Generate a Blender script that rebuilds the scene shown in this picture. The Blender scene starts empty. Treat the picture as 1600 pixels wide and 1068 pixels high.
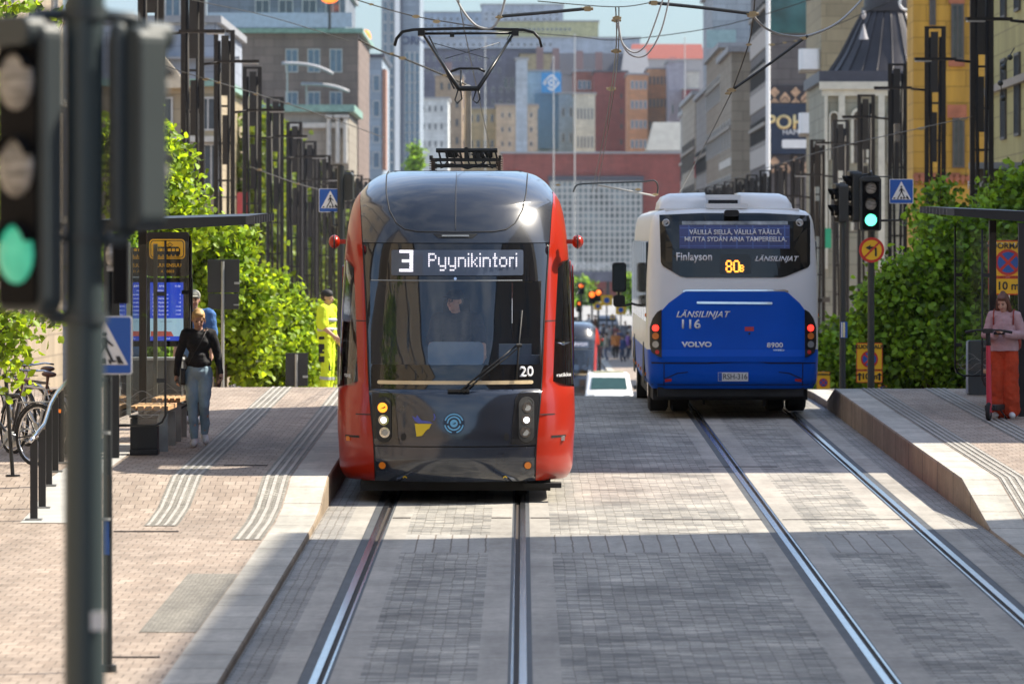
import bpy, bmesh, math, random
import numpy as np
from mathutils import Vector, Matrix, Euler
R = math.radians
random.seed(7)
scene = bpy.context.scene
# ------------------------------------------------------------------ camera
FPX = 8889.0
VX, VY = 817.0, 420.0
def sc(D): return FPX / D
def W(px, py, D):
    s = sc(D); return Vector(((px - VX) / s, D, (VY - py) / s))
cd = bpy.data.cameras.new('camera'); cam = bpy.data.objects.new('camera', cd)
scene.collection.objects.link(cam); scene.camera = cam
cam.location = (0, 0, 0); cam.rotation_euler = (R(90), 0, 0)
cd.sensor_width = 36; cd.lens = 200.0
cd.shift_x = -(VX - 800) / 1600.0
cd.shift_y = -(534 - VY) / 1600.0
cd.clip_start = 0.5; cd.clip_end = 9000
cd.dof.use_dof = True; cd.dof.focus_distance = 69; cd.dof.aperture_fstop = 4.8
# ------------------------------------------------------------------ light
SUN_AZ, SUN_EL = 73.0, 47.0      # azimuth: degrees to the right of the view direction (+Y)
sdir = Vector((math.sin(R(SUN_AZ)) * math.cos(R(SUN_EL)), math.cos(R(SUN_AZ)) * math.cos(R(SUN_EL)), math.sin(R(SUN_EL))))
world = bpy.data.worlds.new('World'); scene.world = world; world.use_nodes = True
wn = world.node_tree.nodes; wl = world.node_tree.links; wn.clear()
wo = wn.new('ShaderNodeOutputWorld'); bg = wn.new('ShaderNodeBackground')
sky = wn.new('ShaderNodeTexSky'); sky.sky_type = 'NISHITA'; sky.sun_disc = False
sky.sun_elevation = R(SUN_EL); sky.sun_rotation = R(SUN_AZ); sky.air_density = 1.0; sky.dust_density = 0.6; sky.ozone_density = 1.6
tc = wn.new('ShaderNodeTexCoord'); mp = wn.new('ShaderNodeMapping'); mp.inputs['Scale'].default_value = (1, 1, 3.2)
nz = wn.new('ShaderNodeTexNoise'); nz.inputs['Scale'].default_value = 5.5; nz.inputs['Detail'].default_value = 9; nz.inputs['Roughness'].default_value = .6
rp = wn.new('ShaderNodeValToRGB'); rp.color_ramp.elements[0].position = .42; rp.color_ramp.elements[1].position = .80; rp.color_ramp.elements[1].color = (.6, .6, .6, 1)
mx = wn.new('ShaderNodeMix'); mx.data_type = 'RGBA'; mx.inputs['B'].default_value = (6.2, 6.3, 6.4, 1)
wl.new(tc.outputs['Generated'], mp.inputs['Vector']); wl.new(mp.outputs['Vector'], nz.inputs['Vector'])
wl.new(nz.outputs['Fac'], rp.inputs['Fac']); wl.new(rp.outputs['Color'], mx.inputs['Factor'])
tint = wn.new('ShaderNodeVectorMath'); tint.operation = 'MULTIPLY'; tint.inputs[1].default_value = (1.0, .965, .92)
wl.new(sky.outputs['Color'], tint.inputs[0]); wl.new(tint.outputs['Vector'], mx.inputs['A']); sxyz = wn.new('ShaderNodeSeparateXYZ'); wl.new(tc.outputs['Generated'], sxyz.inputs[0])
elv = wn.new('ShaderNodeMapRange'); elv.inputs['From Min'].default_value = 0.0; elv.inputs['From Max'].default_value = .30
wl.new(sxyz.outputs['Z'], elv.inputs['Value'])
hc = wn.new('ShaderNodeMix'); hc.data_type = 'RGBA'; hc.inputs['A'].default_value = (.26, .36, .53, 1); hc.inputs['B'].default_value = (1, 1, 1, 1); wl.new(elv.outputs['Result'], hc.inputs['Factor'])
hm_ = wn.new('ShaderNodeVectorMath'); hm_.operation = 'MULTIPLY'; wl.new(mx.outputs['Result'], hm_.inputs[0]); wl.new(hc.outputs['Result'], hm_.inputs[1])
wl.new(hm_.outputs['Vector'], bg.inputs['Color'])
wl.new(bg.outputs['Background'], wo.inputs['Surface'])
bg.inputs['Strength'].default_value = 0.15
sl = bpy.data.lights.new('sun', 'SUN'); sun = bpy.data.objects.new('sun', sl); scene.collection.objects.link(sun)
sl.energy = 4.7; sl.angle = R(0.53); sl.color = (1.0, 0.92, 0.78)
sun.rotation_euler = sdir.to_track_quat('Z', 'Y').to_euler()
scene.view_settings.view_transform = 'Standard'; scene.view_settings.look = 'None'
scene.view_settings.exposure = 0.94; scene.view_settings.gamma = 1.0
scene.render.engine = 'CYCLES'
scene.cycles.max_bounces = 8; scene.cycles.transparent_max_bounces = 16
scene.cycles.caustics_reflective = False; scene.cycles.caustics_refractive = False
C = scene.collection
# ------------------------------------------------------------------ materials
MATS = {}
def mat(key, col, rough=.7, metal=0.0, var=.12, nscale=3.0, bump=0.0, bscale=30, emit=None, estr=0, spec=.5, coat=0, stretch=None, dirt=None):
    if key in MATS: return MATS[key]
    m = bpy.data.materials.new(key); m.use_nodes = True; nt = m.node_tree; b = nt.nodes['Principled BSDF']
    b.inputs['Roughness'].default_value = rough; b.inputs['Metallic'].default_value = metal
    b.inputs['Specular IOR Level'].default_value = spec
    if coat: b.inputs['Coat Weight'].default_value = coat; b.inputs['Coat Roughness'].default_value = .08
    tcn = nt.nodes.new('ShaderNodeTexCoord')
    src = tcn.outputs['Object']
    if stretch:
        mpn = nt.nodes.new('ShaderNodeMapping'); mpn.inputs['Scale'].default_value = stretch
        nt.links.new(src, mpn.inputs['Vector']); src = mpn.outputs['Vector']
    n = nt.nodes.new('ShaderNodeTexNoise'); n.inputs['Scale'].default_value = nscale; n.inputs['Detail'].default_value = 6
    nt.links.new(src, n.inputs['Vector'])
    mr = nt.nodes.new('ShaderNodeMapRange'); mr.inputs['From Min'].default_value = .3; mr.inputs['From Max'].default_value = .7
    mr.inputs['To Min'].default_value = 1 - var; mr.inputs['To Max'].default_value = 1 + var
    nt.links.new(n.outputs['Fac'], mr.inputs['Value'])
    mul = nt.nodes.new('ShaderNodeVectorMath'); mul.operation = 'SCALE'; mul.inputs[0].default_value = col[:3]
    nt.links.new(mr.outputs['Result'], mul.inputs['Scale'])
    nt.links.new(mul.outputs['Vector'], b.inputs['Base Color'])
    if bump:
        n2 = nt.nodes.new('ShaderNodeTexNoise'); n2.inputs['Scale'].default_value = bscale; n2.inputs['Detail'].default_value = 4
        nt.links.new(src, n2.inputs['Vector'])
        bp = nt.nodes.new('ShaderNodeBump'); bp.inputs['Strength'].default_value = bump; bp.inputs['Distance'].default_value = .02
        nt.links.new(n2.outputs['Fac'], bp.inputs['Height']); nt.links.new(bp.outputs['Normal'], b.inputs['Normal'])
    if emit: b.inputs['Emission Color'].default_value = (*emit, 1); b.inputs['Emission Strength'].default_value = estr
    MATS[key] = m; return m
def leafmat(key, col, trans=.45, var=.35):
    if key in MATS: return MATS[key]
    m = bpy.data.materials.new(key); m.use_nodes = True; nt = m.node_tree; nt.nodes.clear()
    o = nt.nodes.new('ShaderNodeOutputMaterial'); d = nt.nodes.new('ShaderNodeBsdfPrincipled'); t = nt.nodes.new('ShaderNodeBsdfTranslucent')
    d.inputs['Roughness'].default_value = .45; d.inputs['Specular IOR Level'].default_value = .35
    a = nt.nodes.new('ShaderNodeAttribute'); a.attribute_name = 'leafcol'
    g = nt.nodes.new('ShaderNodeMapRange'); g.inputs['To Min'].default_value = 1 - var; g.inputs['To Max'].default_value = 1 + var
    nt.links.new(a.outputs['Fac'], g.inputs['Value'])
    v = nt.nodes.new('ShaderNodeVectorMath'); v.operation = 'SCALE'; v.inputs[0].default_value = col
    nt.links.new(g.outputs['Result'], v.inputs['Scale']); nt.links.new(v.outputs['Vector'], d.inputs['Base Color'])
    v2 = nt.nodes.new('ShaderNodeVectorMath'); v2.operation = 'MULTIPLY'; v2.inputs[1].default_value = (1.5, 1.25, .45)
    nt.links.new(v.outputs['Vector'], v2.inputs[0]); nt.links.new(v2.outputs['Vector'], t.inputs['Color'])
    ms = nt.nodes.new('ShaderNodeMixShader'); ms.inputs['Fac'].default_value = trans
    nt.links.new(d.outputs[0], ms.inputs[1]); nt.links.new(t.outputs[0], ms.inputs[2]); nt.links.new(ms.outputs[0], o.inputs['Surface'])
    MATS[key] = m; return m
def brickmat(key, c1, c2, mortar, bw, rh, msize=.008, swap=False, rough=.75, noise=.15, offset=.5, bump=.3, spots=0.0):
    if key in MATS: return MATS[key]
    m = bpy.data.materials.new(key); m.use_nodes = True; nt = m.node_tree; b = nt.nodes['Principled BSDF']
    b.inputs['Roughness'].default_value = rough; b.inputs['Specular IOR Level'].default_value = .35
    t = nt.nodes.new('ShaderNodeTexCoord'); br = nt.nodes.new('ShaderNodeTexBrick')
    br.inputs['Scale'].default_value = 1.0; br.inputs['Brick Width'].default_value = bw; br.inputs['Row Height'].default_value = rh
    br.inputs['Mortar Size'].default_value = msize; br.inputs['Mortar Smooth'].default_value = .3; br.inputs['Bias'].default_value = 0.0
    br.inputs['Color1'].default_value = (*c1, 1); br.inputs['Color2'].default_value = (*c2, 1); br.inputs['Mortar'].default_value = (*mortar, 1)
    br.offset = offset
    sp = nt.nodes.new('ShaderNodeSeparateXYZ'); cb = nt.nodes.new('ShaderNodeCombineXYZ')
    wob = nt.nodes.new('ShaderNodeTexNoise'); wob.inputs['Scale'].default_value = 1.3; wob.inputs['Detail'].default_value = 3
    nt.links.new(t.outputs['Object'], wob.inputs['Vector'])
    wsc = nt.nodes.new('ShaderNodeVectorMath'); wsc.operation = 'SCALE'; wsc.inputs['Scale'].default_value = .045
    nt.links.new(wob.outputs['Color'], wsc.inputs[0])
    wad = nt.nodes.new('ShaderNodeVectorMath'); wad.operation = 'ADD'
    nt.links.new(t.outputs['Object'], wad.inputs[0]); nt.links.new(wsc.outputs['Vector'], wad.inputs[1])
    nt.links.new(wad.outputs['Vector'], sp.inputs[0])
    nt.links.new(sp.outputs['Y' if swap else 'X'], cb.inputs['X']); nt.links.new(sp.outputs['X' if swap else 'Y'], cb.inputs['Y'])
    nt.links.new(cb.outputs[0], br.inputs['Vector'])
    n = nt.nodes.new('ShaderNodeTexNoise'); n.inputs['Scale'].default_value = .9; n.inputs['Detail'].default_value = 8; n.inputs['Roughness'].default_value = .65
    nt.links.new(t.outputs['Object'], n.inputs['Vector'])
    mr = nt.nodes.new('ShaderNodeMapRange'); mr.inputs['From Min'].default_value = .3; mr.inputs['From Max'].default_value = .7
    mr.inputs['To Min'].default_value = 1 - noise; mr.inputs['To Max'].default_value = 1 + noise
    nt.links.new(n.outputs['Fac'], mr.inputs['Value'])
    # fine grain
    n3 = nt.nodes.new('ShaderNodeTexNoise'); n3.inputs['Scale'].default_value = 14; n3.inputs['Detail'].default_value = 6
    nt.links.new(t.outputs['Object'], n3.inputs['Vector'])
    mr3 = nt.nodes.new('ShaderNodeMapRange'); mr3.inputs['From Min'].default_value = .25; mr3.inputs['From Max'].default_value = .75
    mr3.inputs['To Min'].default_value = .86; mr3.inputs['To Max'].default_value = 1.14
    nt.links.new(n3.outputs['Fac'], mr3.inputs['Value'])
    mp4 = nt.nodes.new('ShaderNodeMapping'); mp4.inputs['Scale'].default_value = (2.6, .22, 1)
    n4 = nt.nodes.new('ShaderNodeTexNoise'); n4.inputs['Scale'].default_value = 1.0; n4.inputs['Detail'].default_value = 7; n4.inputs['Roughness'].default_value = .7
    nt.links.new(t.outputs['Object'], mp4.inputs['Vector']); nt.links.new(mp4.outputs['Vector'], n4.inputs['Vector'])
    mr4 = nt.nodes.new('ShaderNodeMapRange'); mr4.inputs['From Min'].default_value = .35; mr4.inputs['From Max'].default_value = .62; mr4.inputs['To Min'].default_value = .78; mr4.inputs['To Max'].default_value = 1.06
    nt.links.new(n4.outputs['Fac'], mr4.inputs['Value'])
    m0 = nt.nodes.new('ShaderNodeMath'); m0.operation = 'MULTIPLY'; nt.links.new(mr.outputs[0], m0.inputs[0]); nt.links.new(mr4.outputs[0], m0.inputs[1])
    mm = nt.nodes.new('ShaderNodeMath'); mm.operation = 'MULTIPLY'
    nt.links.new(m0.outputs[0], mm.inputs[0]); nt.links.new(mr3.outputs[0], mm.inputs[1])
    v = nt.nodes.new('ShaderNodeVectorMath'); v.operation = 'SCALE'
    nt.links.new(br.outputs['Color'], v.inputs[0]); nt.links.new(mm.outputs[0], v.inputs['Scale'])
    nt.links.new(v.outputs['Vector'], b.inputs['Base Color'])
    if bump:
        bp = nt.nodes.new('ShaderNodeBump'); bp.inputs['Strength'].default_value = bump; bp.inputs['Distance'].default_value = .006; bp.invert = True
        nt.links.new(br.outputs['Fac'], bp.inputs['Height']); nt.links.new(bp.outputs['Normal'], b.inputs['Normal'])
    MATS[key] = m; return m
def glassmat(key, tint, gloss=.25, rough=.02, alpha=.35):
    """tinted pane: part see-through, part mirror"""
    if key in MATS: return MATS[key]
    m = bpy.data.materials.new(key); m.use_nodes = True; nt = m.node_tree; nt.nodes.clear()
    o = nt.nodes.new('ShaderNodeOutputMaterial'); tr = nt.nodes.new('ShaderNodeBsdfTransparent'); tr.inputs['Color'].default_value = (*tint, 1)
    g = nt.nodes.new('ShaderNodeBsdfGlossy'); g.inputs['Roughness'].default_value = rough; g.inputs['Color'].default_value = (.95, .97, 1, 1)
    fr = nt.nodes.new('ShaderNodeFresnel'); fr.inputs['IOR'].default_value = 1.5
    ad = nt.nodes.new('ShaderNodeMath'); ad.operation = 'ADD'; ad.inputs[1].default_value = gloss; ad.use_clamp = True
    nt.links.new(fr.outputs[0], ad.inputs[0])
    ms = nt.nodes.new('ShaderNodeMixShader'); nt.links.new(ad.outputs[0], ms.inputs['Fac'])
    nt.links.new(tr.outputs[0], ms.inputs[1]); nt.links.new(g.outputs[0], ms.inputs[2]); nt.links.new(ms.outputs[0], o.inputs['Surface'])
    MATS[key] = m; return m
# ------------------------------------------------------------------ things
def tag(o, label=None, cat=None, group=None, kind=None):
    if label: o['label'] = label
    if cat: o['category'] = cat
    if group: o['group'] = group
    if kind: o['kind'] = kind
    return o
def thing(name, label, cat, loc=(0, 0, 0), rotz=0, group=None):
    o = bpy.data.objects.new(name, None); C.objects.link(o); o.empty_display_size = .2
    o.location = loc; o.rotation_euler = (0, 0, rotz)
    return tag(o, label, cat, group)
def copy_tree(o, parent=None, label=None, loc=None, rot=None):
    c = o.copy(); C.objects.link(c)
    if parent is not None: c.parent = parent
    for ch in o.children: copy_tree(ch, c)
    if label: c['label'] = label
    if loc is not None: c.location = loc
    if rot is not None: c.rotation_euler = rot
    return c
def mirror_dup(): pass
class MB:
    def __init__(s, origin=(0, 0, 0)):
        s.v = []; s.f = []; s.mi = []; s.o = Vector(origin); s.cur = 0; s.sm = []; s.smooth = False
    def add(s, vs, fs, smooth=None):
        b = len(s.v); s.v += [tuple(Vector(p) - s.o) for p in vs]; s.f += [tuple(i + b for i in f) for f in fs]; s.mi += [s.cur] * len(fs)
        s.sm += [s.smooth if smooth is None else smooth] * len(fs); return s
    def box(s, c, d, rot=None, taper=1.0):
        x, y, z = d[0] / 2, d[1] / 2, d[2] / 2
        ps = [Vector((sx * x * (taper if sz > 0 else 1), sy * y * (taper if sz > 0 else 1), sz * z)) for sz in (-1, 1) for sy in (-1, 1) for sx in (-1, 1)]
        if rot is not None: ps = [rot @ p for p in ps]
        c = Vector(c); ps = [p + c for p in ps]
        return s.add(ps, [(0, 2, 3, 1), (4, 5, 7, 6), (0, 1, 5, 4), (2, 6, 7, 3), (0, 4, 6, 2), (1, 3, 7, 5)], False)
    def box2(s, a, b):
        a = Vector(a); b = Vector(b); return s.box((a + b) / 2, (abs(b.x - a.x), abs(b.y - a.y), abs(b.z - a.z)))
    def rbox(s, c, d, r, axis='y', n=4):
        """box with rounded corners seen along axis"""
        if axis == 'y': w, h, t = d[0], d[2], d[1]
        elif axis == 'z': w, h, t = d[0], d[1], d[2]
        else: w, h, t = d[1], d[2], d[0]
        pts = rrect(w, h, r, n)
        return s.prism(pts, c, t, axis)
    def prism(s, pts, c, t, axis='y'):
        c = Vector(c); n = len(pts); vs = []
        for k in (-.5, .5):
            for (u, v) in pts:
                if axis == 'y': p = Vector((u, k * t, v))
                elif axis == 'z': p = Vector((u, v, k * t))
                else: p = Vector((k * t, u, v))
                vs.append(c + p)
        fs = [tuple(range(n)), tuple(reversed(range(n, 2 * n)))] + [(i, (i + 1) % n, (i + 1) % n + n, i + n)[::-1] for i in range(n)]
        return s.add(vs, fs, False)
    def cyl(s, a, b, r0, r1=None, n=10, caps=True):
        r1 = r0 if r1 is None else r1; a = Vector(a); b = Vector(b); d = (b - a).normalized()
        q = d.to_track_quat('Z', 'Y'); vs = []
        for p, r in ((a, r0), (b, r1)):
            for i in range(n):
                t = 2 * math.pi * i / n; vs.append(p + q @ Vector((r * math.cos(t), r * math.sin(t), 0)))
        s.add(vs, [(i, (i + 1) % n, n + (i + 1) % n, n + i) for i in range(n)], True)
        if caps:
            s.add(vs[:n], [tuple(reversed(range(n)))], False); s.add(vs[n:], [tuple(range(n))], False)
        return s
    def tube(s, pts, r, n=7, closed=False):
        pts = [Vector(p) for p in pts]; m = len(pts); vs = []; up = None
        for i, p in enumerate(pts):
            if closed: d = pts[(i + 1) % m] - pts[i - 1]
            else: d = pts[min(i + 1, m - 1)] - pts[max(i - 1, 0)]
            d.normalize()
            if up is None: up = d.orthogonal().normalized()
            up = (up - d * up.dot(d)); 
            if up.length < 1e-6: up = d.orthogonal()
            up.normalize(); sd = d.cross(up)
            rr = r[i] if isinstance(r, (list, tuple)) else r
            for k in range(n):
                t = 2 * math.pi * k / n; vs.append(p + rr * (math.cos(t) * up + math.sin(t) * sd))
        fs = []
        for i in range(m if closed else m - 1):
            j = (i + 1) % m
            for k in range(n): fs.append((i * n + k, i * n + (k + 1) % n, j * n + (k + 1) % n, j * n + k))
        if not closed: fs += [tuple(reversed(range(n))), tuple(range((m - 1) * n, m * n))]
        return s.add(vs, fs, True)
    def ell(s, c, r, nu=12, nv=8, rot=None):
        c = Vector(c); vs = [c + (rot @ Vector((0, 0, r[2])) if rot else Vector((0, 0, r[2])))]
        for j in range(1, nv):
            ph = math.pi * j / nv
            for i in range(nu):
                t = 2 * math.pi * i / nu; p = Vector((r[0] * math.sin(ph) * math.cos(t), r[1] * math.sin(ph) * math.sin(t), r[2] * math.cos(ph)))
                vs.append(c + (rot @ p if rot else p))
        vs.append(c + (rot @ Vector((0, 0, -r[2])) if rot else Vector((0, 0, -r[2]))))
        fs = [(0, 1 + i, 1 + (i + 1) % nu) for i in range(nu)]
        for j in range(nv - 2):
            for i in range(nu): fs.append((1 + j * nu + i, 1 + (j + 1) * nu + i, 1 + (j + 1) * nu + (i + 1) % nu, 1 + j * nu + (i + 1) % nu))
        L = len(vs) - 1; fs += [(L, 1 + (nv - 2) * nu + (i + 1) % nu, 1 + (nv - 2) * nu + i) for i in range(nu)]
        return s.add(vs, fs, True)
    def cap(s, a, b, r0, r1, n=12, k=4):
        """capsule"""
        a = Vector(a); b = Vector(b); d = b - a
        if d.length < 1e-6: return s.ell(a, (r0, r0, r0))
        d.normalize(); q = d.to_track_quat('Z', 'Y'); vs = [a - d * r0]; rings = []
        for i in range(1, k + 1): t = math.pi / 2 * i / k; rings.append((a - d * r0 * math.cos(t), r0 * math.sin(t)))
        for i in range(0, k): t = math.pi / 2 * i / k; rings.append((b + d * r1 * math.sin(t), r1 * math.cos(t)))
        for p, r in rings:
            for i in range(n):
                t = 2 * math.pi * i / n; vs.append(p + q @ Vector((r * math.cos(t), r * math.sin(t), 0)))
        vs.append(b + d * r1); m = len(rings)
        fs = [(0, 1 + (i + 1) % n, 1 + i) for i in range(n)]
        for j in range(m - 1):
            for i in range(n): fs.append((1 + j * n + i, 1 + j * n + (i + 1) % n, 1 + (j + 1) * n + (i + 1) % n, 1 + (j + 1) * n + i))
        L = len(vs) - 1; fs += [(L, 1 + (m - 1) * n + i, 1 + (m - 1) * n + (i + 1) % n) for i in range(n)]
        return s.add(vs, fs, True)
    def grid(s, rows, smooth=True, flip=False):
        nr, nc = len(rows), len(rows[0]); vs = [p for r in rows for p in r]; fs = []
        for i in range(nr - 1):
            for j in range(nc - 1):
                q = (i * nc + j, i * nc + j + 1, (i + 1) * nc + j + 1, (i + 1) * nc + j)
                fs.append(q[::-1] if flip else q)
        return s.add(vs, fs, smooth)
    def build(s, name, m, parent=None, bevel=0, sub=0, fixn=False, solid=0):
        me = bpy.data.meshes.new(name); me.from_pydata(s.v, [], s.f)
        ms = m if isinstance(m, (list, tuple)) else [m]
        for q in ms: me.materials.append(q)
        if len(ms) > 1: me.polygons.foreach_set('material_index', s.mi)
        me.polygons.foreach_set('use_smooth', s.sm)
        if fixn:
            bm = bmesh.new(); bm.from_mesh(me); bmesh.ops.remove_doubles(bm, verts=bm.verts, dist=1e-5); bmesh.ops.recalc_face_normals(bm, faces=bm.faces); bm.to_mesh(me); bm.free()
        me.update()
        o = bpy.data.objects.new(name, me); C.objects.link(o)
        if parent is None: o.location = s.o
        else:
            o.parent = parent
        if bevel:
            b = o.modifiers.new('bevel', 'BEVEL'); b.width = bevel; b.segments = 2; b.limit_method = 'ANGLE'; b.angle_limit = R(50)
        if solid:
            b = o.modifiers.new('solid', 'SOLIDIFY'); b.thickness = solid; b.offset = -1
        return o
def rrect(w, h, r, n=4, cx=0, cy=0):
    pts = []
    for (sx, sy, a0) in ((1, 1, 0), (-1, 1, 90), (-1, -1, 180), (1, -1, 270)):
        for i in range(n + 1):
            a = R(a0 + 90 * i / n); pts.append((cx + sx * (w / 2 - r) + r * math.cos(a), cy + sy * (h / 2 - r) + r * math.sin(a)))
    return pts
def ngon(r, n=24, cx=0, cy=0, sx=1, sy=1): return [(cx + sx * r * math.cos(2 * math.pi * i / n), cy + sy * r * math.sin(2 * math.pi * i / n)) for i in range(n)]
def arc_pts(r0, r1, a0, a1, cx=0, cy=0, n=14):
    o = [(cx + r1 * math.cos(R(a0 + (a1 - a0) * i / n)), cy + r1 * math.sin(R(a0 + (a1 - a0) * i / n))) for i in range(n + 1)]
    o += [(cx + r0 * math.cos(R(a1 - (a1 - a0) * i / n)), cy + r0 * math.sin(R(a1 - (a1 - a0) * i / n))) for i in range(n + 1)]
    return o
def decal(name, polys, m, parent, surf, off=.004, th=.003, step=.12, zstep=None, origin=(0, 0, 0)):
    """polygons in (x,z) laid on the surface y = surf(x,z), facing -Y, a few mm thick"""
    bm = bmesh.new()
    for poly in polys:
        vs = [bm.verts.new((x, 0, z)) for x, z in poly]
        bm.faces.new(vs)
    bmesh.ops.triangulate(bm, faces=bm.faces)
    xs = [v.co.x for v in bm.verts]; zs = [v.co.z for v in bm.verts]
    zstep = zstep or step
    k = math.floor(min(xs) / step) + 1
    while k * step < max(xs):
        g = bm.verts[:] + bm.edges[:] + bm.faces[:]; bmesh.ops.bisect_plane(bm, geom=g, plane_co=(k * step, 0, 0), plane_no=(1, 0, 0)); k += 1
    k = math.floor(min(zs) / zstep) + 1
    while k * zstep < max(zs):
        g = bm.verts[:] + bm.edges[:] + bm.faces[:]; bmesh.ops.bisect_plane(bm, geom=g, plane_co=(0, 0, k * zstep), plane_no=(0, 0, 1)); k += 1
    for v in bm.verts: v.co.y = surf(v.co.x, v.co.z) - off
    for f in bm.faces:
        f.normal_update()
        if f.normal.y > 0: f.normal_flip()
    ex = bmesh.ops.extrude_face_region(bm, geom=bm.faces[:])
    for v in [e for e in ex['geom'] if isinstance(e, bmesh.types.BMVert)]: v.co.y -= th
    bmesh.ops.recalc_face_normals(bm, faces=bm.faces)
    o0 = Vector(origin)
    for v in bm.verts: v.co -= o0
    me = bpy.data.meshes.new(name); bm.to_mesh(me); bm.free(); me.materials.append(m)
    o = bpy.data.objects.new(name, me); C.objects.link(o)
    if parent: o.parent = parent
    else: o.location = o0
    return o
def text_me(txt, size, bold=0.0, shear=0.0, align='CENTER', spacing=1.0, xs=1.0):
    cu = bpy.data.curves.new('t', 'FONT'); cu.body = txt; cu.size = size; cu.align_x = align; cu.align_y = 'CENTER'
    cu.offset = bold; cu.shear = shear; cu.space_character = spacing; cu.resolution_u = 3
    o = bpy.data.objects.new('t', cu); C.objects.link(o)
    dg = bpy.context.evaluated_depsgraph_get(); me = bpy.data.meshes.new_from_object(o.evaluated_get(dg))
    bpy.data.objects.remove(o); bpy.data.curves.remove(cu)
    return me
def lettering(txt, size, x, z, m, parent, surf, off=.008, bold=0, shear=0, align='CENTER', spacing=1, xs=1, origin=(0, 0, 0), rot90=False, th=.002, name='lettering'):
    me = text_me(txt, size, bold, shear, align, spacing)
    o0 = Vector(origin)
    bm = bmesh.new(); bm.from_mesh(me); bpy.data.meshes.remove(me)
    for v in bm.verts:
        u, w = v.co.x * xs, v.co.y
        if rot90: u, w = -w, u
        px, pz = x + u, z + w
        v.co = Vector((px, surf(px, pz) - off, pz)) - o0
    ex = bmesh.ops.extrude_face_region(bm, geom=bm.faces[:])
    for v in [e for e in ex['geom'] if isinstance(e, bmesh.types.BMVert)]: v.co.y -= th
    bmesh.ops.recalc_face_normals(bm, faces=bm.faces)
    me = bpy.data.meshes.new(name); bm.to_mesh(me); bm.free(); me.materials.append(m)
    o = bpy.data.objects.new(name, me); C.objects.link(o)
    if parent: o.parent = parent
    else: o.location = o0
    return o
ORD = ['first', 'second', 'third', 'fourth', 'fifth', 'sixth', 'seventh', 'eighth', 'ninth', 'tenth', 'eleventh', 'twelfth', 'thirteenth', 'fourteenth', 'fifteenth', 'sixteenth', 'seventeenth', 'eighteenth', 'nineteenth', 'twentieth']
# ------------------------------------------------------------------ ground profile
TY = [-120, 30, 60, 86, 90, 95, 100, 110, 129, 161, 192, 222, 260, 332, 400, 1000, 3000]
TZ = [-5.52, -3.104, -2.622, -2.203, -2.155, -2.135, -2.25, -2.55, -3.05, -3.95, -4.85, -5.6, -6.0, -5.75, -5.4, -5.4, -5.4]
def zg(Y):
    if Y <= 86: return -3.587 + .01609 * Y
    i = 0
    while i < len(TY) - 2 and TY[i + 1] < Y: i += 1
    y0, y1 = TY[i], TY[i + 1]; z0, z1 = TZ[i], TZ[i + 1]
    def sl(k):
        if k <= 0 or k >= len(TY) - 1: return 0
        a = (TZ[k] - TZ[k - 1]) / (TY[k] - TY[k - 1]); b = (TZ[k + 1] - TZ[k]) / (TY[k + 1] - TY[k])
        return 0 if a * b < 0 and abs(a) + abs(b) < .02 else (a + b) / 2
    h = y1 - y0; t = (Y - y0) / h; m0, m1 = sl(i) * h, sl(i + 1) * h
    return (2 * t**3 - 3 * t**2 + 1) * z0 + (t**3 - 2 * t**2 + t) * m0 + (-2 * t**3 + 3 * t**2) * z1 + (t**3 - t**2) * m1
def lerp_tab(T, x):
    if x <= T[0][0]: return T[0][1]
    for (a, b), (c, d) in zip(T, T[1:]):
        if x <= c: return b + (d - b) * (x - a) / (c - a)
    return T[-1][1]
HL = [(0, .07), (57.9, .07), (59.6, .12), (61.9, .33), (86.5, .40), (88.5, .14), (92, .12), (3000, .12)]
HR = [(0, .03), (57.5, .03), (61.3, .35), (86.3, .385), (88.5, .12), (3000, .12)]
def zl(Y): return zg(Y) + lerp_tab(HL, Y)
def zr(Y): return zg(Y) + lerp_tab(HR, Y)
YS = sorted(set([-120, -60, 0, 20] + list(range(30, 57, 2)) + [57.5, 57.9, 59.6, 61.3, 61.9] + list(range(56, 84, 2)) + [84, 85, 86, 86.3, 86.5, 87, 88, 88.5, 89, 90, 91, 92, 93, 94, 95, 96, 97, 98, 99, 100, 102, 104, 107, 110, 115, 120, 125, 129] + list(range(135, 400, 8)) + [420, 500, 700, 1000, 1500, 3000]))
def sheet(name, x0, x1, y0, y1, fz, off, m, parent=None, nx=1, slope=0, **k):
    ys = [y0] + [y for y in YS if y0 < y < y1] + [y1]
    mb = MB()
    mb.grid([[Vector((x0 + (x1 - x0) * i / nx, y, fz(y) + off)) for i in range(nx + 1)] for y in ys], smooth=True)
    o = mb.build(name, m, parent)
    if parent is None and not k: o['kind'] = 'structure'
    return o
# ================================================================== ground, road, pavements
M = {}
M['dirt'] = mat('asphalt', (.11, .11, .115), .85, bump=.3)
M['setts'] = brickmat('grey_setts', (.21, .205, .19), (.46, .43, .375), (.15, .13, .105), .20, .10, .006, noise=.45)
M['setts_small'] = brickmat('small_setts', (.27, .26, .24), (.36, .34, .31), (.14, .115, .09), .16, .11, .009, noise=.25)
M['slabs_long'] = brickmat('long_slabs', (.34, .325, .295), (.40, .38, .345), (.19, .16, .13), 2.7, .17, .009, swap=True, noise=.15)
M['conc'] = brickmat('track_concrete', (.36, .335, .295), (.42, .39, .345), (.22, .19, .15), 9.0, 2.5, .012, swap=False, noise=.22, offset=0)
M['kerb'] = brickmat('kerb_stone', (.42, .40, .355), (.52, .49, .43), (.15, .13, .10), 3.0, 1.2, .016, noise=.2, offset=0)
M['pave'] = brickmat('pink_paving', (.32, .252, .20), (.40, .325, .265), (.16, .125, .10), .14, .28, .006, noise=.18)
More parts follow.
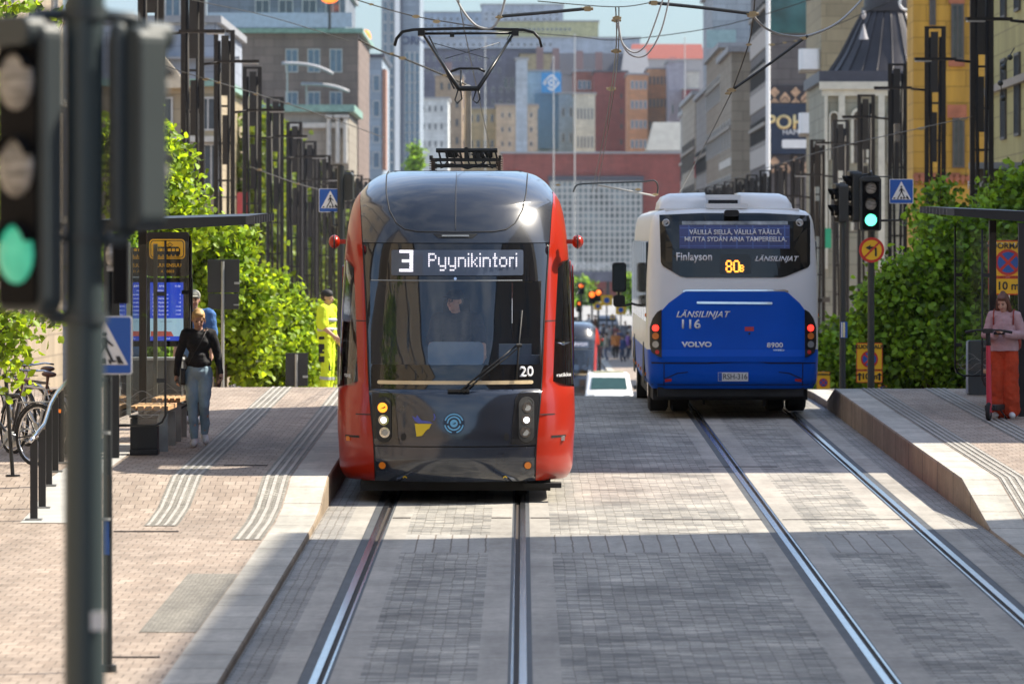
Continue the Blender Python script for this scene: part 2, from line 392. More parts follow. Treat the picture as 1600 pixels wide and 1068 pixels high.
M['pave2'] = brickmat('pink_paving_right', (.32, .252, .20), (.40, .325, .265), (.16, .125, .10), .14, .28, .006, noise=.18)
M['tact'] = brickmat('tactile_grey', (.22, .205, .175), (.32, .30, .26), (.16, .145, .12), .07, .07, .008, noise=.25)
M['tactw'] = mat('tactile_white', (.40, .375, .34), .82, var=.22, nscale=9)
M['kface'] = brickmat('kerb_face', (.24, .185, .13), (.31, .24, .17), (.08, .06, .045), 9.0, 2.4, .035, noise=.3)
M['steel'] = mat('rail_steel', (.62, .63, .66), .22, 1.0, var=.1, nscale=6)
M['groove'] = mat('rail_groove', (.035, .022, .014), .8)
M['rubber'] = mat('rail_rubber', (.075, .08, .085), .7, var=.2)
M['far_road'] = mat('far_road', (.30, .29, .28), .85, var=.15, nscale=.3)
g = MB(); g.grid([[Vector((x, y, zg(y) - .03)) for x in (-900, -60, -12, 0, 13, 60, 900)] for y in YS + [6000]])
o = g.build('ground', M['far_road']); o['kind'] = 'structure'
RX = dict(l0=-1.462, l1=-.0275, r0=2.618, r1=4.053)
def road(nm, x0, x1, m, off=.004, y0=20, y1=135): return sheet(nm, x0, x1, y0, y1, zg, off, m)
road('road', -2.13, -1.81, M['setts_small']); road('road', -1.81, -1.60, M['conc'])
road('road', -1.38, -1.17, M['conc']); road('road', -.33, -.11, M['conc'])
for a, b in ((-1.17, -.33), (.28, 2.30), (2.93, 3.75)):
    road('road', a, b, M['setts'], y1=54.4); road('road', a, b, M['slabs_long'], y0=54.4, y1=57.1); road('road', a, b, M['setts'], y0=57.1)
road('road', .07, .28, M['conc']); road('road', 2.30, 2.49, M['conc']); road('road', 2.69, 2.93, M['conc'])
road('road', 3.75, 3.975, M['conc']); road('road', 4.19, 4.41, M['conc']); road('road', 4.41, 4.73, M['setts_small'])
road('road', -2.13, 4.73, M['far_road'], y0=135, y1=480)
def rail(inner, side, label):
    y0, y1 = 20, 130
    t = thing('tram_rail', label, 'rail', (inner, 40.0, zg(40)))
    def rs(nm, a, b, off, m, flat=True):
        a, b = inner + side * a, inner + side * b
        if a > b: a, b = b, a
        ys = [y0] + [y for y in YS if y0 < y < y1] + [y1]
        mb = MB(t.location); mb.grid([[Vector((x, y, zg(y) + off)) for x in (a, b)] for y in ys])
        # side skirts give it depth
        for x in (a, b): mb.grid([[Vector((x, y, zg(y) + off)), Vector((x, y, zg(y) - .03))] for y in ys])
        return mb.build(nm, m, t)
    # side=+1: head lies outside towards +x
    rs('rail_head', 0.0, .056, .010, M['steel']); rs('groove', -.042, 0.0, -.012, M['groove'])
    rs('guard_lip', -.060, -.042, .008, M['steel']); rs('rubber_strip', .056, .135, .003, M['rubber']); rs('rubber_strip', -.085, -.060, .003, M['rubber'])
rail(RX['l0'], -1, 'left rail of the track the red tram stands on')
rail(RX['l1'], +1, 'right rail of the track the red tram stands on')
rail(RX['r0'], -1, 'left rail of the track under the blue and white bus')
rail(RX['r1'], +1, 'right rail of the track, beside the right platform')
# left pavement with platform
LE = -2.13; RE = 4.73
sheet('pavement', -2.52, LE, -60, 480, zl, .0, M['kerb'])
sheet('pavement', -60, -2.52, -60, 480, zl, .0, M['pave'], nx=4)
sheet('pavement', RE, 5.11, -60, 480, zr, .0, M['kerb'])
sheet('pavement', 5.11, 60, -60, 480, zr, .0, M['pave2'], nx=4)
ys = [y for y in YS if -60 <= y <= 480]
mb = MB(); mb.grid([[Vector((LE + .0, y, zl(y))), Vector((LE + .012, y, zl(y) - .02)), Vector((LE + .012, y, zg(y) - .03))] for y in ys], smooth=False)
o = mb.build('kerb', M['kface']); o['kind'] = 'structure'
mb = MB(); mb.grid([[Vector((RE, y, zr(y))), Vector((RE - .012, y, zr(y) - .02)), Vector((RE - .012, y, zg(y) - .03))] for y in ys], smooth=False)
o = mb.build('kerb', M['kface']); o['kind'] = 'structure'
def tactile(x0, x1, y0, y1, fz, n, label):
    t = thing('tactile_strip', label, 'paving strip', ((x0 + x1) / 2, y0, fz(y0)))
    def st(nm, a, b, off, m):
        yy = [y0] + [y for y in YS if y0 < y < y1] + [y1]
        q = MB(t.location); q.grid([[Vector((x, y, fz(y) + off)) for x in (a, b)] for y in yy])
        return q.build(nm, m, t)
    st('base_strip', x0, x1, .004, M['tact']); w = (x1 - x0)
    for i in range(n):
        c = x0 + w * (i + .5 + (.12 if n == 3 else 0)) / (n + (.2 if n == 3 else 0)); st('rib', c - w / n * .19, c + w / n * .19, .010, M['tactw'])
tactile(-2.83, -2.535, 55.2, 110, zl, 3, 'tactile guide strip with three white ribs at the edge of the left platform')
tactile(-3.83, -3.49, 57.4, 110, zl, 4, 'tactile guide strip with four pale ribs passing the woman in jeans')
tactile(5.125, 5.43, 57.0, 100, zr, 4, 'tactile guide strip along the edge of the right platform')
tactile(6.08, 6.42, 58.5, 100, zr, 4, 'tactile guide strip under the pink scooter')
o = sheet('stone_patch', -2.97, -2.525, 44, 50.5, zl, .004, M['tact']); tag(o, 'patch of rough grey stones set in the pink pavement at lower left', 'paving'); del o['kind']
# ================================================================== buildings
def wallmat(key, col, rough, var):
    if key in MATS: return MATS[key]
    m = bpy.data.materials.new(key); m.use_nodes = True; nt = m.node_tree; b = nt.nodes['Principled BSDF']; b.inputs['Roughness'].default_value = rough
    t = nt.nodes.new('ShaderNodeTexCoord'); sp = nt.nodes.new('ShaderNodeSeparateXYZ'); cb = nt.nodes.new('ShaderNodeCombineXYZ'); ad = nt.nodes.new('ShaderNodeMath'); ad.operation = 'ADD'
    nt.links.new(t.outputs['Object'], sp.inputs[0]); nt.links.new(sp.outputs['X'], ad.inputs[0]); nt.links.new(sp.outputs['Y'], ad.inputs[1]); nt.links.new(ad.outputs[0], cb.inputs['X']); nt.links.new(sp.outputs['Z'], cb.inputs['Y'])
    br = nt.nodes.new('ShaderNodeTexBrick'); br.inputs['Scale'].default_value = 1; br.inputs['Brick Width'].default_value = 1.5; br.inputs['Row Height'].default_value = .62; br.inputs['Mortar Size'].default_value = .025
    br.inputs['Color1'].default_value = (*[c * .90 for c in col], 1); br.inputs['Color2'].default_value = (*[min(1, c * 1.10) for c in col], 1); br.inputs['Mortar'].default_value = (*[c * .68 for c in col], 1)
    nt.links.new(cb.outputs[0], br.inputs['Vector'])
    mp_ = nt.nodes.new('ShaderNodeMapping'); mp_.inputs['Scale'].default_value = (.9, .14, 1); n = nt.nodes.new('ShaderNodeTexNoise'); n.inputs['Scale'].default_value = 1; n.inputs['Detail'].default_value = 8; n.inputs['Roughness'].default_value = .65
    nt.links.new(cb.outputs[0], mp_.inputs['Vector']); nt.links.new(mp_.outputs['Vector'], n.inputs['Vector'])
    mr = nt.nodes.new('ShaderNodeMapRange'); mr.inputs['From Min'].default_value = .3; mr.inputs['From Max'].default_value = .65; mr.inputs['To Min'].default_value = 1 - 1.6 * var; mr.inputs['To Max'].default_value = 1 + var * .6
    nt.links.new(n.outputs['Fac'], mr.inputs['Value']); v = nt.nodes.new('ShaderNodeVectorMath'); v.operation = 'SCALE'; nt.links.new(br.outputs['Color'], v.inputs[0]); nt.links.new(mr.outputs[0], v.inputs['Scale']); nt.links.new(v.outputs['Vector'], b.inputs['Base Color'])
    MATS[key] = m; return m
def bwin_mesh(w, h, fd=.10, fr=.08, mul=1, axis='y', sgn=-1):
    """frame and pane meshes centred at 0, facing -Y (axis y) or +-X"""
    def T(p):
        return p if axis == 'y' else Vector((p.y * -sgn if sgn < 0 else -p.y, p.x, p.z))
    f = MB(); 
    for c, d in (((0, 0, h / 2 - fr / 2), (w, fd, fr)), ((0, 0, -h / 2 + fr / 2), (w, fd, fr)), ((-w / 2 + fr / 2, 0, 0), (fr, fd, h - 2 * fr)), ((w / 2 - fr / 2, 0, 0), (fr, fd, h - 2 * fr))): f.box(c, d)
    for i in range(mul): f.box((-w / 2 + w * (i + 1) / (mul + 1), 0, 0), (fr * .7, fd * .8, h - 2 * fr))
    p = MB(); p.box((0, .01, 0), (w - 2 * fr, .03, h - 2 * fr))
    if axis != 'y':
        for q in (f, p): q.v = [(-sgn * v[1] if sgn > 0 else v[1], v[0], v[2]) if True else v for v in q.v]
    return f, p
WC = {}
def add_window(parent, pos, w, h, axis, sgn, mf, mp, mul=1, simple=False):
    key = (round(w, 2), round(h, 2), axis, sgn, mf.name, mp.name, mul)
    if key not in WC:
        f, p = bwin_mesh(w, h, mul=mul, axis=axis, sgn=sgn)
        a = f.build('window', mf, parent); b = p.build('pane', mp, a); WC[key] = (a.data, b.data)
    else:
        a = bpy.data.objects.new('window', WC[key][0]); C.objects.link(a); a.parent = parent
        b = bpy.data.objects.new('pane', WC[key][1]); C.objects.link(b); b.parent = a
    a.location = Vector(pos) - parent.location
    return a
M['pane'] = mat('window_pane', (.05, .07, .09), .08, var=.2, spec=.8)
M['pane_b'] = mat('window_pane_blue', (.10, .16, .22), .1, var=.2, spec=.8)
M['wf'] = mat('window_frame', (.45, .44, .42), .6); M['wfd'] = mat('window_frame_dark', (.08, .075, .07), .6); M['wfw'] = mat('window_frame_white', (.7, .7, .69), .6)
M['roofd'] = mat('roof_dark', (.045, .05, .07), .5, var=.15); M['roofg'] = mat('roof_grey', (.28, .28, .29), .6); M['copper'] = mat('copper_green', (.22, .36, .30), .6, var=.25)
M['roofr'] = mat('roof_red', (.30, .075, .055), .7, var=.2)
def bld(label, x0, x1, y0, y1, ztop, col, wins=(), roof='roofg', cat='building', street=None, wallvar=.14, cornice=.25, rough=.85, name='building', bands=None, rh=.35, wkey=None):
    """axis-aligned block: near wall at y0. wins: near-wall windows [(xa,xb,nx,za,zb,nz,w,h,frame,pane,mul)], street: side windows (x, sgn, floor, w, h, pitch, frame, pane)"""
    zb = zg((y0 + y1) / 2) - 1.5
    t = thing(name, label, cat, ((x0 + x1) / 2, (y0 + y1) / 2, zg(y0)))
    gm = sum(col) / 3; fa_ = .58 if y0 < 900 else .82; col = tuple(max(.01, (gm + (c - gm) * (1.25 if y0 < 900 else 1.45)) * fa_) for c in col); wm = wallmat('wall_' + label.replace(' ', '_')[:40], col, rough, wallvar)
    w = MB(t.location); w.box2((x0, y0, zb), (x1, y1, ztop)); w.build('wall', wm, t)
    r = MB(t.location)
    r.box2((x0 - cornice, y0 - cornice, ztop + .004), (x1 + cornice, y1 + cornice, ztop + rh)); r.build('roof', M[roof], t)
    for s in wins:
        xa, xb, nx, za, zb2, nz_, ww, wh, mf, mp_ = s[:10]; mul = s[10] if len(s) > 10 else 1
        for i in range(nx):
            for j in range(nz_):
                X = (xa + xb) / 2 if nx == 1 else xa + (xb - xa) * i / (nx - 1)
                Z = (za + zb2) / 2 if nz_ == 1 else za + (zb2 - za) * j / (nz_ - 1)
                add_window(t, (X, y0 - .03, Z), ww, wh, 'y', -1, M[mf], M[mp_], mul)
    if street:
        sgn_, fl_ = street[:2]; X_ = x0 if sgn_ < 0 else x1; nf_ = max(1, int((ztop - zg(y0) - 2.5) / fl_))
        for j in range(1, nf_ + 1):
            b = MB(t.location); zc = zg(y0) + 2.6 + fl_ * (j - .62); b.box2((X_ - .0, y0 + .01, zc), (X_ + sgn_ * .16, y1 - .01, zc + .22)); b.build('ledge', M['ledge'], t)
        sgn, fl, ww, wh, pitch, mf, mp_ = street[:7]; X = x0 if sgn < 0 else x1; cnt = 0
        ny = max(1, int((y1 - y0 - 1.5) / pitch)); nf = max(1, int((ztop - zg(y0) - 2.5) / fl))
        while ny * nf > 96: ny -= 1
        for i in range(ny):
            for j in range(nf):
                add_window(t, (X + sgn * .03, y0 + (y1 - y0) * (i + .5) / ny, zg(y0) + 2.6 + fl * (j + .3)), ww, wh, 'x', sgn, M[mf], M[mp_])
        if bands:
            b = MB(t.location)
            for j in range(nf): b.box2((X, y0 + .02, zg(y0) + 2.6 + fl * (j - .28)), (X + sgn * .06, y1 - .02, zg(y0) + 2.6 + fl * (j - .28) + bands[1]))
            b.build('band', bands[0], t)
    return t
def px(x, D): return (x - VX) / sc(D)
def pz(y, D): return (VY - y) / sc(D)
M['bandw'] = mat('stone_band', (.55, .52, .46), .8); M['gold'] = mat('gold_letters', (.75, .58, .28), .4, .4); M['white'] = mat('white_paint', (.78, .78, .77), .6, var=.04)
M['ledge'] = mat('stone_ledge', (.30, .27, .23), .85)
# --- off-frame rows that shade the street and show in the reflections
bld('beige five storey building right of the street, nearest the camera', 15, 34, -60, 61.3, zg(40) + 19.2, (.52, .45, .36), street=(-1, 3.6, 1.5, 2.0, 7.5, 'wf', 'pane'), roof='roofd')
bld('beige stone building right of the street beside the stopped tram', 15, 36, 74.4, 91.5, zg(80) + 18.3, (.48, .42, .35), street=(-1, 3.6, 1.4, 2.0, 2.8, 'wf', 'pane'), roof='roofd')
bld('long sandstone building left of the street, nearest the camera', -34, -14.2, -60, 58, zg(40) + 18.5, (.60, .50, .38), street=(1, 3.6, 1.5, 2.0, 7.5, 'wf', 'pane'), roof='roofd')
bld('tan building left of the street behind the bicycles', -34, -13.9, 64, 172, zg(100) + 17, (.56, .47, .36), street=(1, 3.5, 1.5, 2.0, 6.8, 'wf', 'pane'), roof='roofd')
bld('brown office block behind the photographer, left of the street', -30, -13, -190, -75, zg(-60) + 20, (.50, .40, .30), street=(1, 3.5, 1.5, 2.2, 6, 'wfd', 'pane'), roof='roofd')
bld('dark stone block behind the photographer, right of the street', 14, 30, -190, -75, zg(-60) + 17, (.30, .26, .22), street=(-1, 3.5, 1.5, 2.2, 6, 'wfd', 'pane'), roof='roofd')
# --- right row
R1 = bld('pale yellow building with a glazed stair front at the right edge', 14.3, 40, 100, 176, zg(130) + 15.5, (.60, .55, .28), street=(-1, 3.6, 1.6, 2.4, 4.6, 'wfd', 'pane_b'), roof='roofd')
D = 216; xl = px(1427, D)
R2 = bld('ochre yellow building with brick red window surrounds', xl, xl + 26, D, 219.5, pz(-60, D), (.80, .50, .16), roof='roofd', wallvar=.2)
redm = mat('brick_red_trim', (.36, .13, .07), .85, var=.25, nscale=2)
lo = R2.location
def rect_parts(t, nm, D, rects, m, dz=.12, sub=None, yy=None):
    for (a, b, c, d) in rects:
        q = MB(t.location); q.box2((px(a, D), D - dz, pz(d, D)), (px(b, D), D + .0, pz(c, D))); q.build(nm, m, t)
rect_parts(R2, 'window_surround', D, [(1482, 1507, -10, 6), (1482, 1507, 94, 104), (1480, 1510, 164, 184)], redm)
for (a, b, c, d) in ((1486, 1506, 6, 93), (1488, 1507, 184, 262), (1452, 1462, -30, 40)):
    add_window(R2, (px((a + b) / 2, D), D - .06, pz((c + d) / 2, D)), (b - a) / sc(D), (d - c) / sc(D), 'y', -1, M['wfd'], M['pane'], 1)
q = MB(lo); q.box2((px(1428, D), D - .10, pz(420, D)), (px(1545, D), D, pz(372, D))); q.build('plinth', mat('sand_plinth', (.50, .36, .20), .85), R2)
q = MB(lo)
for k in range(13): q.prism([(-.16, .18), (.16, .18), (0, -.2)], (px(1432, D) + k * .22, D - .07, pz(281, D)), .1)
q.box2((px(1428, D), D - .09, pz(275, D)), (px(1500, D), D, pz(270, D))); q.build('frieze', redm, R2)
# dome building
D = 262
R3 = bld('pale stone building with arched windows under a dark ribbed dome', px(1288, D), px(1440, D), D, 276, pz(128, D), (.50, .49, .40), roof='roofd', rh=.5)
dm = mat('dome_metal', (.04, .036, .04), .45, .3, var=.2, nscale=1.5)
q = MB(R3.location); prof = [(0, 5.2), (.12, 5.0), (.5, 4.55), (.95, 4.05), (1.5, 3.55), (2.1, 3.05), (2.7, 2.5), (3.1, 2.1)]
cx, cy, cz = px(1400, D), D + 5.0, pz(128, D) + .5
k = 24; rows = []
S0 = (px(1500, D) - px(1300, D)) / 2 / 5.2
for (h, r) in prof:
    rows.append([Vector((cx + S0 * r * math.cos(2 * math.pi * i / k), cy + S0 * r * math.sin(2 * math.pi * i / k), cz + h * .96)) for i in range(k + 1)])
q.grid(rows); dome = q.build('dome', dm, R3)
q = MB(R3.location)
for i in range(k): q.tube([rows[j][i] + (rows[j][i] - Vector((cx, cy, rows[j][i].z))).normalized() * .02 for j in range(len(rows))], .045, 5)
q.build('rib', dm, dome)
q = MB(R3.location); q.cyl((cx, cy, cz + 2.95), (cx, cy, cz + 4.1), S0 * 2.1, S0 * 2.05, 20); q.cyl((cx, cy, cz + 2.95), (cx, cy, cz + 3.15), S0 * 2.3, S0 * 2.3, 20); q.ell((cx, cy, cz + 4.1), (S0 * 2.2, S0 * 2.2, 1.6), 20, 8); q.build('lantern', dm, R3)
q = MB(R3.location); q.tube(ngon3 := [Vector((px(1418, D) + .33 * math.cos(a * math.pi / 8), D + .55, pz(4, D) + .33 * math.sin(a * math.pi / 8))) for a in range(16)], .06, 6, closed=True); q.build('round_window', M['wfw'], R3)
q = MB(R3.location); q.cyl((px(1349, D), D - .2, pz(62, D)), (px(1349, D), D - .2, pz(38, D)), .22, .02, 8); q.ell((px(1349, D), D - .2, pz(24, D)), (.11, .11, .2)); q.build('finial', mat('finial', (.35, .33, .33), .5), R3)
st = mat('pale_stone_trim', (.56, .55, .46), .8, var=.1)
q = MB(R3.location)
q.box2((px(1280, D), D - .35, pz(140, D)), (px(1430, D), D, pz(128, D))); q.box2((px(1284, D), D - .2, pz(150, D)), (px(1430, D), D, pz(140, D)))
q.build('cornice', st, R3)
for (a, b) in ((1310, 1320), (1372, 1382), (1288, 1293)):
    q = MB(R3.location); q.box2((px(a, D), D - .22, pz(420, D)), (px(b, D), D, pz(150, D))); q.build('pilaster', st, R3)
def arch(t, D, a, b, top, bot, mf, mp_, dd=.25):
    w = (b - a) / sc(D); r = w / 2; cxx = px((a + b) / 2, D); zt = pz(top, D); zb = pz(bot, D)
    def arcp(rr, bt): return [(cxx - rr, bt)] + [(cxx + rr * math.cos(math.pi - math.pi * i / 10), zt - r + rr * math.sin(math.pi * i / 10)) for i in range(11)] + [(cxx + rr, bt)]
    p = MB(t.location); p.prism(arcp(r * .8, zb), (0, D - .03, 0), .06); 
    f = MB(t.location); o1 = arcp(r * 1.15, zb); i1 = arcp(r * .8, zb)
    ring = o1 + i1[::-1]; f.prism(ring, (0, D - dd / 2, 0), dd); fo = f.build('window', mf, t); p.build('pane', mp_, fo)
for (a, b, c, d) in ((1296, 1310, 175, 250), (1331, 1356, 170, 255), (1388, 1412, 170, 255), (1296, 1310, 300, 360), (1331, 1356, 300, 360)): arch(R3, D, a, b, c, d, st, M['pane'])
# beige tower behind
D = 285
R4 = bld('tall plain beige building rising behind the domed roof', px(1283, D), px(1440, D), D, 300, pz(-70, D), (.52, .44, .30), roof='roofg', wallvar=.12)
for (a, b, c, d) in ((1250, 1284, 76, 108), (1250, 1284, 176, 208)):
    q = MB(R4.location); q.rbox((px((a + b) / 2, D), D + 1.0, pz((c + d) / 2, D)), ((b - a) / sc(D), 1.6, (d - c) / sc(D)), .25, 'z'); bo = q.build('balcony', M['white'], R4)
    q = MB(R4.location); q.box2((px(a, D), D + .3, pz(d + 5, D)), (px(b, D), D + 1.7, pz(d, D) - .004)); q.build('balcony_floor', mat('balcony_floor', (.30, .25, .19), .8), bo)
# grey building with banner
D = 330
R5 = bld('grey stone building with a dark banner and blue glass above', px(1198, D), px(1300, D), D, 353, pz(-50, D), (.225, .205, .20), roof='roofd', street=(-1, 3.4, 2.2, 1.7, 3.4, 'wfd', 'pane'), bands=(mat('grey_band', (.42, .38, .34), .8), 1.4))
q = MB(R5.location); q.box2((px(1201, D), D - .12, pz(52, D)), (px(1284, D), D - .02, pz(-10, D))); gl = q.build('glazing', mat('green_glass', (.03, .10, .10), .1, var=.5, nscale=.8, spec=.8), R5)
q = MB(R5.location); q.box2((px(1203, D), D - .25, pz(241, D)), (px(1283, D), D - .02, pz(162, D))); bn = q.build('banner', mat('navy_banner', (.018, .03, .06), .5), R5)
lettering('POHJA', 1.15, px(1242, D), pz(192, D), M['gold'], R5, lambda x, z: D - .26, bold=.03, origin=R5.location)
lettering('HAMN', .45, px(1240, D), pz(207, D), M['white'], R5, lambda x, z: D - .26, origin=R5.location)
q = MB(R5.location); q.rbox((px(1251, D), D - .28, pz(225, D)), (2.2, .05, .5), .1, 'y'); q.build('banner_field', M['white'], R5)
for (c, d) in ((134, 161), (242, 270)):
    q = MB(R5.location); q.box2((px(1202, D), D - .1, pz(d, D)), (px(1284, D), D - .02, pz(c, D))); q.build('tile_panel', mat('tile_dark', (.04, .035, .04), .6), R5)
    q = MB(R5.location)
    for k in range(5):
        xx = px(1202 + 8 + k * 16.5, D); zc = pz((c + d) / 2, D)
        q.prism([(-.30, 0), (0, .32), (.30, 0), (0, -.32)] if k % 2 == 0 else [(-.3, -.45), (0, -.12), (.3, -.45), (.3, -.2), (0, .15), (-.3, -.2)], (xx, D - .12, zc + (.12 if k % 2 == 0 else 0)), .04)
        q.prism([(-.30, -.5), (0, -.2), (.3, -.5)], (xx, D - .12, zc), .04)
    q.build('tile_pattern', mat('tile_tan', (.50, .32, .20), .7, var=.3, nscale=5), R5)
q = MB(); q.cyl((px(1200, 320), 320, zg(320)), (px(1200, 320), 320, pz(-30, 320)), .13, .12, 10); q.ell((px(1200, 320), 320, pz(-30, 320)), (.2, .2, .2)); o = q.build('flagpole', M['white']); tag(o, 'tall white flagpole before the grey building with the banner', 'flagpole')
R6a = bld('tan concrete building behind the red lettered sign', px(1143, 357), 40, 357, 378, pz(95, 372), (.48, .42, .34), street=(-1, 3.5, 1.6, 1.8, 4, 'wf', 'pane'), bands=(M['bandw'], .5))
R6b = bld('beige building with a rounded cornice right of the red sign', px(1128, 380), 40, 380, 412, pz(92, 400), (.46, .39, .31), street=(-1, 3.5, 1.6, 1.8, 4, 'wf', 'pane'))
D = 414
sg = thing('hotel_sign', 'tall white sign with red vertical lettering on the right row', 'sign', (px(1124, D), D, pz(300, D)))
q = MB(sg.location); q.box2((px(1117, D), D - .2, pz(305, D)), (px(1132, D), D + .1, pz(233, D))); q.build('sign_board', M['white'], sg)
lettering('hotels.com', .72, px(1124.5, D), pz(276, D), mat('red_letters', (.62, .04, .04), .5), sg, lambda x, z: D - .2, bold=.02, rot90=True, origin=sg.location, xs=1.05)
R7 = bld('grey and glass office building with a white edge in the right row', px(1108, 415), 40, 415, 446, pz(150, 430), (.48, .47, .45), street=(-1, 3.3, 2.6, 1.8, 3.2, 'wfd', 'pane'))
q = MB(R7.location); q.box2((px(1109, 415) - .05, 414.7, pz(330, 415)), (px(1111, 415) + .1, 415, pz(148, 415))); q.build('white_fin', M['white'], R7)
R7b = bld('white penthouse with glass balcony above the right row', px(1112, 420), 39, 418, 440, pz(-4, 430), (.62, .66, .70), roof='roofg', wins=[(px(1128, 418), px(1180, 418), 3, pz(95, 418), pz(95, 418), 1, 1.2, 2.2, 'wf', 'pane_b')])
q = MB(R7b.location); q.box2((px(1104, 416), 415.9, pz(75, 416)), (px(1150, 416), 416, pz(47, 416))); q.build('glass_balcony', mat('balcony_glass', (.30, .42, .42), .15), R7b)
R8 = bld('cream building with tall dark windows at the far end of the right row', px(1086, 450), 40, 450, 486, pz(160, 470), (.58, .52, .43), street=(-1, 3.6, 1.8, 2.4, 5, 'wfd', 'pane'))
R9 = bld('narrow pale building beyond the cream one in the right row', px(1078, 500), 40, 500, 530, pz(170, 500), (.56, .53, .48), wins=[(px(1083, 500), px(1083, 500), 1, pz(300, 500), pz(195, 500), 3, .8, 2.2, 'wfd', 'pane')], street=(-1, 3.6, 1.8, 2.4, 5, 'wfd', 'pane'))
# --- left row
D = 235
L2 = bld('cream classical building with a gable behind the left lattice poles', px(120, D), px(345, D), D, 262, pz(135, D), (.56, .47, .34), roof='copper', rh=.3,
         wins=[(px(262, D), px(330, D), 3, pz(262, D), pz(262, D), 1, .7, 2.0, 'wf', 'pane'), (px(255, D), px(325, D), 2, pz(178, D), pz(178, D), 1, .8, 1.4, 'wf', 'pane')])
q = MB(L2.location); xc = px(258, D); q.prism([(-1.6, 0), (1.1, 0), (-.2, 1.5)], (xc, D - .3, pz(138, D)), .6); q.build('gable', mat('cream_gable', (.60, .50, .36), .8), L2)
q = MB(L2.location); q.box2((px(240, D), D - .4, pz(222, D)), (px(346, D), D, pz(213, D))); q.build('string_course', M['bandw'], L2)
D = 275
L1 = bld('blue white building rising behind the classical gable on the left', px(60, D), px(338, D), D, 300, pz(36, D), (.52, .56, .64), roof='roofg', street=(1, 3.4, 1.6, 1.8, 4, 'wf', 'pane_b'),
         wins=[(px(270, D), px(310, D), 2, pz(15, D), pz(15, D), 1, .8, 1.5, 'wf', 'pane_b')])
q = MB(L1.location); q.box2((px(200, D), D - .6, pz(93, D)), (px(375, D), D + .2, pz(89, D))); q.build('ledge', M['roofg'], L1)
D = 420
L4 = bld('brownish stone building with three tall windows left of the tram', px(360, D), px(560, D), D, 450, pz(52, D), (.36, .285, .25), roof='copper', rh=.35, wallvar=.18, cornice=.35,
         wins=[(px(456, D), px(525, D), 3, pz(95, D), pz(95, D), 1, .95, 1.75, 'wf', 'pane_b'), (px(456, D), px(525, D), 3, pz(160, D), pz(160, D), 1, .95, 1.6, 'wf', 'pane_b'), (px(456, D), px(525, D), 3, pz(225, D), pz(225, D), 1, .95, 1.6, 'wf', 'pane_b')])
L5 = bld('set back blue grey roof storey with balconies above the stone building', px(325, 424), px(540, 424), 423, 449, pz(-14, 424), (.30, .33, .38), roof='roofg',
         wins=[(px(410, 423), px(520, 423), 4, pz(14, 423), pz(14, 423), 1, 1.1, 1.4, 'wf', 'pane')])
q = MB(L5.location); q.box2((px(325, 418), 418, pz(43, 418)), (px(550, 418), 418.1, pz(20, 418))); q.build('railing_panel', mat('frosted_rail', (.36, .44, .52), .3), L5)
D = 395
L4b = bld('cream stone building with a green copper eave and columns', px(350, D), px(545, D), D, 415, pz(175, D), (.52, .47, .40), roof='copper', rh=.5, cornice=.4)
for a in (514, 528, 540):
    q = MB(L4b.location); q.cyl((px(a, D), D - .35, pz(255, D)), (px(a, D), D - .35, pz(185, D)), .17, .15, 10); q.box((px(a, D), D - .35, pz(182, D)), (.5, .5, .2)); q.build('column', M['bandw'], L4b)
q = MB(L4b.location); q.box2((px(365, D), D - .3, pz(200, D)), (px(545, D), D, pz(192, D))); q.build('string_course', M['bandw'], L4b)
for (a, b, c, d) in ((440, 520, 96, 112), (470, 545, 128, 140)):
    t = thing('roof_awning', f'white curved awning on the left roof terrace, {"the upper" if c == 96 else "the lower"} of two', 'awning', (px((a + b) / 2, 400), 402, pz(d, 400)))
    q = MB(t.location); n = 10
    q.grid([[Vector((px(a + (b - a) * i / n, 400), 400 + yy, pz(c + (d - c) * (i / n) ** 3 - (0 if yy else -3), 400))) for i in range(n + 1)] for yy in (0, .4, 3.0)]); q.build('canopy', M['roofg'], t, solid=.14)
    q = MB(t.location); q.cyl((px(a + 8, 400), 401, pz(c, 400)), (px(a + 8, 400), 401, pz(170, 400)), .06); q.build('post', M['wf'], t)
D = 560
L6 = bld('narrow pale blue office front behind the pedestrian sign on the left', px(500, D), px(597, D), D, 590, pz(90, D), (.46, .54, .62), roof='roofd', wallvar=.06, wins=[(px(572, D), px(588, D), 2, pz(250, D), pz(130, D), 4, .7, 1.6, 'wf', 'pane_b', 0)])
q = MB(L6.location); q.box2((px(597.5, D), D - .1, pz(265, D)), (px(603, D), D + 6, pz(108, D))); q.build('edge_fin', mat('rust_fin', (.32, .17, .12), .8), L6)
D = 800
L7 = bld('tall pale blue tower left of the pantograph', px(596, D), px(656, D), D, 830, pz(-40, D), (.40, .46, .53), roof='roofg', wallvar=.06, wins=[(px(602, D), px(612, D), 2, pz(262, D), pz(10, D), 16, .6, 1.4, 'wf', 'pane_b', 0), (px(636, D), px(652, D), 3, pz(262, D), pz(90, D), 12, .7, 1.5, 'wf', 'pane_b', 0)])
q = MB(L7.location); q.box2((px(617, D), D - .5, pz(270, D)), (px(625, D), D - .01, pz(-30, D))); q.build('gleam_strip', M['white'], L7)  # white upright strip standing in for the gleam on the tower front
q = MB(L7.location); q.box2((px(626, D), D - .3, pz(270, D)), (px(630, D), D - .01, pz(-30, D))); q.build('shadow_gap', mat('dark_joint', (.10, .12, .16), .7), L7)
lettering('TORNI', 1.6, px(643, D), pz(64, D), mat('navy_letters', (.03, .05, .12), .5), L7, lambda x, z: D - .05, bold=.04, origin=L7.location)
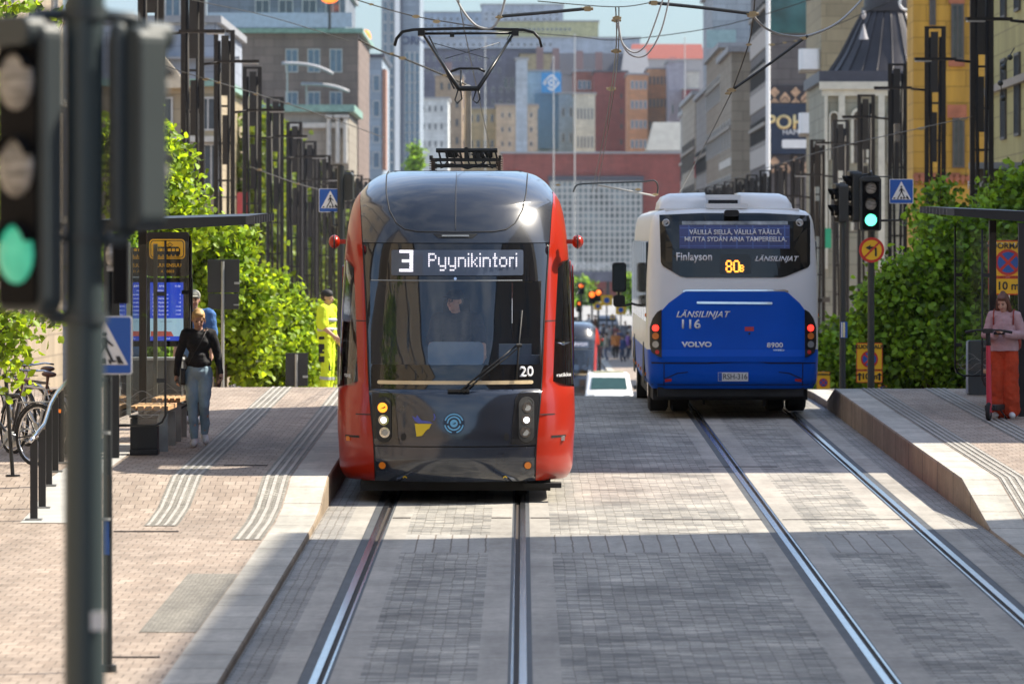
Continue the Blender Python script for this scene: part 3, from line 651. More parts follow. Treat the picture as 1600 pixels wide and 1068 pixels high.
# ---- city centre far away
def fb(label, xa, xb, yt, D, col, depth=25, **k): return bld(label, px(xa, D), px(xb, D), D, D + depth, pz(yt, D), col, cornice=k.pop('cornice', .3), **k)
def wn_(xa, xb, nx, ya, yb, ny, w, h, D, f='wf', p='pane', mul=0): return (px(xa, D), px(xb, D), nx, pz(yb, D), pz(ya, D), ny, w / sc(D), h / sc(D), f, p, mul)
D = 1050
ST = fb('dark red brick station with a big glass grid at the street end', 785, 1090, 240, D, (.24, .085, .075), 30, roof='roofg', cornice=.5)
q = MB(ST.location); q.box2((px(858, D), D - .5, pz(425, D)), (px(1004, D), D - .02, pz(277, D))); q.build('glass_wall', mat('station_glass', (.17, .20, .21), .2, var=.5, nscale=.25), ST)
q = MB(ST.location)
for i in range(18): q.box((px(862 + i * 8.2, D), D - .6, pz(351, D)), (.28, .2, 146 / sc(D)))
for j in range(15): q.box((px(931, D), D - .62, pz(283 + j * 9.8, D)), (144 / sc(D), .2, .28))
q.build('glass_grid', M['wf'], ST)
q = MB(ST.location); q.box2((px(856, D), D - .9, pz(283, D)), (px(1006, D), D - .52, pz(275, D))); q.build('lintel', mat('lintel_dark', (.05, .05, .07), .6), ST)
lettering('Trabeagema', 1.7, px(925, D), pz(414, D), M['white'], ST, lambda x, z: D - .8, origin=ST.location)
fb('cream building with rows of windows left of the station', 775, 840, 165, 1100, (.60, .54, .44), wins=[wn_(785, 830, 5, 180, 225, 3, 4, 8, 1100)])
fb('white building with columns behind the pantograph', 655, 700, 155, 1000, (.66, .67, .66), wins=[wn_(662, 690, 4, 170, 225, 3, 4, 10, 1000)])
fb('tan building with dark upright strips behind the pantograph', 680, 722, 118, 1080, (.42, .33, .25), wins=[wn_(690, 714, 3, 135, 220, 4, 4, 11, 1080, 'wfd')])
fb('cream building with pale bands right of the pantograph arm', 715, 790, 170, 1120, (.60, .50, .34), wins=[wn_(725, 780, 6, 185, 225, 2, 5, 12, 1120)])
fb('grey slab building with dark navy roof behind the pantograph', 655, 846, 78, 1280, (.16, .16, .20), roof='roofd', wins=[wn_(790, 800, 2, 130, 130, 1, 6, 16, 1280), wn_(668, 780, 12, 92, 110, 2, 4, 7, 1280), wn_(735, 842, 10, 140, 160, 2, 4, 8, 1280)])
t = fb('slim pale grey pylon building beside the blue logo block', 806, 824, 93, 1060, (.50, .53, .56), 8)
BL = fb('pale blue office block with a white diamond logo on its roof', 822, 874, 112, 1150, (.42, .54, .62), 8, wins=[wn_(832, 866, 4, 172, 172, 1, 8, 12, 1150, 'wf', 'pane_b'), wn_(832, 866, 4, 215, 215, 1, 8, 14, 1150, 'wf', 'pane_b')])
D = 1148
q = MB(BL.location); q.box2((px(835, D), D + .8, pz(232, D)), (px(873, D), D + 1.9, pz(147, D))); q.build('blue_panel', mat('steel_blue', (.08, .20, .32), .5), BL)
q = MB(BL.location); q.box2((px(846, D), D - .6, pz(145, D)), (px(877, D), D + .4, pz(114, D))); lg = q.build('logo_board', mat('logo_blue', (.02, .26, .58), .5), BL)
cxl, czl, u = px(861.5, D), pz(129.5, D), 1 / sc(D)
def dia(r0, r1, a0, a1):
    def P(r, a):
        a = R(a); c, s_ = math.cos(a), math.sin(a); k = r * u / (abs(c) + abs(s_)) ** .8; return (cxl + k * c, czl + k * s_)
    n = 12; return [P(r1, a0 + (a1 - a0) * i / n) for i in range(n + 1)] + [P(r0, a1 - (a1 - a0) * i / n) for i in range(n + 1)]
decal('logo_mark', [dia(10, 13.5, 20, 200), dia(10, 13.5, 230, 370), dia(3, 6.5, 0, 179), dia(3, 6.5, 180, 359)], M['white'], BL, lambda x, z: D - .62, origin=BL.location, step=50)
fb('cream white office block with rows of windows beside the logo block', 897, 930, 147, 1130, (.68, .65, .56), wins=[wn_(903, 925, 5, 178, 222, 2, 3, 18, 1130)])
fb('light grey office wing between the blue and cream blocks', 873, 898, 147, 1145, (.38, .46, .54), wins=[wn_(880, 892, 2, 175, 215, 2, 4, 14, 1145)])
fb('plain dark red brick block behind the station', 928, 980, 113, 1200, (.28, .10, .09), roof='roofd', wins=[wn_(968, 974, 1, 150, 222, 4, 3, 8, 1200, 'wfd')])
fb('low red block with a white framed window strip left of the brick block', 896, 930, 112, 1220, (.34, .15, .12), wins=[wn_(906, 920, 3, 133, 133, 1, 6, 14, 1220, 'wfw', 'pane_b')])  # strip of windows with white frames and blue panes
fb('white and salmon striped apartment front', 980, 1012, 117, 1180, (.64, .36, .24), wins=[wn_(988, 1008, 4, 133, 225, 4, 4.6, 13, 1180, 'wfw', 'pane_b')])
fb('peach coloured apartment front with three window rows', 1012, 1044, 108, 1190, (.62, .38, .25), wins=[wn_(1016, 1040, 5, 126, 196, 3, 3.5, 13, 1190, 'wfd', 'pane')])
fb('tall narrow grey house end right of the peach building', 1044, 1072, 96, 1170, (.40, .38, .42), wins=[wn_(1051, 1062, 2, 170, 170, 1, 4, 16, 1170)])
fb('white house end at the right of the far skyline', 1066, 1092, 112, 1175, (.66, .65, .60)); fb('dark red house front under the white house end', 1068, 1092, 140, 1160, (.20, .06, .07))
def hip(label, xa, xb, yt, yb, D, m, inset=14, depth=14):
    t = thing('building', label, 'building', (px((xa + xb) / 2, D), D, zg(D)))
    q = MB(t.location); q.box2((px(xa, D), D, zg(D)), (px(xb, D), D + depth, pz(yb, D))); q.build('wall', mat('far_wall_grey', (.38, .36, .36), .85), t)
    q = MB(t.location); a, b, z0, z1, i = px(xa, D) - .3, px(xb, D) + .3, pz(yb, D) + .004, pz(yt, D), inset / sc(D)
    q.add([(a, D - .3, z0), (b, D - .3, z0), (b, D + depth, z0), (a, D + depth, z0), (a + i, D + 4, z1), (b - i, D + 4, z1), (b - i, D + depth - 4, z1), (a + i, D + depth - 4, z1)],
          [(0, 1, 5, 4), (1, 2, 6, 5), (2, 3, 7, 6), (3, 0, 4, 7), (4, 5, 6, 7), (3, 2, 1, 0)], False); q.build('roof', m, t); return t
hip('far house with a long dark navy mansard roof', 860, 985, 82, 118, 1240, M['roofd'], 6)
hip('far house with a grey sloped roof beside the navy roof', 972, 1014, 76, 118, 1235, M['roofg'], 6)
hip('far house with a bright red tiled roof', 985, 1100, 68, 92, 1300, M['roofr'], 5)
hip('low pale sheet metal roof in front of the peach building', 1012, 1080, 190, 235, 1100, mat('pale_sheet_roof', (.30, .30, .28), .8, var=.12, nscale=.6), 12)
hip('far house with a dark red gable beside the red roof', 1035, 1070, 88, 118, 1210, mat('dark_red_roof', (.20, .07, .07), .7), 15)
fb('small tan roof house over the logo block', 812, 862, 84, 1260, (.46, .38, .26), roof='roofd')
fb('long pale yellow office building on the far skyline', 775, 935, 34, 1500, (.55, .52, .34), wins=[wn_(800, 890, 14, 46, 46, 1, 4, 4, 1500)])
fb('grey tower block on the far skyline above the yellow building', 752, 880, 8, 1650, (.42, .46, .52), wins=[wn_(760, 870, 12, 22, 30, 2, 4, 4, 1650)])
fb('bluish apartment block on the far skyline left of the tower block', 655, 765, 20, 1700, (.36, .42, .50), wins=[wn_(665, 755, 10, 30, 50, 3, 4, 5, 1700)])
fb('long bluish low block behind the pantograph head', 655, 1000, 60, 1450, (.42, .46, .52), wins=[wn_(670, 860, 20, 70, 70, 1, 4, 5, 1450)])
for i, (x, yt) in enumerate(((700, 98), (868, 76), (843, 74), (905, 80), (935, 82))):
    q = MB(); q.box2((px(x - 5, 1240), 1238, pz(110, 1240)), (px(x + 6, 1240), 1240, pz(yt, 1240))); o = q.build('chimney', mat('chimney_brick', (.26, .16, .15), .85)); tag(o, f'brown brick chimney on the far roofs, {ORD[i]} of five', 'chimney')
for i, (x, yt, yb) in enumerate(((898, 55, 150), (1070, 60, 110), (865, 90, 240), (758, 60, 200))):
    q = MB(); q.cyl((px(x, 1030), 1030, zg(1030)), (px(x, 1030), 1030, pz(yt, 1030)), .13, .08, 6); q.ell((px(x, 1030), 1030, pz(yt, 1030)), (.15, .15, .2)); o = q.build('mast', M['wf']); tag(o, 'thin pale mast before the far houses, ' + ('beside the navy roof', 'over the red roof', 'right of the logo block', 'left of the pantograph arm')[i], 'mast')
# far street canopy clutter
M['darkm'] = mat('dark_metal', (.03, .032, .036), .5, .3)
t = thing('footbridge_canopy', 'dark flat canopy crossing in front of the station glass', 'canopy', (px(950, 900), 900, zg(900)))
q = MB(t.location); q.box2((px(840, 900), 899, pz(440, 900)), (px(1080, 900), 903, pz(424, 900))); q.build('canopy_roof', mat('canopy_grey', (.10, .10, .13), .7, var=.4, nscale=.5), t)
for a in (850, 900, 950, 1000, 1050):
    q = MB(t.location); q.cyl((px(a, 900), 901, zg(900)), (px(a, 900), 901, pz(440, 900)), .25); q.build('post', M['darkm'], t)
# ================================================================== foliage
def leaves(name, m, parent, blobs, n, size, seed, origin, clump=.5, ntw=40, droop=.3):
    rng = np.random.default_rng(seed); vol = np.array([b[1][0] * b[1][1] * b[1][2] for b in blobs]) ** .8; vol = vol / vol.sum()
    P = []; 
    for (c, r), f in zip(blobs, vol):
        k = max(3, int(n * f)); tw = max(4, int(ntw * f * len(blobs)))
        d = rng.normal(size=(tw, 3)); d /= np.linalg.norm(d, axis=1)[:, None]
        rad = rng.random(tw) ** .33; rad = .45 + .55 * rad
        tc_ = d * rad[:, None] * np.array(r) + np.array(c)
        idx = rng.integers(0, tw, k)
        P.append(tc_[idx] + rng.normal(size=(k, 3)) * clump * .42 * np.array([1, 1, .75]))
    P = np.concatenate(P); k = len(P)
    nrm = rng.normal(size=(k, 3)) + np.array([.15, -.5, .75]); nrm /= np.linalg.norm(nrm, axis=1)[:, None]
    a = rng.normal(size=(k, 3)) + np.array([0, 0, -droop]); a -= nrm * (a * nrm).sum(1)[:, None]; a /= np.linalg.norm(a, axis=1)[:, None]
    b = np.cross(nrm, a); s = size * (.65 + .7 * rng.random(k))[:, None]
    fold = nrm * s * .12
    V = np.stack([P - a * s * .5, P - a * s * .18 + b * s * .42 + fold, P + a * s * .22 + b * s * .34 + fold, P + a * s * .62, P + a * s * .22 - b * s * .34 + fold, P - a * s * .18 - b * s * .42 + fold], 1).reshape(-1, 3)
    V -= np.array(origin)
    me = bpy.data.meshes.new(name); me.vertices.add(k * 6); me.vertices.foreach_set('co', V.ravel())
    me.loops.add(k * 8); base = np.arange(k)[:, None] * 6
    me.loops.foreach_set('vertex_index', (base + np.array([0, 1, 2, 3, 0, 3, 4, 5])).ravel().astype(np.int32))
    me.polygons.add(k * 2); me.polygons.foreach_set('loop_start', (np.arange(k * 2) * 4).astype(np.int32)); me.polygons.foreach_set('loop_total', np.full(k * 2, 4, np.int32))
    me.update(calc_edges=True)
    at = me.attributes.new('leafcol', 'FLOAT', 'FACE'); at.data.foreach_set('value', np.repeat(rng.random(k), 2).astype(np.float32))
    me.materials.append(m); o = bpy.data.objects.new(name, me); C.objects.link(o); o.parent = parent; return o
M['bark'] = mat('bark', (.10, .075, .055), .9, var=.3, nscale=6, bump=.5)
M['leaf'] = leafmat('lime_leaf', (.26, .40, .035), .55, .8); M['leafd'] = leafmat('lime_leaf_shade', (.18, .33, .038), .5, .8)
M['leafy'] = leafmat('far_leaf', (.20, .28, .05), .45, .3)
def tree(label, x, Y, H, blobs, n, size, seed, lm='leaf', fz=None, clump=.45, ntw=40, tr=.12, group=None, name='lime_tree', cat='tree'):
    z0 = (fz or zg)(Y); t = thing(name, label, cat, (x, Y, z0), group=group); rnd = random.Random(seed)
    q = MB(t.location); top = Vector((x + rnd.uniform(-.2, .2), Y, z0 + H * .8)); 
    q.tube([Vector((x, Y, z0)), Vector((x + .03, Y, z0 + H * .3)), Vector((x - .05, Y, z0 + H * .55)), top], [tr, tr * .8, tr * .55, tr * .2], 8)
    for (c, r) in blobs:
        c = Vector(c); b = Vector((x, Y, z0 + H * rnd.uniform(.25, .5))); q.tube([b, b.lerp(c, .5) + Vector((0, 0, .15)), c], [tr * .4, tr * .25, tr * .08], 5)
        for k in range(3):
            e = c + Vector((rnd.uniform(-1, 1) * r[0], rnd.uniform(-1, 1) * r[1], rnd.uniform(-.6, 1) * r[2])) * .8; q.tube([b.lerp(c, .6), b.lerp(c, .8).lerp(e, .5), e], [tr * .2, tr * .1, .01], 4)
    q.build('trunk', M['bark'], t); leaves('crown', M[lm], t, blobs, n, size, seed, t.location, clump, ntw); return t
def ptree(label, trunkpx, D, parts, n, size, seed, lm, H=None, clump=.45, ntw=40, group=None, depth=1.0, **k):
    """parts: pixel ellipses (cx,cy,rx,ry) at distance D"""
    bl = []; rnd = random.Random(seed * 3 + 1)
    for (cx, cy, rx, ry) in parts:
        c = W(cx, cy, D + rnd.uniform(-.6, .6) * depth); bl.append((tuple(c), (rx / sc(D), max(rx, ry) / sc(D) * .8, ry / sc(D))))
    zt = max(c[2] + r[2] for c, r in bl); return tree(label, px(trunkpx, D), D, H or (zt - zg(D)), bl, n, size, seed, lm, clump=clump, ntw=ntw, group=group, **k)
# left sunlit limes
ptree('sunlit lime tree above the left shelter roof', 235, 96, [(232, 300, 42, 70), (280, 315, 30, 30), (210, 240, 45, 60), (262, 262, 22, 40), (250, 350, 60, 40)], 9000, .105, 11, 'leaf', ntw=44, group='sunlit lime trees along the left pavement')
ptree('sunlit lime tree behind the information screen', 345, 108, [(330, 440, 52, 60), (375, 480, 48, 50), (345, 390, 42, 34), (300, 400, 36, 50), (355, 545, 60, 38), (310, 370, 30, 26)], 14000, .115, 12, 'leaf', ntw=60, group='sunlit lime trees along the left pavement')
ptree('sunlit lime tree behind the blank square sign', 425, 116, [(410, 480, 42, 56), (440, 520, 42, 56), (400, 560, 50, 38), (455, 565, 40, 34)], 12000, .115, 13, 'leaf', ntw=60, group='sunlit lime trees along the left pavement')
ptree('sunlit lime tree next to the worker in yellow', 490, 130, [(478, 520, 28, 40), (500, 545, 30, 60), (470, 580, 36, 40), (520, 520, 14, 50)], 9000, .115, 14, 'leaf', ntw=44, group='sunlit lime trees along the left pavement')
ptree('young lime tree with leaves at the far left over the bicycles', -12, 60, [(10, 480, 45, 38), (38, 525, 30, 28), (5, 560, 25, 60), (80, 505, 22, 16), (20, 15, 34, 40), (50, 20, 14, 14), (-20, 300, 40, 200), (92, 30, 14, 9)], 3600, .085, 15, 'leaf', ntw=30, clump=.3, tr=.025)
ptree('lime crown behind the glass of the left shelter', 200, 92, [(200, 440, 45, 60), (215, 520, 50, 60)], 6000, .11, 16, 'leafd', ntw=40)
for i, (x, D, parts) in enumerate(((405, 250, [(405, 260, 30, 90), (395, 380, 36, 90), (425, 330, 22, 70)]), (480, 290, [(455, 340, 30, 80), (485, 380, 30, 90), (500, 330, 20, 60), (440, 250, 18, 50)]), (530, 330, [(520, 400, 26, 80), (515, 330, 18, 50), (545, 440, 20, 70)]))):
    ptree(f'hazy yellow green tree seen through the left lattice poles, {ORD[i]} from the left', x, D, parts, 7000, .26, 30 + i, 'leafy', ntw=60, clump=1.0, tr=.2, group='hazy trees behind the left lattice poles')
# right limes in shade
GR = 'lime trees behind the right platform'
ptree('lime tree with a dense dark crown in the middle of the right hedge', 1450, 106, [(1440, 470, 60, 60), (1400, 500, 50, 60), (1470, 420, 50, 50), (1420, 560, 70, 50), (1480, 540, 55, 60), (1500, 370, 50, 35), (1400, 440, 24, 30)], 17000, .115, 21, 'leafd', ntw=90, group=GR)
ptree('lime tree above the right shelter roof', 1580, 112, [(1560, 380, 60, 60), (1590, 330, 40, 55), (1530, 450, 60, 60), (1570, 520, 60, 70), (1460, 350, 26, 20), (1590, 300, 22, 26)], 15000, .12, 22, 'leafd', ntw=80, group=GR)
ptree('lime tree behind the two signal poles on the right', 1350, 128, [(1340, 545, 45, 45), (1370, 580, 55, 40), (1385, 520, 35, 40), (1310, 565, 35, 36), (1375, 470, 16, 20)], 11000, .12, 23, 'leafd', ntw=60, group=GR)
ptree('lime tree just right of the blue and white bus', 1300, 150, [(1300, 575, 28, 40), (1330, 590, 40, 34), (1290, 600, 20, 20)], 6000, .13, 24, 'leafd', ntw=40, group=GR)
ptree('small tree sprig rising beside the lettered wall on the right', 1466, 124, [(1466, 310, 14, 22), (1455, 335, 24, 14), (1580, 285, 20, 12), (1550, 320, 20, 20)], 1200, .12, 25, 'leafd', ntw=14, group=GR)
# far conifer and roof plants
ptree('small dark conifer left of the pantograph base', 649, 600, [(649, 240, 6, 14), (649, 258, 9, 14)], 900, .35, 41, 'leafd', ntw=30, clump=.8, name='conifer', tr=.1)
# ================================================================== lattice poles
M['lat'] = mat('lattice_brown', (.022, .018, .016), .6, .2, var=.2, nscale=8); M['latlamp'] = mat('lamp_glass', (.45, .45, .46), .3)
def lattice(side):
    """side=+1: arm reaches to +x (left row); returns root"""
    t = thing('lattice_light_pole', 'x', 'light pole', (0, 0, 0)); H = 10.7; w = .235
    for s in (-1, 1):
        q = MB(); q.box((s * w, 0, H / 2 - 1), (.125, .14, H + 2)); q.build('upright', M['lat'], t)
        q = MB(); q.tube([(s * (w - .09), .0, H - .3), (s * .10, 0, H * .52), (s * .03, 0, 2.0)], .060, 4); q.build('inner_brace', M['lat'], t)
    q = MB(); q.box((0, 0, H - .03), (2 * w + .1, .13, .07)); q.build('top_bar', M['lat'], t)
    for k in range(8):
        q = MB(); q.box((0, 0, 1.2 + k * 1.05), (2 * w - .1, .08, .06)); q.build('rung', M['lat'], t)
    q = MB(); q.box((side * .02, -.02, H - 1.0), (.21, .10, 1.7)); q.box((side * .02, -.02, H - 3.1), (.15, .10, 1.4)); q.build('light_box', mat('light_box', (.022, .018, .016), .5), t)
    for s in (-1, 1):
        q = MB(); q.box((s * .33, -.05, H - 7.1), (.30, .22, .20)); q.box((s * .33, -.16, H - 7.1), (.24, .02, .14)); q.build('spotlight', mat('spot_grey', (.10, .095, .09), .5), t)
    q = MB(); q.box((0, -.03, H - 7.1), (.9, .06, .08)); q.build('clamp_bar', M['lat'], t)
    q = MB(); q.tube([(side * w, 0, H - 1.9), (side * (w + .45), -.02, H - 1.86)], .035, 6); q.box((side * (w + .95), -.04, H - 1.83), (1.05, .22, .07)); arm = q.build('lamp_arm', M['lat'], t)
    q = MB(); q.box((side * (w + 1.25), -.04, H - 1.885), (.4, .18, .03)); q.build('lamp_glass', M['latlamp'], arm)
    return t
protoL = None
for side, row, X0, grp in ((1, 'left', -8.42, 'lattice light poles of the left row'), (-1, 'right', 11.58, 'lattice light poles of the right row')):
    pr = None
    for i in range(18):
        Y = 129 + 16 * i - (0 if row == 'left' else 1.5)
        loc = Vector((X0 + random.uniform(-.03, .03), Y, zg(Y)))
        lab = f'tall dark lattice light pole, {ORD[i]} from the front in the {row} row'
        if pr is None: pr = lattice(side); o = pr
        else: o = copy_tree(pr)
        o.location = loc; o['label'] = lab; o['group'] = grp
        o.rotation_euler.z = R(random.uniform(-9, 9)); dzs = random.uniform(-.9, .9)
        for ch in o.children:
            if ch.name.startswith(('spotlight', 'clamp_bar')): ch.location.z = dzs
            if ch.name.startswith('lamp_arm'): ch.location.z = random.uniform(-.5, .3)
# ================================================================== trams
M['tred'] = mat('tram_red', (.36, .016, .003), .28, var=.08, nscale=1.2, coat=.35, spec=.3)
M['tblack'] = mat('tram_black_paint', (.012, .015, .024), .26, var=.1, nscale=1.5, coat=1.0)
M['tgrey'] = mat('tram_dark_grey', (.020, .026, .042), .12, var=.1, coat=.9)
M['tglass'] = mat('tram_black_glass', (.006, .007, .010), .03, var=.1, spec=.6, coat=.35)
M['tclear'] = glassmat('tram_windscreen', (.93, .96, 1.0), .03)
M['gap'] = mat('panel_gap', (.006, .006, .007), .6); M['under'] = mat('underframe', (.02, .02, .02), .8, var=.3)
M['rubberb'] = mat('black_rubber', (.015, .015, .016), .6); M['amber'] = mat('amber_lens', (.75, .22, .02), .3); M['cabgrey'] = mat('cab_grey', (.22, .30, .40), .7)
M['led'] = mat('led_white', (.8, .8, .85), .5, emit=(.92, .88, 1), estr=.5); M['cream_bar'] = mat('cream_bar', (.72, .56, .34), .4)
M['chrome'] = mat('chrome', (.7, .7, .72), .12, 1.0); M['lens'] = mat('clear_lens', (.35, .36, .36), .08, .3); M['headon'] = mat('lit_headlamp', (.9, .9, .95), .3, emit=(.9, .88, 1), estr=1.4)
M['amberon'] = mat('lit_amber', (.9, .4, .05), .3, emit=(1, .30, .02), estr=.95); M['lettw'] = mat('white_lettering', (.86, .86, .88), .5, var=.03)
HW = [(.25, 1.235), (.30, 1.272), (.38, 1.298), (.6, 1.31), (.9, 1.325), (1.5, 1.31), (2.0, 1.295), (2.5, 1.27), (2.9, 1.24), (3.15, 1.205), (3.3, 1.165), (3.38, 1.125), (3.43, 1.085), (3.5, 1.03), (3.57, .95), (3.62, .86), (3.655, .72)]
YF = [(.25, .10), (.30, .05), (.38, .02), (.5, .0), (.72, .0), (.95, .025), (1.22, .085), (1.262, .13), (1.5, .175), (2.0, .31), (2.5, .46), (2.86, .58), (3.0, .65), (3.15, .75), (3.3, .89), (3.43, 1.06), (3.5, 1.2), (3.57, 1.42), (3.62, 1.68), (3.655, 2.1)]
def smooth_tab(T, x):
    # monotone-ish hermite
    if x <= T[0][0]: return T[0][1]
    if x >= T[-1][0]: return T[-1][1]
    i = 0
    while T[i + 1][0] < x: i += 1
    def sl(k):
        if k == 0: return (T[1][1] - T[0][1]) / (T[1][0] - T[0][0])
        if k == len(T) - 1: return (T[-1][1] - T[-2][1]) / (T[-1][0] - T[-2][0])
        a = (T[k][1] - T[k - 1][1]) / (T[k][0] - T[k - 1][0]); b = (T[k + 1][1] - T[k][1]) / (T[k + 1][0] - T[k][0])
        return 0 if a * b <= 0 else 2 * a * b / (a + b)
    h = T[i + 1][0] - T[i][0]; t = (x - T[i][0]) / h
    return (2 * t**3 - 3 * t**2 + 1) * T[i][1] + (t**3 - 2 * t**2 + t) * h * sl(i) + (3 * t**2 - 2 * t**3) * T[i + 1][1] + (t**3 - t**2) * h * sl(i + 1)
TL, TN = 1.25, 2.3
def thw(z): return smooth_tab(HW, z)
def tsurf(x, z):
    h = thw(z); u = min(abs(x) / h, 1); return smooth_tab(YF, z) + TL * (1 - (max(0, 1 - u ** TN)) ** (1 / TN))
XIN = [(.25, .885), (.64, .90), (1.26, .955), (2.0, .99), (2.86, 1.045), (3.2, 1.07), (3.35, 1.085), (3.43, 1.085), (4, 1.085)]
XOUT = [(1.28, 1.075), (2.0, 1.105), (2.66, 1.14)]
def xin(z): return min(smooth_tab(XIN, z), thw(z))
def frontrows(zs, fa, fb, n, L, sgn, yshift=0.0):
    """rows between x=fa(z)..fb(z)"""
    rows = []
    for z in zs:
        a, b = fa(z), fb(z); r = []
        for i in range(n + 1):
            x = a + (b - a) * i / n; y = tsurf(x, z) + yshift
            if sgn < 0: y = L - y
            r.append(Vector((x, y, z)))
        rows.append(r)
    return rows
def crowd_x(a, b, n):  # denser near the edge
    return [a + (b - a) * math.sin(math.pi / 2 * i / n) for i in range(n + 1)]
def frange(a, b, st):
    n = max(1, round((b - a) / st)); return [a + (b - a) * i / n for i in range(n + 1)]
PIX = {'3': ["11111", "00001", "00001", "01111", "00001", "00001", "11111"],
 'P': ["11110", "10001", "10001", "11110", "10000", "10000", "10000", "00000", "00000"], 'y': ["00000", "00000", "10001", "10001", "10001", "10001", "01111", "00001", "01110"],
 'n': ["00000", "00000", "11110", "10001", "10001", "10001", "10001", "00000", "00000"], 'i': ["1", "0", "1", "1", "1", "1", "1", "0", "0"],
 'k': ["1000", "1000", "1001", "1010", "1100", "1010", "1001", "0000", "0000"], 't': ["010", "010", "111", "010", "010", "010", "011", "000", "000"],
 'o': ["00000", "00000", "01110", "10001", "10001", "10001", "01110", "00000", "00000"], 'r': ["000", "000", "111", "100", "100", "100", "100", "000", "000"],
 '8': ["01110", "10001", "10001", "01110", "10001", "10001", "01110"], '0': ["01110", "10001", "10001", "10001", "10001", "10001", "01110"], 'B': ["0000", "0000", "1110", "1001", "1110", "1001", "1110"]}
def pixtext(txt, x0, ztop, px_, pz_, m, parent, surf, off, gap=1, fill=.86, bold=False):
    q = MB(); x = x0
    for ch in txt:
        g = PIX[ch]
        for r, row in enumerate(g):
            for c, b in enumerate(row):
                if b == '1':
                    cx, cz = x + (c + .5) * px_, ztop - (r + .5) * pz_
                    q.box((cx, surf(cx, cz) - off, cz), (px_ * (fill + (.5 if bold else 0)), .004, pz_ * fill))
        x += (len(g[0]) + gap) * px_
    return q.build('lettering', m, parent)
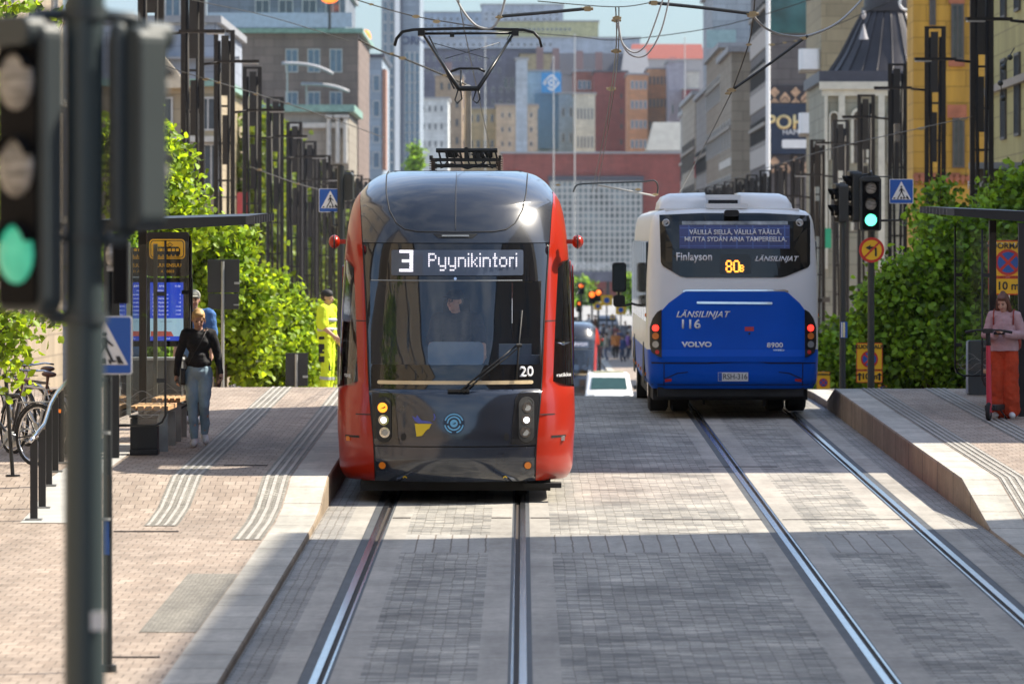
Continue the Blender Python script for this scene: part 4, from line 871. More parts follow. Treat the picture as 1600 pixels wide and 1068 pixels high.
def make_tram(label, group=None, L=18.2, detail=True):
    t = thing('tram', label, 'tram', (0, 0, 0), group=group)
    for sgn in (1, -1):
        fl = sgn < 0
        def G(nm, zs, fa, fb, n, m, ys=0.0):
            q = MB(); q.grid(frontrows(zs, fa, fb, n, L, sgn, ys), True, fl); return q.build(nm, m, t)
        G('bumper', frange(.25, .632, .04), lambda z: -xin(z), xin, 24, M['tgrey'])
        G('panel_gap', [.625, .655], lambda z: -xin(z), xin, 24, M['gap'], .02)
        G('hood', frange(.645, 1.20, .05) + [1.225, 1.245, 1.258], lambda z: -xin(z), xin, 24, M['tgrey'])
        # windscreen: dark surround with a clear field cut into it
        zs = frange(1.262, 1.53, .06) + frange(1.53, 2.44, .07)[1:] + frange(2.44, 2.853, .06)[1:]
        ws = MB(); rows = []
        for z in zs:
            xi = xin(z); cl = .93 + .02 * (z - 1.5); xsn = [-xi, -(xi + cl) / 2] + [-cl + 2 * cl * i / 20 for i in range(21)] + [(xi + cl) / 2, xi]
            rows.append([Vector((x, tsurf(x, z) if sgn > 0 else L - tsurf(x, z), z)) for x in xsn])
        nc = len(rows[0])
        vs = [p for r in rows for p in r]; clearf, darkf = [], []
        for i in range(len(rows) - 1):
            for j in range(nc - 1):
                q4 = (i * nc + j, i * nc + j + 1, (i + 1) * nc + j + 1, (i + 1) * nc + j)
                zc = (zs[i] + zs[i + 1]) / 2; (clearf if (1.53 < zc < 2.44 and 2 <= j < nc - 3) else darkf).append(q4[::-1] if fl else q4)
        ws.cur = 0; ws.add(vs, darkf, True); ws.cur = 1; ws.add(vs, clearf, True); ws.build('windscreen', [M['tglass'], M['tclear']], t)
        G('roof_edge_gap', [2.848, 2.872], lambda z: -xin(z), xin, 24, M['gap'], .02)
        # roof cap
        q = MB(); rows = []
        for z in frange(2.862, 3.43, .04) + [3.465, 3.5, 3.535, 3.57, 3.6, 3.62, 3.64, 3.655]:
            h = xin(z) if z <= 3.43 else thw(z); r = []
            for i in range(33):
                a = math.pi / 2 * (2 * i / 32 - 1); x = h * math.sin(a) if z > 3.3 else h * (2 * i / 32 - 1); y = tsurf(x, z); r.append(Vector((x, y if sgn > 0 else L - y, z)))
            rows.append(r)
        q.grid(rows, True, fl); cap = q.build('roof_cap', M['tblack'], t)
        for s in (-1, 1):
            zs = [.25, .27, .3, .34, .38] + frange(.45, 3.2, .09) + [3.25, 3.3, 3.34, 3.38, 3.41, 3.43]
            q = MB(); rows = []
            for z in zs:
                a = xin(z); b = smooth_tab(XOUT, z) if 1.28 <= z <= 2.66 else thw(z)
                h = thw(z); r = []
                for i in range(13):
                    x = a + (b - a) * math.sin(math.pi / 2 * i / 12) if b > a else a; x = min(x, h); y = tsurf(x, z) - .012 * min(1, 6 * i / 12); r.append(Vector((s * x, y if sgn > 0 else L - y, z)))
                rows.append(r)
            q.grid(rows, True, (s * sgn) < 0); q.build('corner_panel', M['tred'], t)
            # inner edge returns
            q = MB(); q.grid([[Vector((s * xin(z), (tsurf(xin(z), z) - .012) if sgn > 0 else L - tsurf(xin(z), z) + .012, z)), Vector((s * (xin(z) - .004), (tsurf(xin(z), z) + .05) if sgn > 0 else L - tsurf(xin(z), z) - .05, z))] for z in zs if z < 3.4], False)
            q.build('seal', M['gap'], t)
            zs = [1.28] + frange(1.34, 2.6, .1) + [2.66]
            q = MB(); rows = []
            for z in zs:
                a = smooth_tab(XOUT, z); h = thw(z); r = []
                for i in range(11):
                    x = a + (h - a) * math.sin(math.pi / 2 * i / 10); y = tsurf(x, z) + .004; r.append(Vector((s * x, y if sgn > 0 else L - y, z)))
                r.append(Vector((s * h, (TL + smooth_tab(YF, z) + .9) if sgn > 0 else L - (TL + smooth_tab(YF, z) + .9), z)))
                rows.append(r)
            q.grid(rows, True, (s * sgn) < 0); q.build('side_window', M['tclear'] if sgn > 0 else M['tglass'], t)
            if sgn > 0 or not detail:
                for zz in (2.0, .98):   # seams across the red corner
                    decal('seam', [[(s * (xin(zz) + .002), zz - .006), (s * (smooth_tab(XOUT, max(zz, 1.28)) if zz > 1.28 else xin(zz) + .17), zz - .006), (s * (smooth_tab(XOUT, max(zz, 1.28)) if zz > 1.28 else xin(zz) + .17), zz + .006), (s * (xin(zz) + .002), zz + .006)]], M['gap'], t, lambda x, z: tsurf(x, z) - .012, off=.003, step=.05)
    # long sides
    for s in (-1, 1):
        def side(nm, z0, z1, m, y0f=None, xo=0.0):
            q = MB(); rows = []
            for z in frange(z0, z1, .1):
                ya = TL + smooth_tab(YF, z) + (y0f or 0); x = s * (thw(z) + xo); rows.append([Vector((x, y, z)) for y in [ya + (L - 2 * ya) * i / 12 for i in range(13)]])
            q.grid(rows, True, s < 0); return q.build(nm, m, t)
        side('side_panel', .25, 1.28, M['tred']); side('side_band', 1.28, 2.66, M['tglass'], .85, -.002); side('upper_panel', 2.66, 3.43, M['tred']); side('roof_edge', 3.43, 3.655, M['tblack'])
        for k in range(4):
            y = 3.6 + k * 3.6; q = MB(); q.rbox((s * 1.318, y, 1.55), (.012, 1.25, 2.05), .08, 'x'); d = q.build('door', M['tred'], t); q = MB(); q.rbox((s * 1.328, y, 1.75), (.012, 1.0, 1.4), .06, 'x'); q.build('pane', M['tglass'], d)
    q = MB(); q.box2((-.73, 3.0, 3.645), (.73, L - 3.0, 3.662)); q.build('roof', mat('tram_roof', (.12, .125, .13), .6), t)
    q = MB(); q.box2((-1.05, .55, .13), (1.05, L - .55, .26)); q.box2((.75, .45, .165), (1.17, .75, .215)); q.build('underframe', M['under'], t)
    for y in (2.2, 4.0, L - 4, L - 2.2):
        for s in (-1, 1):
            q = MB(); q.cyl((s * .66, y, .30), (s * .79, y, .30), .30, n=20); q.build('wheel', M['under'], t)
    for s in (-1, 1):   # side camera housings
        q = MB(); q.ell((s * 1.355, 1.15, 2.87), (.065, .10, .075), 14, 10); q.box((s * 1.29, 1.18, 2.87), (.12, .06, .05)); mr_ = q.build('side_camera', M['tred'], t)
        q = MB(); q.tube([Vector((s * 1.355, 1.15 + .102 * math.cos(a * math.pi / 8), 2.87 + .077 * math.sin(a * math.pi / 8))) for a in range(16)], .008, 5, closed=True); q.build('camera_ring', M['rubberb'], mr_)
    # cab interior
    q = MB(); q.box2((-1.0, 2.5, .5), (1.0, 2.56, 1.75)); q.box2((-1.0, 2.5, 1.75), (.62, 2.56, 2.9)); q.box2((.625, 2.52, 1.75), (1.2, 2.57, 2.9)); q.build('cab_wall', mat('cab_wall', (.05, .085, .15), .8), t)
    q = MB(); q.box2((-.9, .60, 1.2), (.9, .95, 1.5)); q.rbox((0, .92, 1.63), (.62, .12, .26), .06, 'y'); q.box((.66, .78, 1.66), (.36, .3, .16)); q.box((.72, .78, 1.57), (.46, .34, .10)); q.build('dashboard', M['cabgrey'], t)
    q = MB(); q.box2((-.85, .98, 2.42), (.85, 1.10, 2.74)); q.build('sun_blind', mat('sun_blind', (.12, .135, .15), .6), t)
    q = MB(); q.rbox((0, 1.62, 2.07), (.30, .14, .32), .06, 'y'); q.rbox((0, 1.62, 1.7), (.54, .16, .7), .1, 'y'); q.box((0, 1.4, 1.32), (.5, .5, .14)); q.build('driver_seat', mat('seat_black', (.02, .022, .026), .8), t)
    # headlamps both sides
    F = lambda x, z: tsurf(x, z)
    for s in (-1, 1):
        xc = s * .785
        hp = decal('lamp_panel', [[(s * .70, 1.22), (s * .66, 1.16), (s * .615, .66), (s * .89, .66), (s * .93, 1.19), (s * .92, 1.22)]], mat('lamp_panel_black', (.014, .015, .018), .15, coat=.8), t, F, off=.002)
        po = decal('headlamp', [rrect(.17, .50, .085, 6, xc - s * (-.0), .93)], mat('lamp_recess', (.10, .105, .10), .3), t, F, off=.007)
        for k, zz in enumerate((1.06, .925, .79)):
            xl_ = xc + s * (.012, .0, -.012)[k] * 1
            lit = M['amberon'] if (k == 0 and s < 0) else (M['headon'] if k == 1 else M['lens'])
            if k == 0 and s < 0:
                decal('lamp_ring', [arc_pts(.034, .054, 0, 359, xl_, zz, 24)], M['amberon'], po, F, off=.016)
            elif k == 1:
                decal('lamp_bezel', [arc_pts(.034, .058, 0, 359, xl_, zz, 24)], M['chrome'], po, F, off=.014); decal('lamp_lens', [ngon(.034, 20, xl_, zz)], M['headon'], po, F, off=.014)
            else:
                decal('lamp_bezel', [arc_pts(.036, .058, 0, 359, xl_, zz, 24)], M['chrome'], po, F, off=.014); decal('lamp_lens', [ngon(.036, 20, xl_, zz)], M['lens'], po, F, off=.014)
        decal('lamp_rim', [[(x, z) for x, z in arc_like] for arc_like in [rrect(.17, .50, .085, 6, xc, .93) + [rrect(.17, .50, .085, 6, xc, .93)[0]] + [rrect(.145, .475, .072, 6, xc, .93)[0]] + rrect(.145, .475, .072, 6, xc, .93)[::-1]]], M['rubberb'], po, F, off=.012)
        rf = decal('side_reflector', [ngon(.038, 20, s * .80, .425)], M['amber'], t, F, off=.006); decal('reflector_ring', [arc_pts(.038, .046, 0, 359, s * .80, .425, 24)], M['rubberb'], rf, F, off=.005)
        decal('tow_cover', [ngon(.036, 18, s * .565, .745, .8, 1.15)], M['gap'], t, F, off=.002)
        decal('tow_eye', [arc_pts(.012, .024, 0, 180, s * .55, .29, 8)], mat('yellow_paint', (.75, .50, .03), .5), t, F, off=.004)
        q = MB(); yy = tsurf(s * 1.2, .71); q.box((s * 1.18, yy - .045, .705), (.055, .05, .05)); q.build('step_lamp', M['amber'] if s < 0 else mat('pale_lens', (.6, .55, .5), .3), t)
        decal('slot', [[(s * 1.06, .72), (s * 1.22, .72), (s * 1.22, .745), (s * 1.06, .745)]], M['gap'], t, lambda x, z: tsurf(x, z) - .012, off=.003, step=.05)
    # roof hatch groove
    hatch = [(-.80, 3.655), (-.78, 3.4), (-.74, 3.22), (-.66, 3.08), (-.56, 3.01), (-.42, 2.985), (0, 2.98), (.42, 2.985), (.56, 3.01), (.66, 3.08), (.74, 3.22), (.78, 3.4), (.80, 3.655)]
    q = MB(); pts = []
    for (a, b), (c, d) in zip(hatch, hatch[1:]):
        for i in range(8): pts.append((a + (c - a) * i / 8, b + (d - b) * i / 8))
    q.tube([Vector((x, tsurf(x, min(z, 3.65)) - .001, z)) for x, z in pts if z < 3.66], .0085, 5); q.build('hatch_seam', M['gap'], cap if False else t)
    q = MB(); q.tube([Vector((0, tsurf(0, z) - .001, z)) for z in frange(3.0, 3.64, .03)], .004, 4); q.build('centre_seam', M['gap'], t)
    decal('hatch_handle_recess', [[(-.25, 2.965), (.25, 2.965), (.19, 2.915), (-.19, 2.915)]], M['gap'], t, F, off=.003, step=.1); q = MB(); q.box((0, tsurf(0, 2.94) - .012, 2.942), (.30, .012, .018)); q.build('hatch_handle', M['chrome'], t)
    for s in (-1, 1):
        q = MB(); q.tube([Vector((s * x, tsurf(x, z) - .001, z)) for x, z in ((.60, .655), (.635, .9), (.66, 1.12), (.69, 1.2), (.74, 1.235), (.94, 1.25))], .005, 4); q.build('hood_seam', M['gap'], t)
        q = MB(); q.tube([Vector((s * (xin(z) - .01), tsurf(xin(z) - .01, z) - .002, z)) for z in frange(.3, 2.84, .08)], .007, 5); q.build('door_rubber', M['rubberb'], t)
    # display
    decal('display_field', [rrect(1.46, .28, .02, 2, .02, 2.645)], mat('display_field', (.075, .095, .14), .15, spec=.6), t, F, off=.010)
    pixtext('3', -.615, 2.785, .0285, .0345, M['led'], t, F, .024, fill=.9, bold=True); pixtext('Pyynikintori', -.30, 2.752, .0182, .0220, M['led'], t, F, .024, fill=.78)
    decal('visor_line', [[(-.94, 2.445), (.74, 2.445), (.74, 2.455), (-.94, 2.455)]], mat('visor_line', (.3, .32, .33), .3), t, F, off=.003)
    decal('wash_nozzle', [ngon(.016, 14, .0, 2.47)], M['chrome'], t, F, off=.004)
    decal('cream_stripe', [rrect(1.72, .04, .02, 4, -.0, 1.335)], M['cream_bar'], t, F, off=.004)
    lettering('20', .155, .785, 1.445, M['lettw'], t, F, bold=.004)
    # emblem
    decal('emblem_disc', [ngon(.118, 28, -.01, .895)], mat('emblem_navy', (.012, .02, .045), .3), t, F, off=.003)
    lb = mat('emblem_blue', (.16, .45, .72), .4, emit=(.16, .45, .72), estr=0.0)
    decal('emblem', [arc_pts(.094, .108, 18, 162, -.01, .895), arc_pts(.062, .078, 0, 180, -.01, .895), arc_pts(.022, .042, 0, 359, -.01, .895, 20), arc_pts(.094, .108, 190, 256, -.01, .895), arc_pts(.094, .108, 286, 350, -.01, .895), arc_pts(.062, .078, 200, 340, -.01, .895)], lb, t, F, off=.008)
    # peace dove in blue and yellow
    dx, dz = -.34, .90
    blue = [(-.13, .075), (-.08, .05), (-.075, .085), (-.03, .03), (.02, .0), (.07, .015), (.09, .0), (.10, -.005), (-.06, -.005), (-.10, .02)]
    yel = [(-.10, -.01), (.085, -.01), (.06, -.06), (.01, -.09), (-.02, -.14), (-.08, -.15), (-.07, -.11), (-.03, -.08), (-.09, -.05)]
    tw = [(.10, .03), (.115, .06), (.105, .10), (.118, .098), (.13, .06), (.115, .025)]
    decal('dove_upper', [[(x + dx, z + dz) for x, z in blue], [(x + dx, z + dz) for x, z in tw]], mat('dove_blue', (.08, .10, .42), .5), t, F, off=.006)
    decal('dove_lower', [[(x + dx, z + dz) for x, z in yel]], mat('dove_yellow', (.72, .52, .02), .5), t, F, off=.006)
    # door side marks
    for s in (-1, 1):
        lettering('tpg' if s < 0 else 'ratikka', .06, s * 1.20, 1.40, M['lettw'], t, lambda x, z: tsurf(x, z) + .0, off=.006)
    # wiper
    q = MB(); pts = [(.04, 1.235), (.30, 1.45), (.50, 1.60), (.66, 1.73)]
    for o_ in (0, .055): q.tube([Vector((x + o_, tsurf(x + o_, z) - .05, z)) for x, z in pts], .010, 5)
    q.cyl((.67, tsurf(.67, 1.73) - .07, 1.74), (.73, tsurf(.7, 1.73) - .07, 1.74), .022); q.build('wiper_arm', M['rubberb'], t)
    q = MB(); q.tube([Vector((x, tsurf(x, z) - .025, z)) for x, z in ((.735, 2.12), (.70, 1.75), (.675, 1.36))], .011, 5); q.build('wiper_blade', M['rubberb'], t)
    q = MB(); q.box((.04, tsurf(.04, 1.25) - .03, 1.25), (.24, .06, .03)); q.build('wiper_base', M['rubberb'], t)
    return t
def make_pantograph(t, x0, y0):
    """roof pantograph, children of tram t; local coordinates"""
    m = mat('pantograph_black', (.014, .015, .016), .35, .4, var=.2); s0 = 118.5
    def P(px_, py_, dy=0): # photo pixels (pantograph plane) to local
        return Vector(((px_ - 725) / s0 + x0, y0 + dy, 3.66 + (268 - py_) / s0))
    q = MB()
    for dy in (-.45, .45):
        q.box2(P(668, 247, dy - .03), P(775, 252, dy + .03))
        q.cyl(P(676, 235, dy), P(771, 235, dy), .030)
    for x in (668, 775): q.box2(P(x - 2, 250, -.5), P(x + 2, 243, .5))
    q.box2(P(675, 256, -.5), P(770, 262, -.44))
    for k in range(9):
        xk = 680 + k * 11; q.tube([P(xk, 236, -.46), P(xk + 3, 248, -.46)], .014, 5); q.tube([P(xk, 249, .44), P(xk + 5, 262, .44)], .012, 5)
    q.rbox(P(700, 241, -.2), (.16, .2, .09), .02, 'y'); q.rbox(P(752, 242, -.2), (.2, .2, .08), .02, 'y'); q.tube([P(683, 262, -.5), P(700, 256, -.5), P(725, 263, -.5), P(748, 256, -.5), P(765, 262, -.5)], .014, 5)
    for x, y2 in ((690, 262), (712, 240), (748, 262), (735, 240)): q.tube([P(x, 236, -.4), P(x + 6, 250, -.45), P(x - 4, y2, -.45)], .012, 5)
    base = q.build('pantograph_base', m, t)
    for x in (671, 774):
        for dy in (-.45, .45):
            q = MB(); a, b = P(x, 268, dy), P(x, 247, dy)
            for k in range(6): c = a.lerp(b, (k + .5) / 6); q.cyl(c - Vector((0, 0, .007)), c + Vector((0, 0, .007)), .045, n=12)
            q.cyl(a, b, .02); q.build('insulator', mat('insulator', (.06, .035, .025), .4), t)
    q = MB(); q.rbox(P(739, 243, -.42), (.10, .08, .14), .03, 'y'); q.rbox(P(723, 240, -.46), (.05, .06, .17), .02, 'y'); q.build('actuator', m, t)
    q = MB(); q.cyl(P(725, 240, .4), P(726, 138, -.9), .045, .045, 14); la = q.build('lower_arm', mat('arm_grey', (.52, .50, .46), .4, .2), t)
    q = MB(); q.cyl(P(712, 140, -.92), P(744, 140, -.92), .035); q.tube([P(712, 140, -.95), P(654, 52, .3)], [.030, .018], 6); q.tube([P(705, 140, -.95), P(664, 56, .3)], [.012, .012], 5)
    q.tube([P(742, 140, -.95), P(796, 52, .3)], [.030, .018], 6)
    q.tube([P(699, 113, -.4), P(712, 108, -.4), P(742, 108, -.4), P(752, 113, -.4)], .018, 6); q.tube([P(715, 138, -.9), P(715, 112, -.45)], .016, 6)
    for a, b in ((676, 98), (706, 98)): pass
    q.tube([P(690, 92, -.1), P(775, 66, .2)], .006, 4); q.tube([P(758, 92, -.1), P(668, 66, .2)], .006, 4)
    for x, d in ((711, -6), (739, 6)): q.tube([P(x, 142, -.93), P(x - 5, 158, -.93), P(x + d * .2, 163, -.93), P(x + 6, 156, -.93), P(x + 4, 142, -.93)], .010, 5)
    q.build('upper_arm', m, t)
    q = MB()
    for dy in (.12, .48):
        q.tube([P(610, 71, dy), P(613, 60, dy), P(622, 49, dy), P(640, 45.5, dy), P(725, 43.5, dy), P(812, 46, dy), P(828, 50, dy), P(837, 60, dy), P(840, 73, dy)], .016, 6)
    q.tube([P(656, 52, .3), P(800, 51, .3)], .018, 6); q.box(P(652, 50, .3), (.09, .42, .10)); q.box(P(799, 50, .3), (.09, .42, .10)); q.box(P(700, 54, .3), (.06, .1, .06))
    q.tube([P(791, 52, .2), P(786, 62, .2), P(792, 66, .2), P(793, 55, .2)], .007, 4)
    q.build('contact_bow', m, t)
D0 = 62.3
tram = make_tram('red tram with a black front and raised pantograph stopped at the left platform', group='red trams on the left track')
tram.location = (-.745, D0, zg(D0)); tram.rotation_euler.x = math.atan(.0161)
make_pantograph(tram, 0.02, 12.7)
tram2 = copy_tree(tram, label='distant red tram below the crest, partly hidden by the nearer tram and the white van', loc=(2.15, 250, zg(250) - .0), rot=(R(-1.0), 0, 0))
# ================================================================== bus
M['bwhite'] = mat('bus_white', (.80, .81, .81), .35, var=.05, nscale=1.2, coat=.3); M['bblue'] = mat('bus_blue', (.0006, .095, .58), .4, var=.10, nscale=1.0, coat=.0, spec=.2)
M['bglass'] = mat('bus_glass', (.010, .012, .013), .06, spec=.5); M['redlens'] = mat('red_lens_lit', (.7, .02, .015), .25, emit=(1, .03, .02), estr=1.6); M['redref'] = mat('red_reflector', (.55, .02, .02), .3)
M['orangelens'] = mat('orange_lens', (.75, .20, .03), .3); M['tyre'] = mat('tyre', (.02, .02, .021), .85, bump=.3)
BHW = [(.42, 1.20), (.55, 1.255), (1.0, 1.275), (1.8, 1.275), (2.4, 1.25), (2.85, 1.215), (2.98, 1.18), (3.05, 1.10), (3.09, .95)]
BYF = [(.42, .10), (.55, .02), (.9, .0), (1.0, .03), (1.75, .09), (2.0, .11), (2.9, .24), (3.02, .33), (3.09, .52)]
def bhw(z): return smooth_tab(BHW, z)
BN, BL_ = 4.2, .42
def bsurf(x, z):
    h = bhw(z); u = min(abs(x) / h, 1); return smooth_tab(BYF, z) + BL_ * (1 - max(0, 1 - u ** BN) ** (1 / BN))
bus = thing('bus', 'blue and white city bus seen from behind, route 80B, on the right track', 'bus', (3.12, 84.3, zg(86.6)))
bus.rotation_euler.x = R(.35); BLn = 12.2
def bshell(nm, zs, m):
    q = MB(); rows = []
    for z in zs:
        h = bhw(z); half = []
        for i in range(13):
            th_ = math.pi / 2 * i / 12; x = h * math.sin(th_) ** (1 / 1.6); x = min(x, h); half.append((x, bsurf(x, z)))
        pts = [(x, y) for x, y in half] + [(h, 1.0 + k * (BLn - 1.6) / 8) for k in range(9)] + [(x, BLn - (y - smooth_tab(BYF, z)) - .05) for x, y in half[::-1]]
        r = [Vector((-x, y, z)) for x, y in pts[::-1]] + [Vector((x, y, z)) for x, y in pts[1:]]
        rows.append(r)
    q.grid(rows, True); return q.build(nm, m, bus)
bshell('lower_body', [.42, .46, .5, .55, .65, .8, .9, .95, 1.0], M['bblue']); bshell('upper_body', [1.0, 1.1, 1.3, 1.5, 1.8, 2.1, 2.4, 2.6, 2.75, 2.85, 2.92, 2.98, 3.02, 3.05, 3.075, 3.09], M['bwhite'])
q = MB(); q.box2((-1.0, .5, 3.06), (1.0, BLn - .5, 3.092)); q.build('roof', M['bwhite'], bus)
def BP(px_, py_): return ((px_ - 1146) / 105.5, 2.2 - (py_ - 420) / 105.5 - .0)
BF = bsurf
def bd(nm, pts, m, off=.005, parent=None, th=.004): return decal(nm, [[BP(*p) for p in pts]], m, parent or bus, BF, off=off, th=th, step=.1)
rw = bd('rear_window', [(1031, 336), (1100, 333), (1190, 333), (1266, 337), (1268, 344), (1267, 413), (1264, 418), (1229, 432), (1220, 434), (1072, 434), (1063, 432), (1036, 416), (1033, 410)], M['bglass'], .006, th=.008)
bd('engine_cover', [(1067, 458), (1072, 456), (1226, 456), (1232, 458), (1250, 474), (1259, 486), (1259, 560), (1253, 566), (1205, 566), (1180, 563), (1120, 563), (1105, 566), (1040, 566), (1034, 558), (1034, 486), (1045, 474)], M['bblue'], .006, th=.010)
bd('cover_trim', [(1067, 457.5), (1072, 455.5), (1226, 455.5), (1232, 457.5), (1232, 454.5), (1226, 452.8), (1072, 452.8), (1067, 454.5)], M['chrome'], .008)
bd('handle_strip', [(1089, 471.5), (1207, 472.5), (1207, 476), (1089, 475)], M['chrome'], .02, th=.01)
bd('panel_joint', [(1018, 566), (1040, 567), (1105, 567), (1120, 564), (1180, 564), (1205, 567), (1275, 567), (1275, 568.5), (1204, 568.5), (1180, 565.5), (1120, 565.5), (1106, 568.5), (1018, 568.5)], M['gap'], .004, th=.003)
for s in (0, 1):
    mxp = lambda p: (2292 - p[0], p[1]) if s else p
    lh = bd('tail_lamp_cluster', [mxp(p) for p in ((1034, 484), (1034, 559), (1028, 557), (1018, 551), (1015.5, 540), (1015.5, 512), (1020, 498), (1027, 488))], mat('lamp_black', (.015, .015, .016), .3), .012, th=.014)
    for yy, m_ in ((513, M['redlens']), (525.5, M['orangelens']), (538.5, M['lens']), (550.5, M['redref'])):
        cx_, cz_ = BP(*mxp((1024.5 if yy < 545 else 1027, yy))); decal('lamp', [ngon(.050 if yy < 545 else .03, 18, cx_, cz_)], m_, lh, BF, off=.03, th=.008)
    bd('reflector', [mxp(p) for p in ((1039, 593), (1049.5, 592), (1049.5, 596), (1039, 597.5))], M['redref'], .008)
    bd('bumper_crease', [mxp(p) for p in ((1038, 592), (1058, 583), (1075, 581), (1075, 582.3), (1059, 584.3), (1038, 593.4))], M['gap'], .003, th=.002)
    q = MB(); cx_, cz_ = BP(*mxp((1041.5, 348.5))); y_ = BF(cx_, cz_); q.tube([Vector((cx_ + .045 * math.cos(a * math.pi / 8), y_ - .02, cz_ + .045 * math.sin(a * math.pi / 8))) for a in range(16)], .014, 5, closed=True); q.cyl((cx_, y_ - .015, cz_), (cx_, y_ - .005, cz_), .04); q.build('marker_lamp', mat('silver_lamp', (.55, .55, .55), .3, .6), bus)
vent = bd('tyre_decal', [(1062, 352), (1235, 352), (1235, 389), (1062, 389)], mat('banner_blue', (.06, .075, .22), .4, var=.2, nscale=4), .016, th=.003)
bd('banner_top', [(1066, 346), (1232, 346), (1232, 351.5), (1066, 351.5)], mat('banner_grey', (.35, .38, .40), .2, var=.5, nscale=6), .016, parent=vent, th=.003)
for k in range(7): bd('banner_line', [(1076 + k * 25, 352.5), (1078 + k * 25, 352.5), (1078 + k * 25, 388.5), (1076 + k * 25, 388.5)], mat('banner_line', (.10, .16, .42), .4), .0195, parent=vent, th=.001)
for k in range(3): bd('banner_line', [(1063, 356 + k * 14), (1234, 356 + k * 14), (1234, 357.5 + k * 14), (1063, 357.5 + k * 14)], mat('banner_line', (.10, .16, .42), .4), .0195, parent=vent, th=.001)
def bt(txt, px_, py_, size, m, **k):
    x, z = BP(px_, py_); return lettering(txt, size, x, z, m, bus, BF, off=k.pop('off', .022), **k)
bt('VÄLILLÄ SIELLÄ, VÄLILLÄ TÄÄLLÄ,', 1150, 363.5, .098, M['lettw'], bold=.002, xs=.93, off=.024); bt('MUTTA SYDÄN AINA TAMPEREELLA.', 1150, 374.5, .098, M['lettw'], bold=.002, xs=.95, off=.024)
bt('Finlayson', 1085, 402, .165, M['lettw'], bold=.004, xs=.84, spacing=1.05, off=.018); bt('LÄNSILINJAT', 1213, 405, .104, M['lettw'], bold=.002, spacing=1.05, shear=.35, xs=1.02, off=.018)
dsp = bd('display', [(1127, 398), (1170, 398), (1174, 405), (1174, 428), (1125, 428), (1125, 405)], mat('display_black', (.03, .035, .035), .3), .016)
odl = mat('orange_led', (.9, .3, .05), .5, emit=(1, .36, .04), estr=1.5)
x, z = BP(1134.5, 407); pixtext('80', x, z, .0185, .0260, odl, bus, BF, .024, fill=.84, bold=True); x, z = BP(1156.5, 409.5); pixtext('B', x, z, .0150, .0215, odl, bus, BF, .024, fill=.84, bold=True)
bt('LÄNSILINJAT', 1097, 492, .125, M['lettw'], bold=.003, spacing=1.08, shear=.35, xs=1.02); bt('116', 1078.5, 507.5, .185, M['lettw'], bold=.005, spacing=1.05, xs=1.1); bt('VOLVO', 1089, 539, .105, M['lettw'], bold=.005, xs=1.25); bt('8900', 1211, 540, .10, M['lettw'], xs=1.2, bold=.003); bt('HYBRID', 1217, 547.5, .04, M['chrome'], xs=1.2)
bd('red_label', [(1164, 511), (1178, 511), (1178, 517.5), (1164, 517.5)], mat('label_red', (.6, .05, .06), .5), .018); cx_, cz_ = BP(1171, 521.5); decal('lock', [ngon(.016, 12, cx_, cz_)], M['gap'], bus, BF, off=.02)
for xs_ in (1037, 1254):
    bd('panel_seam', [(xs_, 568.5), (xs_ + 1.2, 568.5), (xs_ + 1.2, 603), (xs_, 603)], M['gap'], .004, th=.003)
bd('bumper_shadow_line', [(1018, 601), (1275, 601), (1275, 602.2), (1018, 602.2)], M['gap'], .004, th=.003)
pl = bd('number_plate', [(1122, 582), (1169, 582), (1169, 596), (1122, 596)], M['white'], .02, th=.008); bd('plate_band', [(1122.5, 582.5), (1128, 582.5), (1128, 595.5), (1122.5, 595.5)], mat('plate_blue', (.03, .12, .5), .4), .029, parent=pl, th=.001)
x, z = BP(1148.5, 589); lettering('RSH-316', .115, x, z, mat('plate_black', (.03, .03, .03), .5), bus, BF, off=.03, xs=.88)
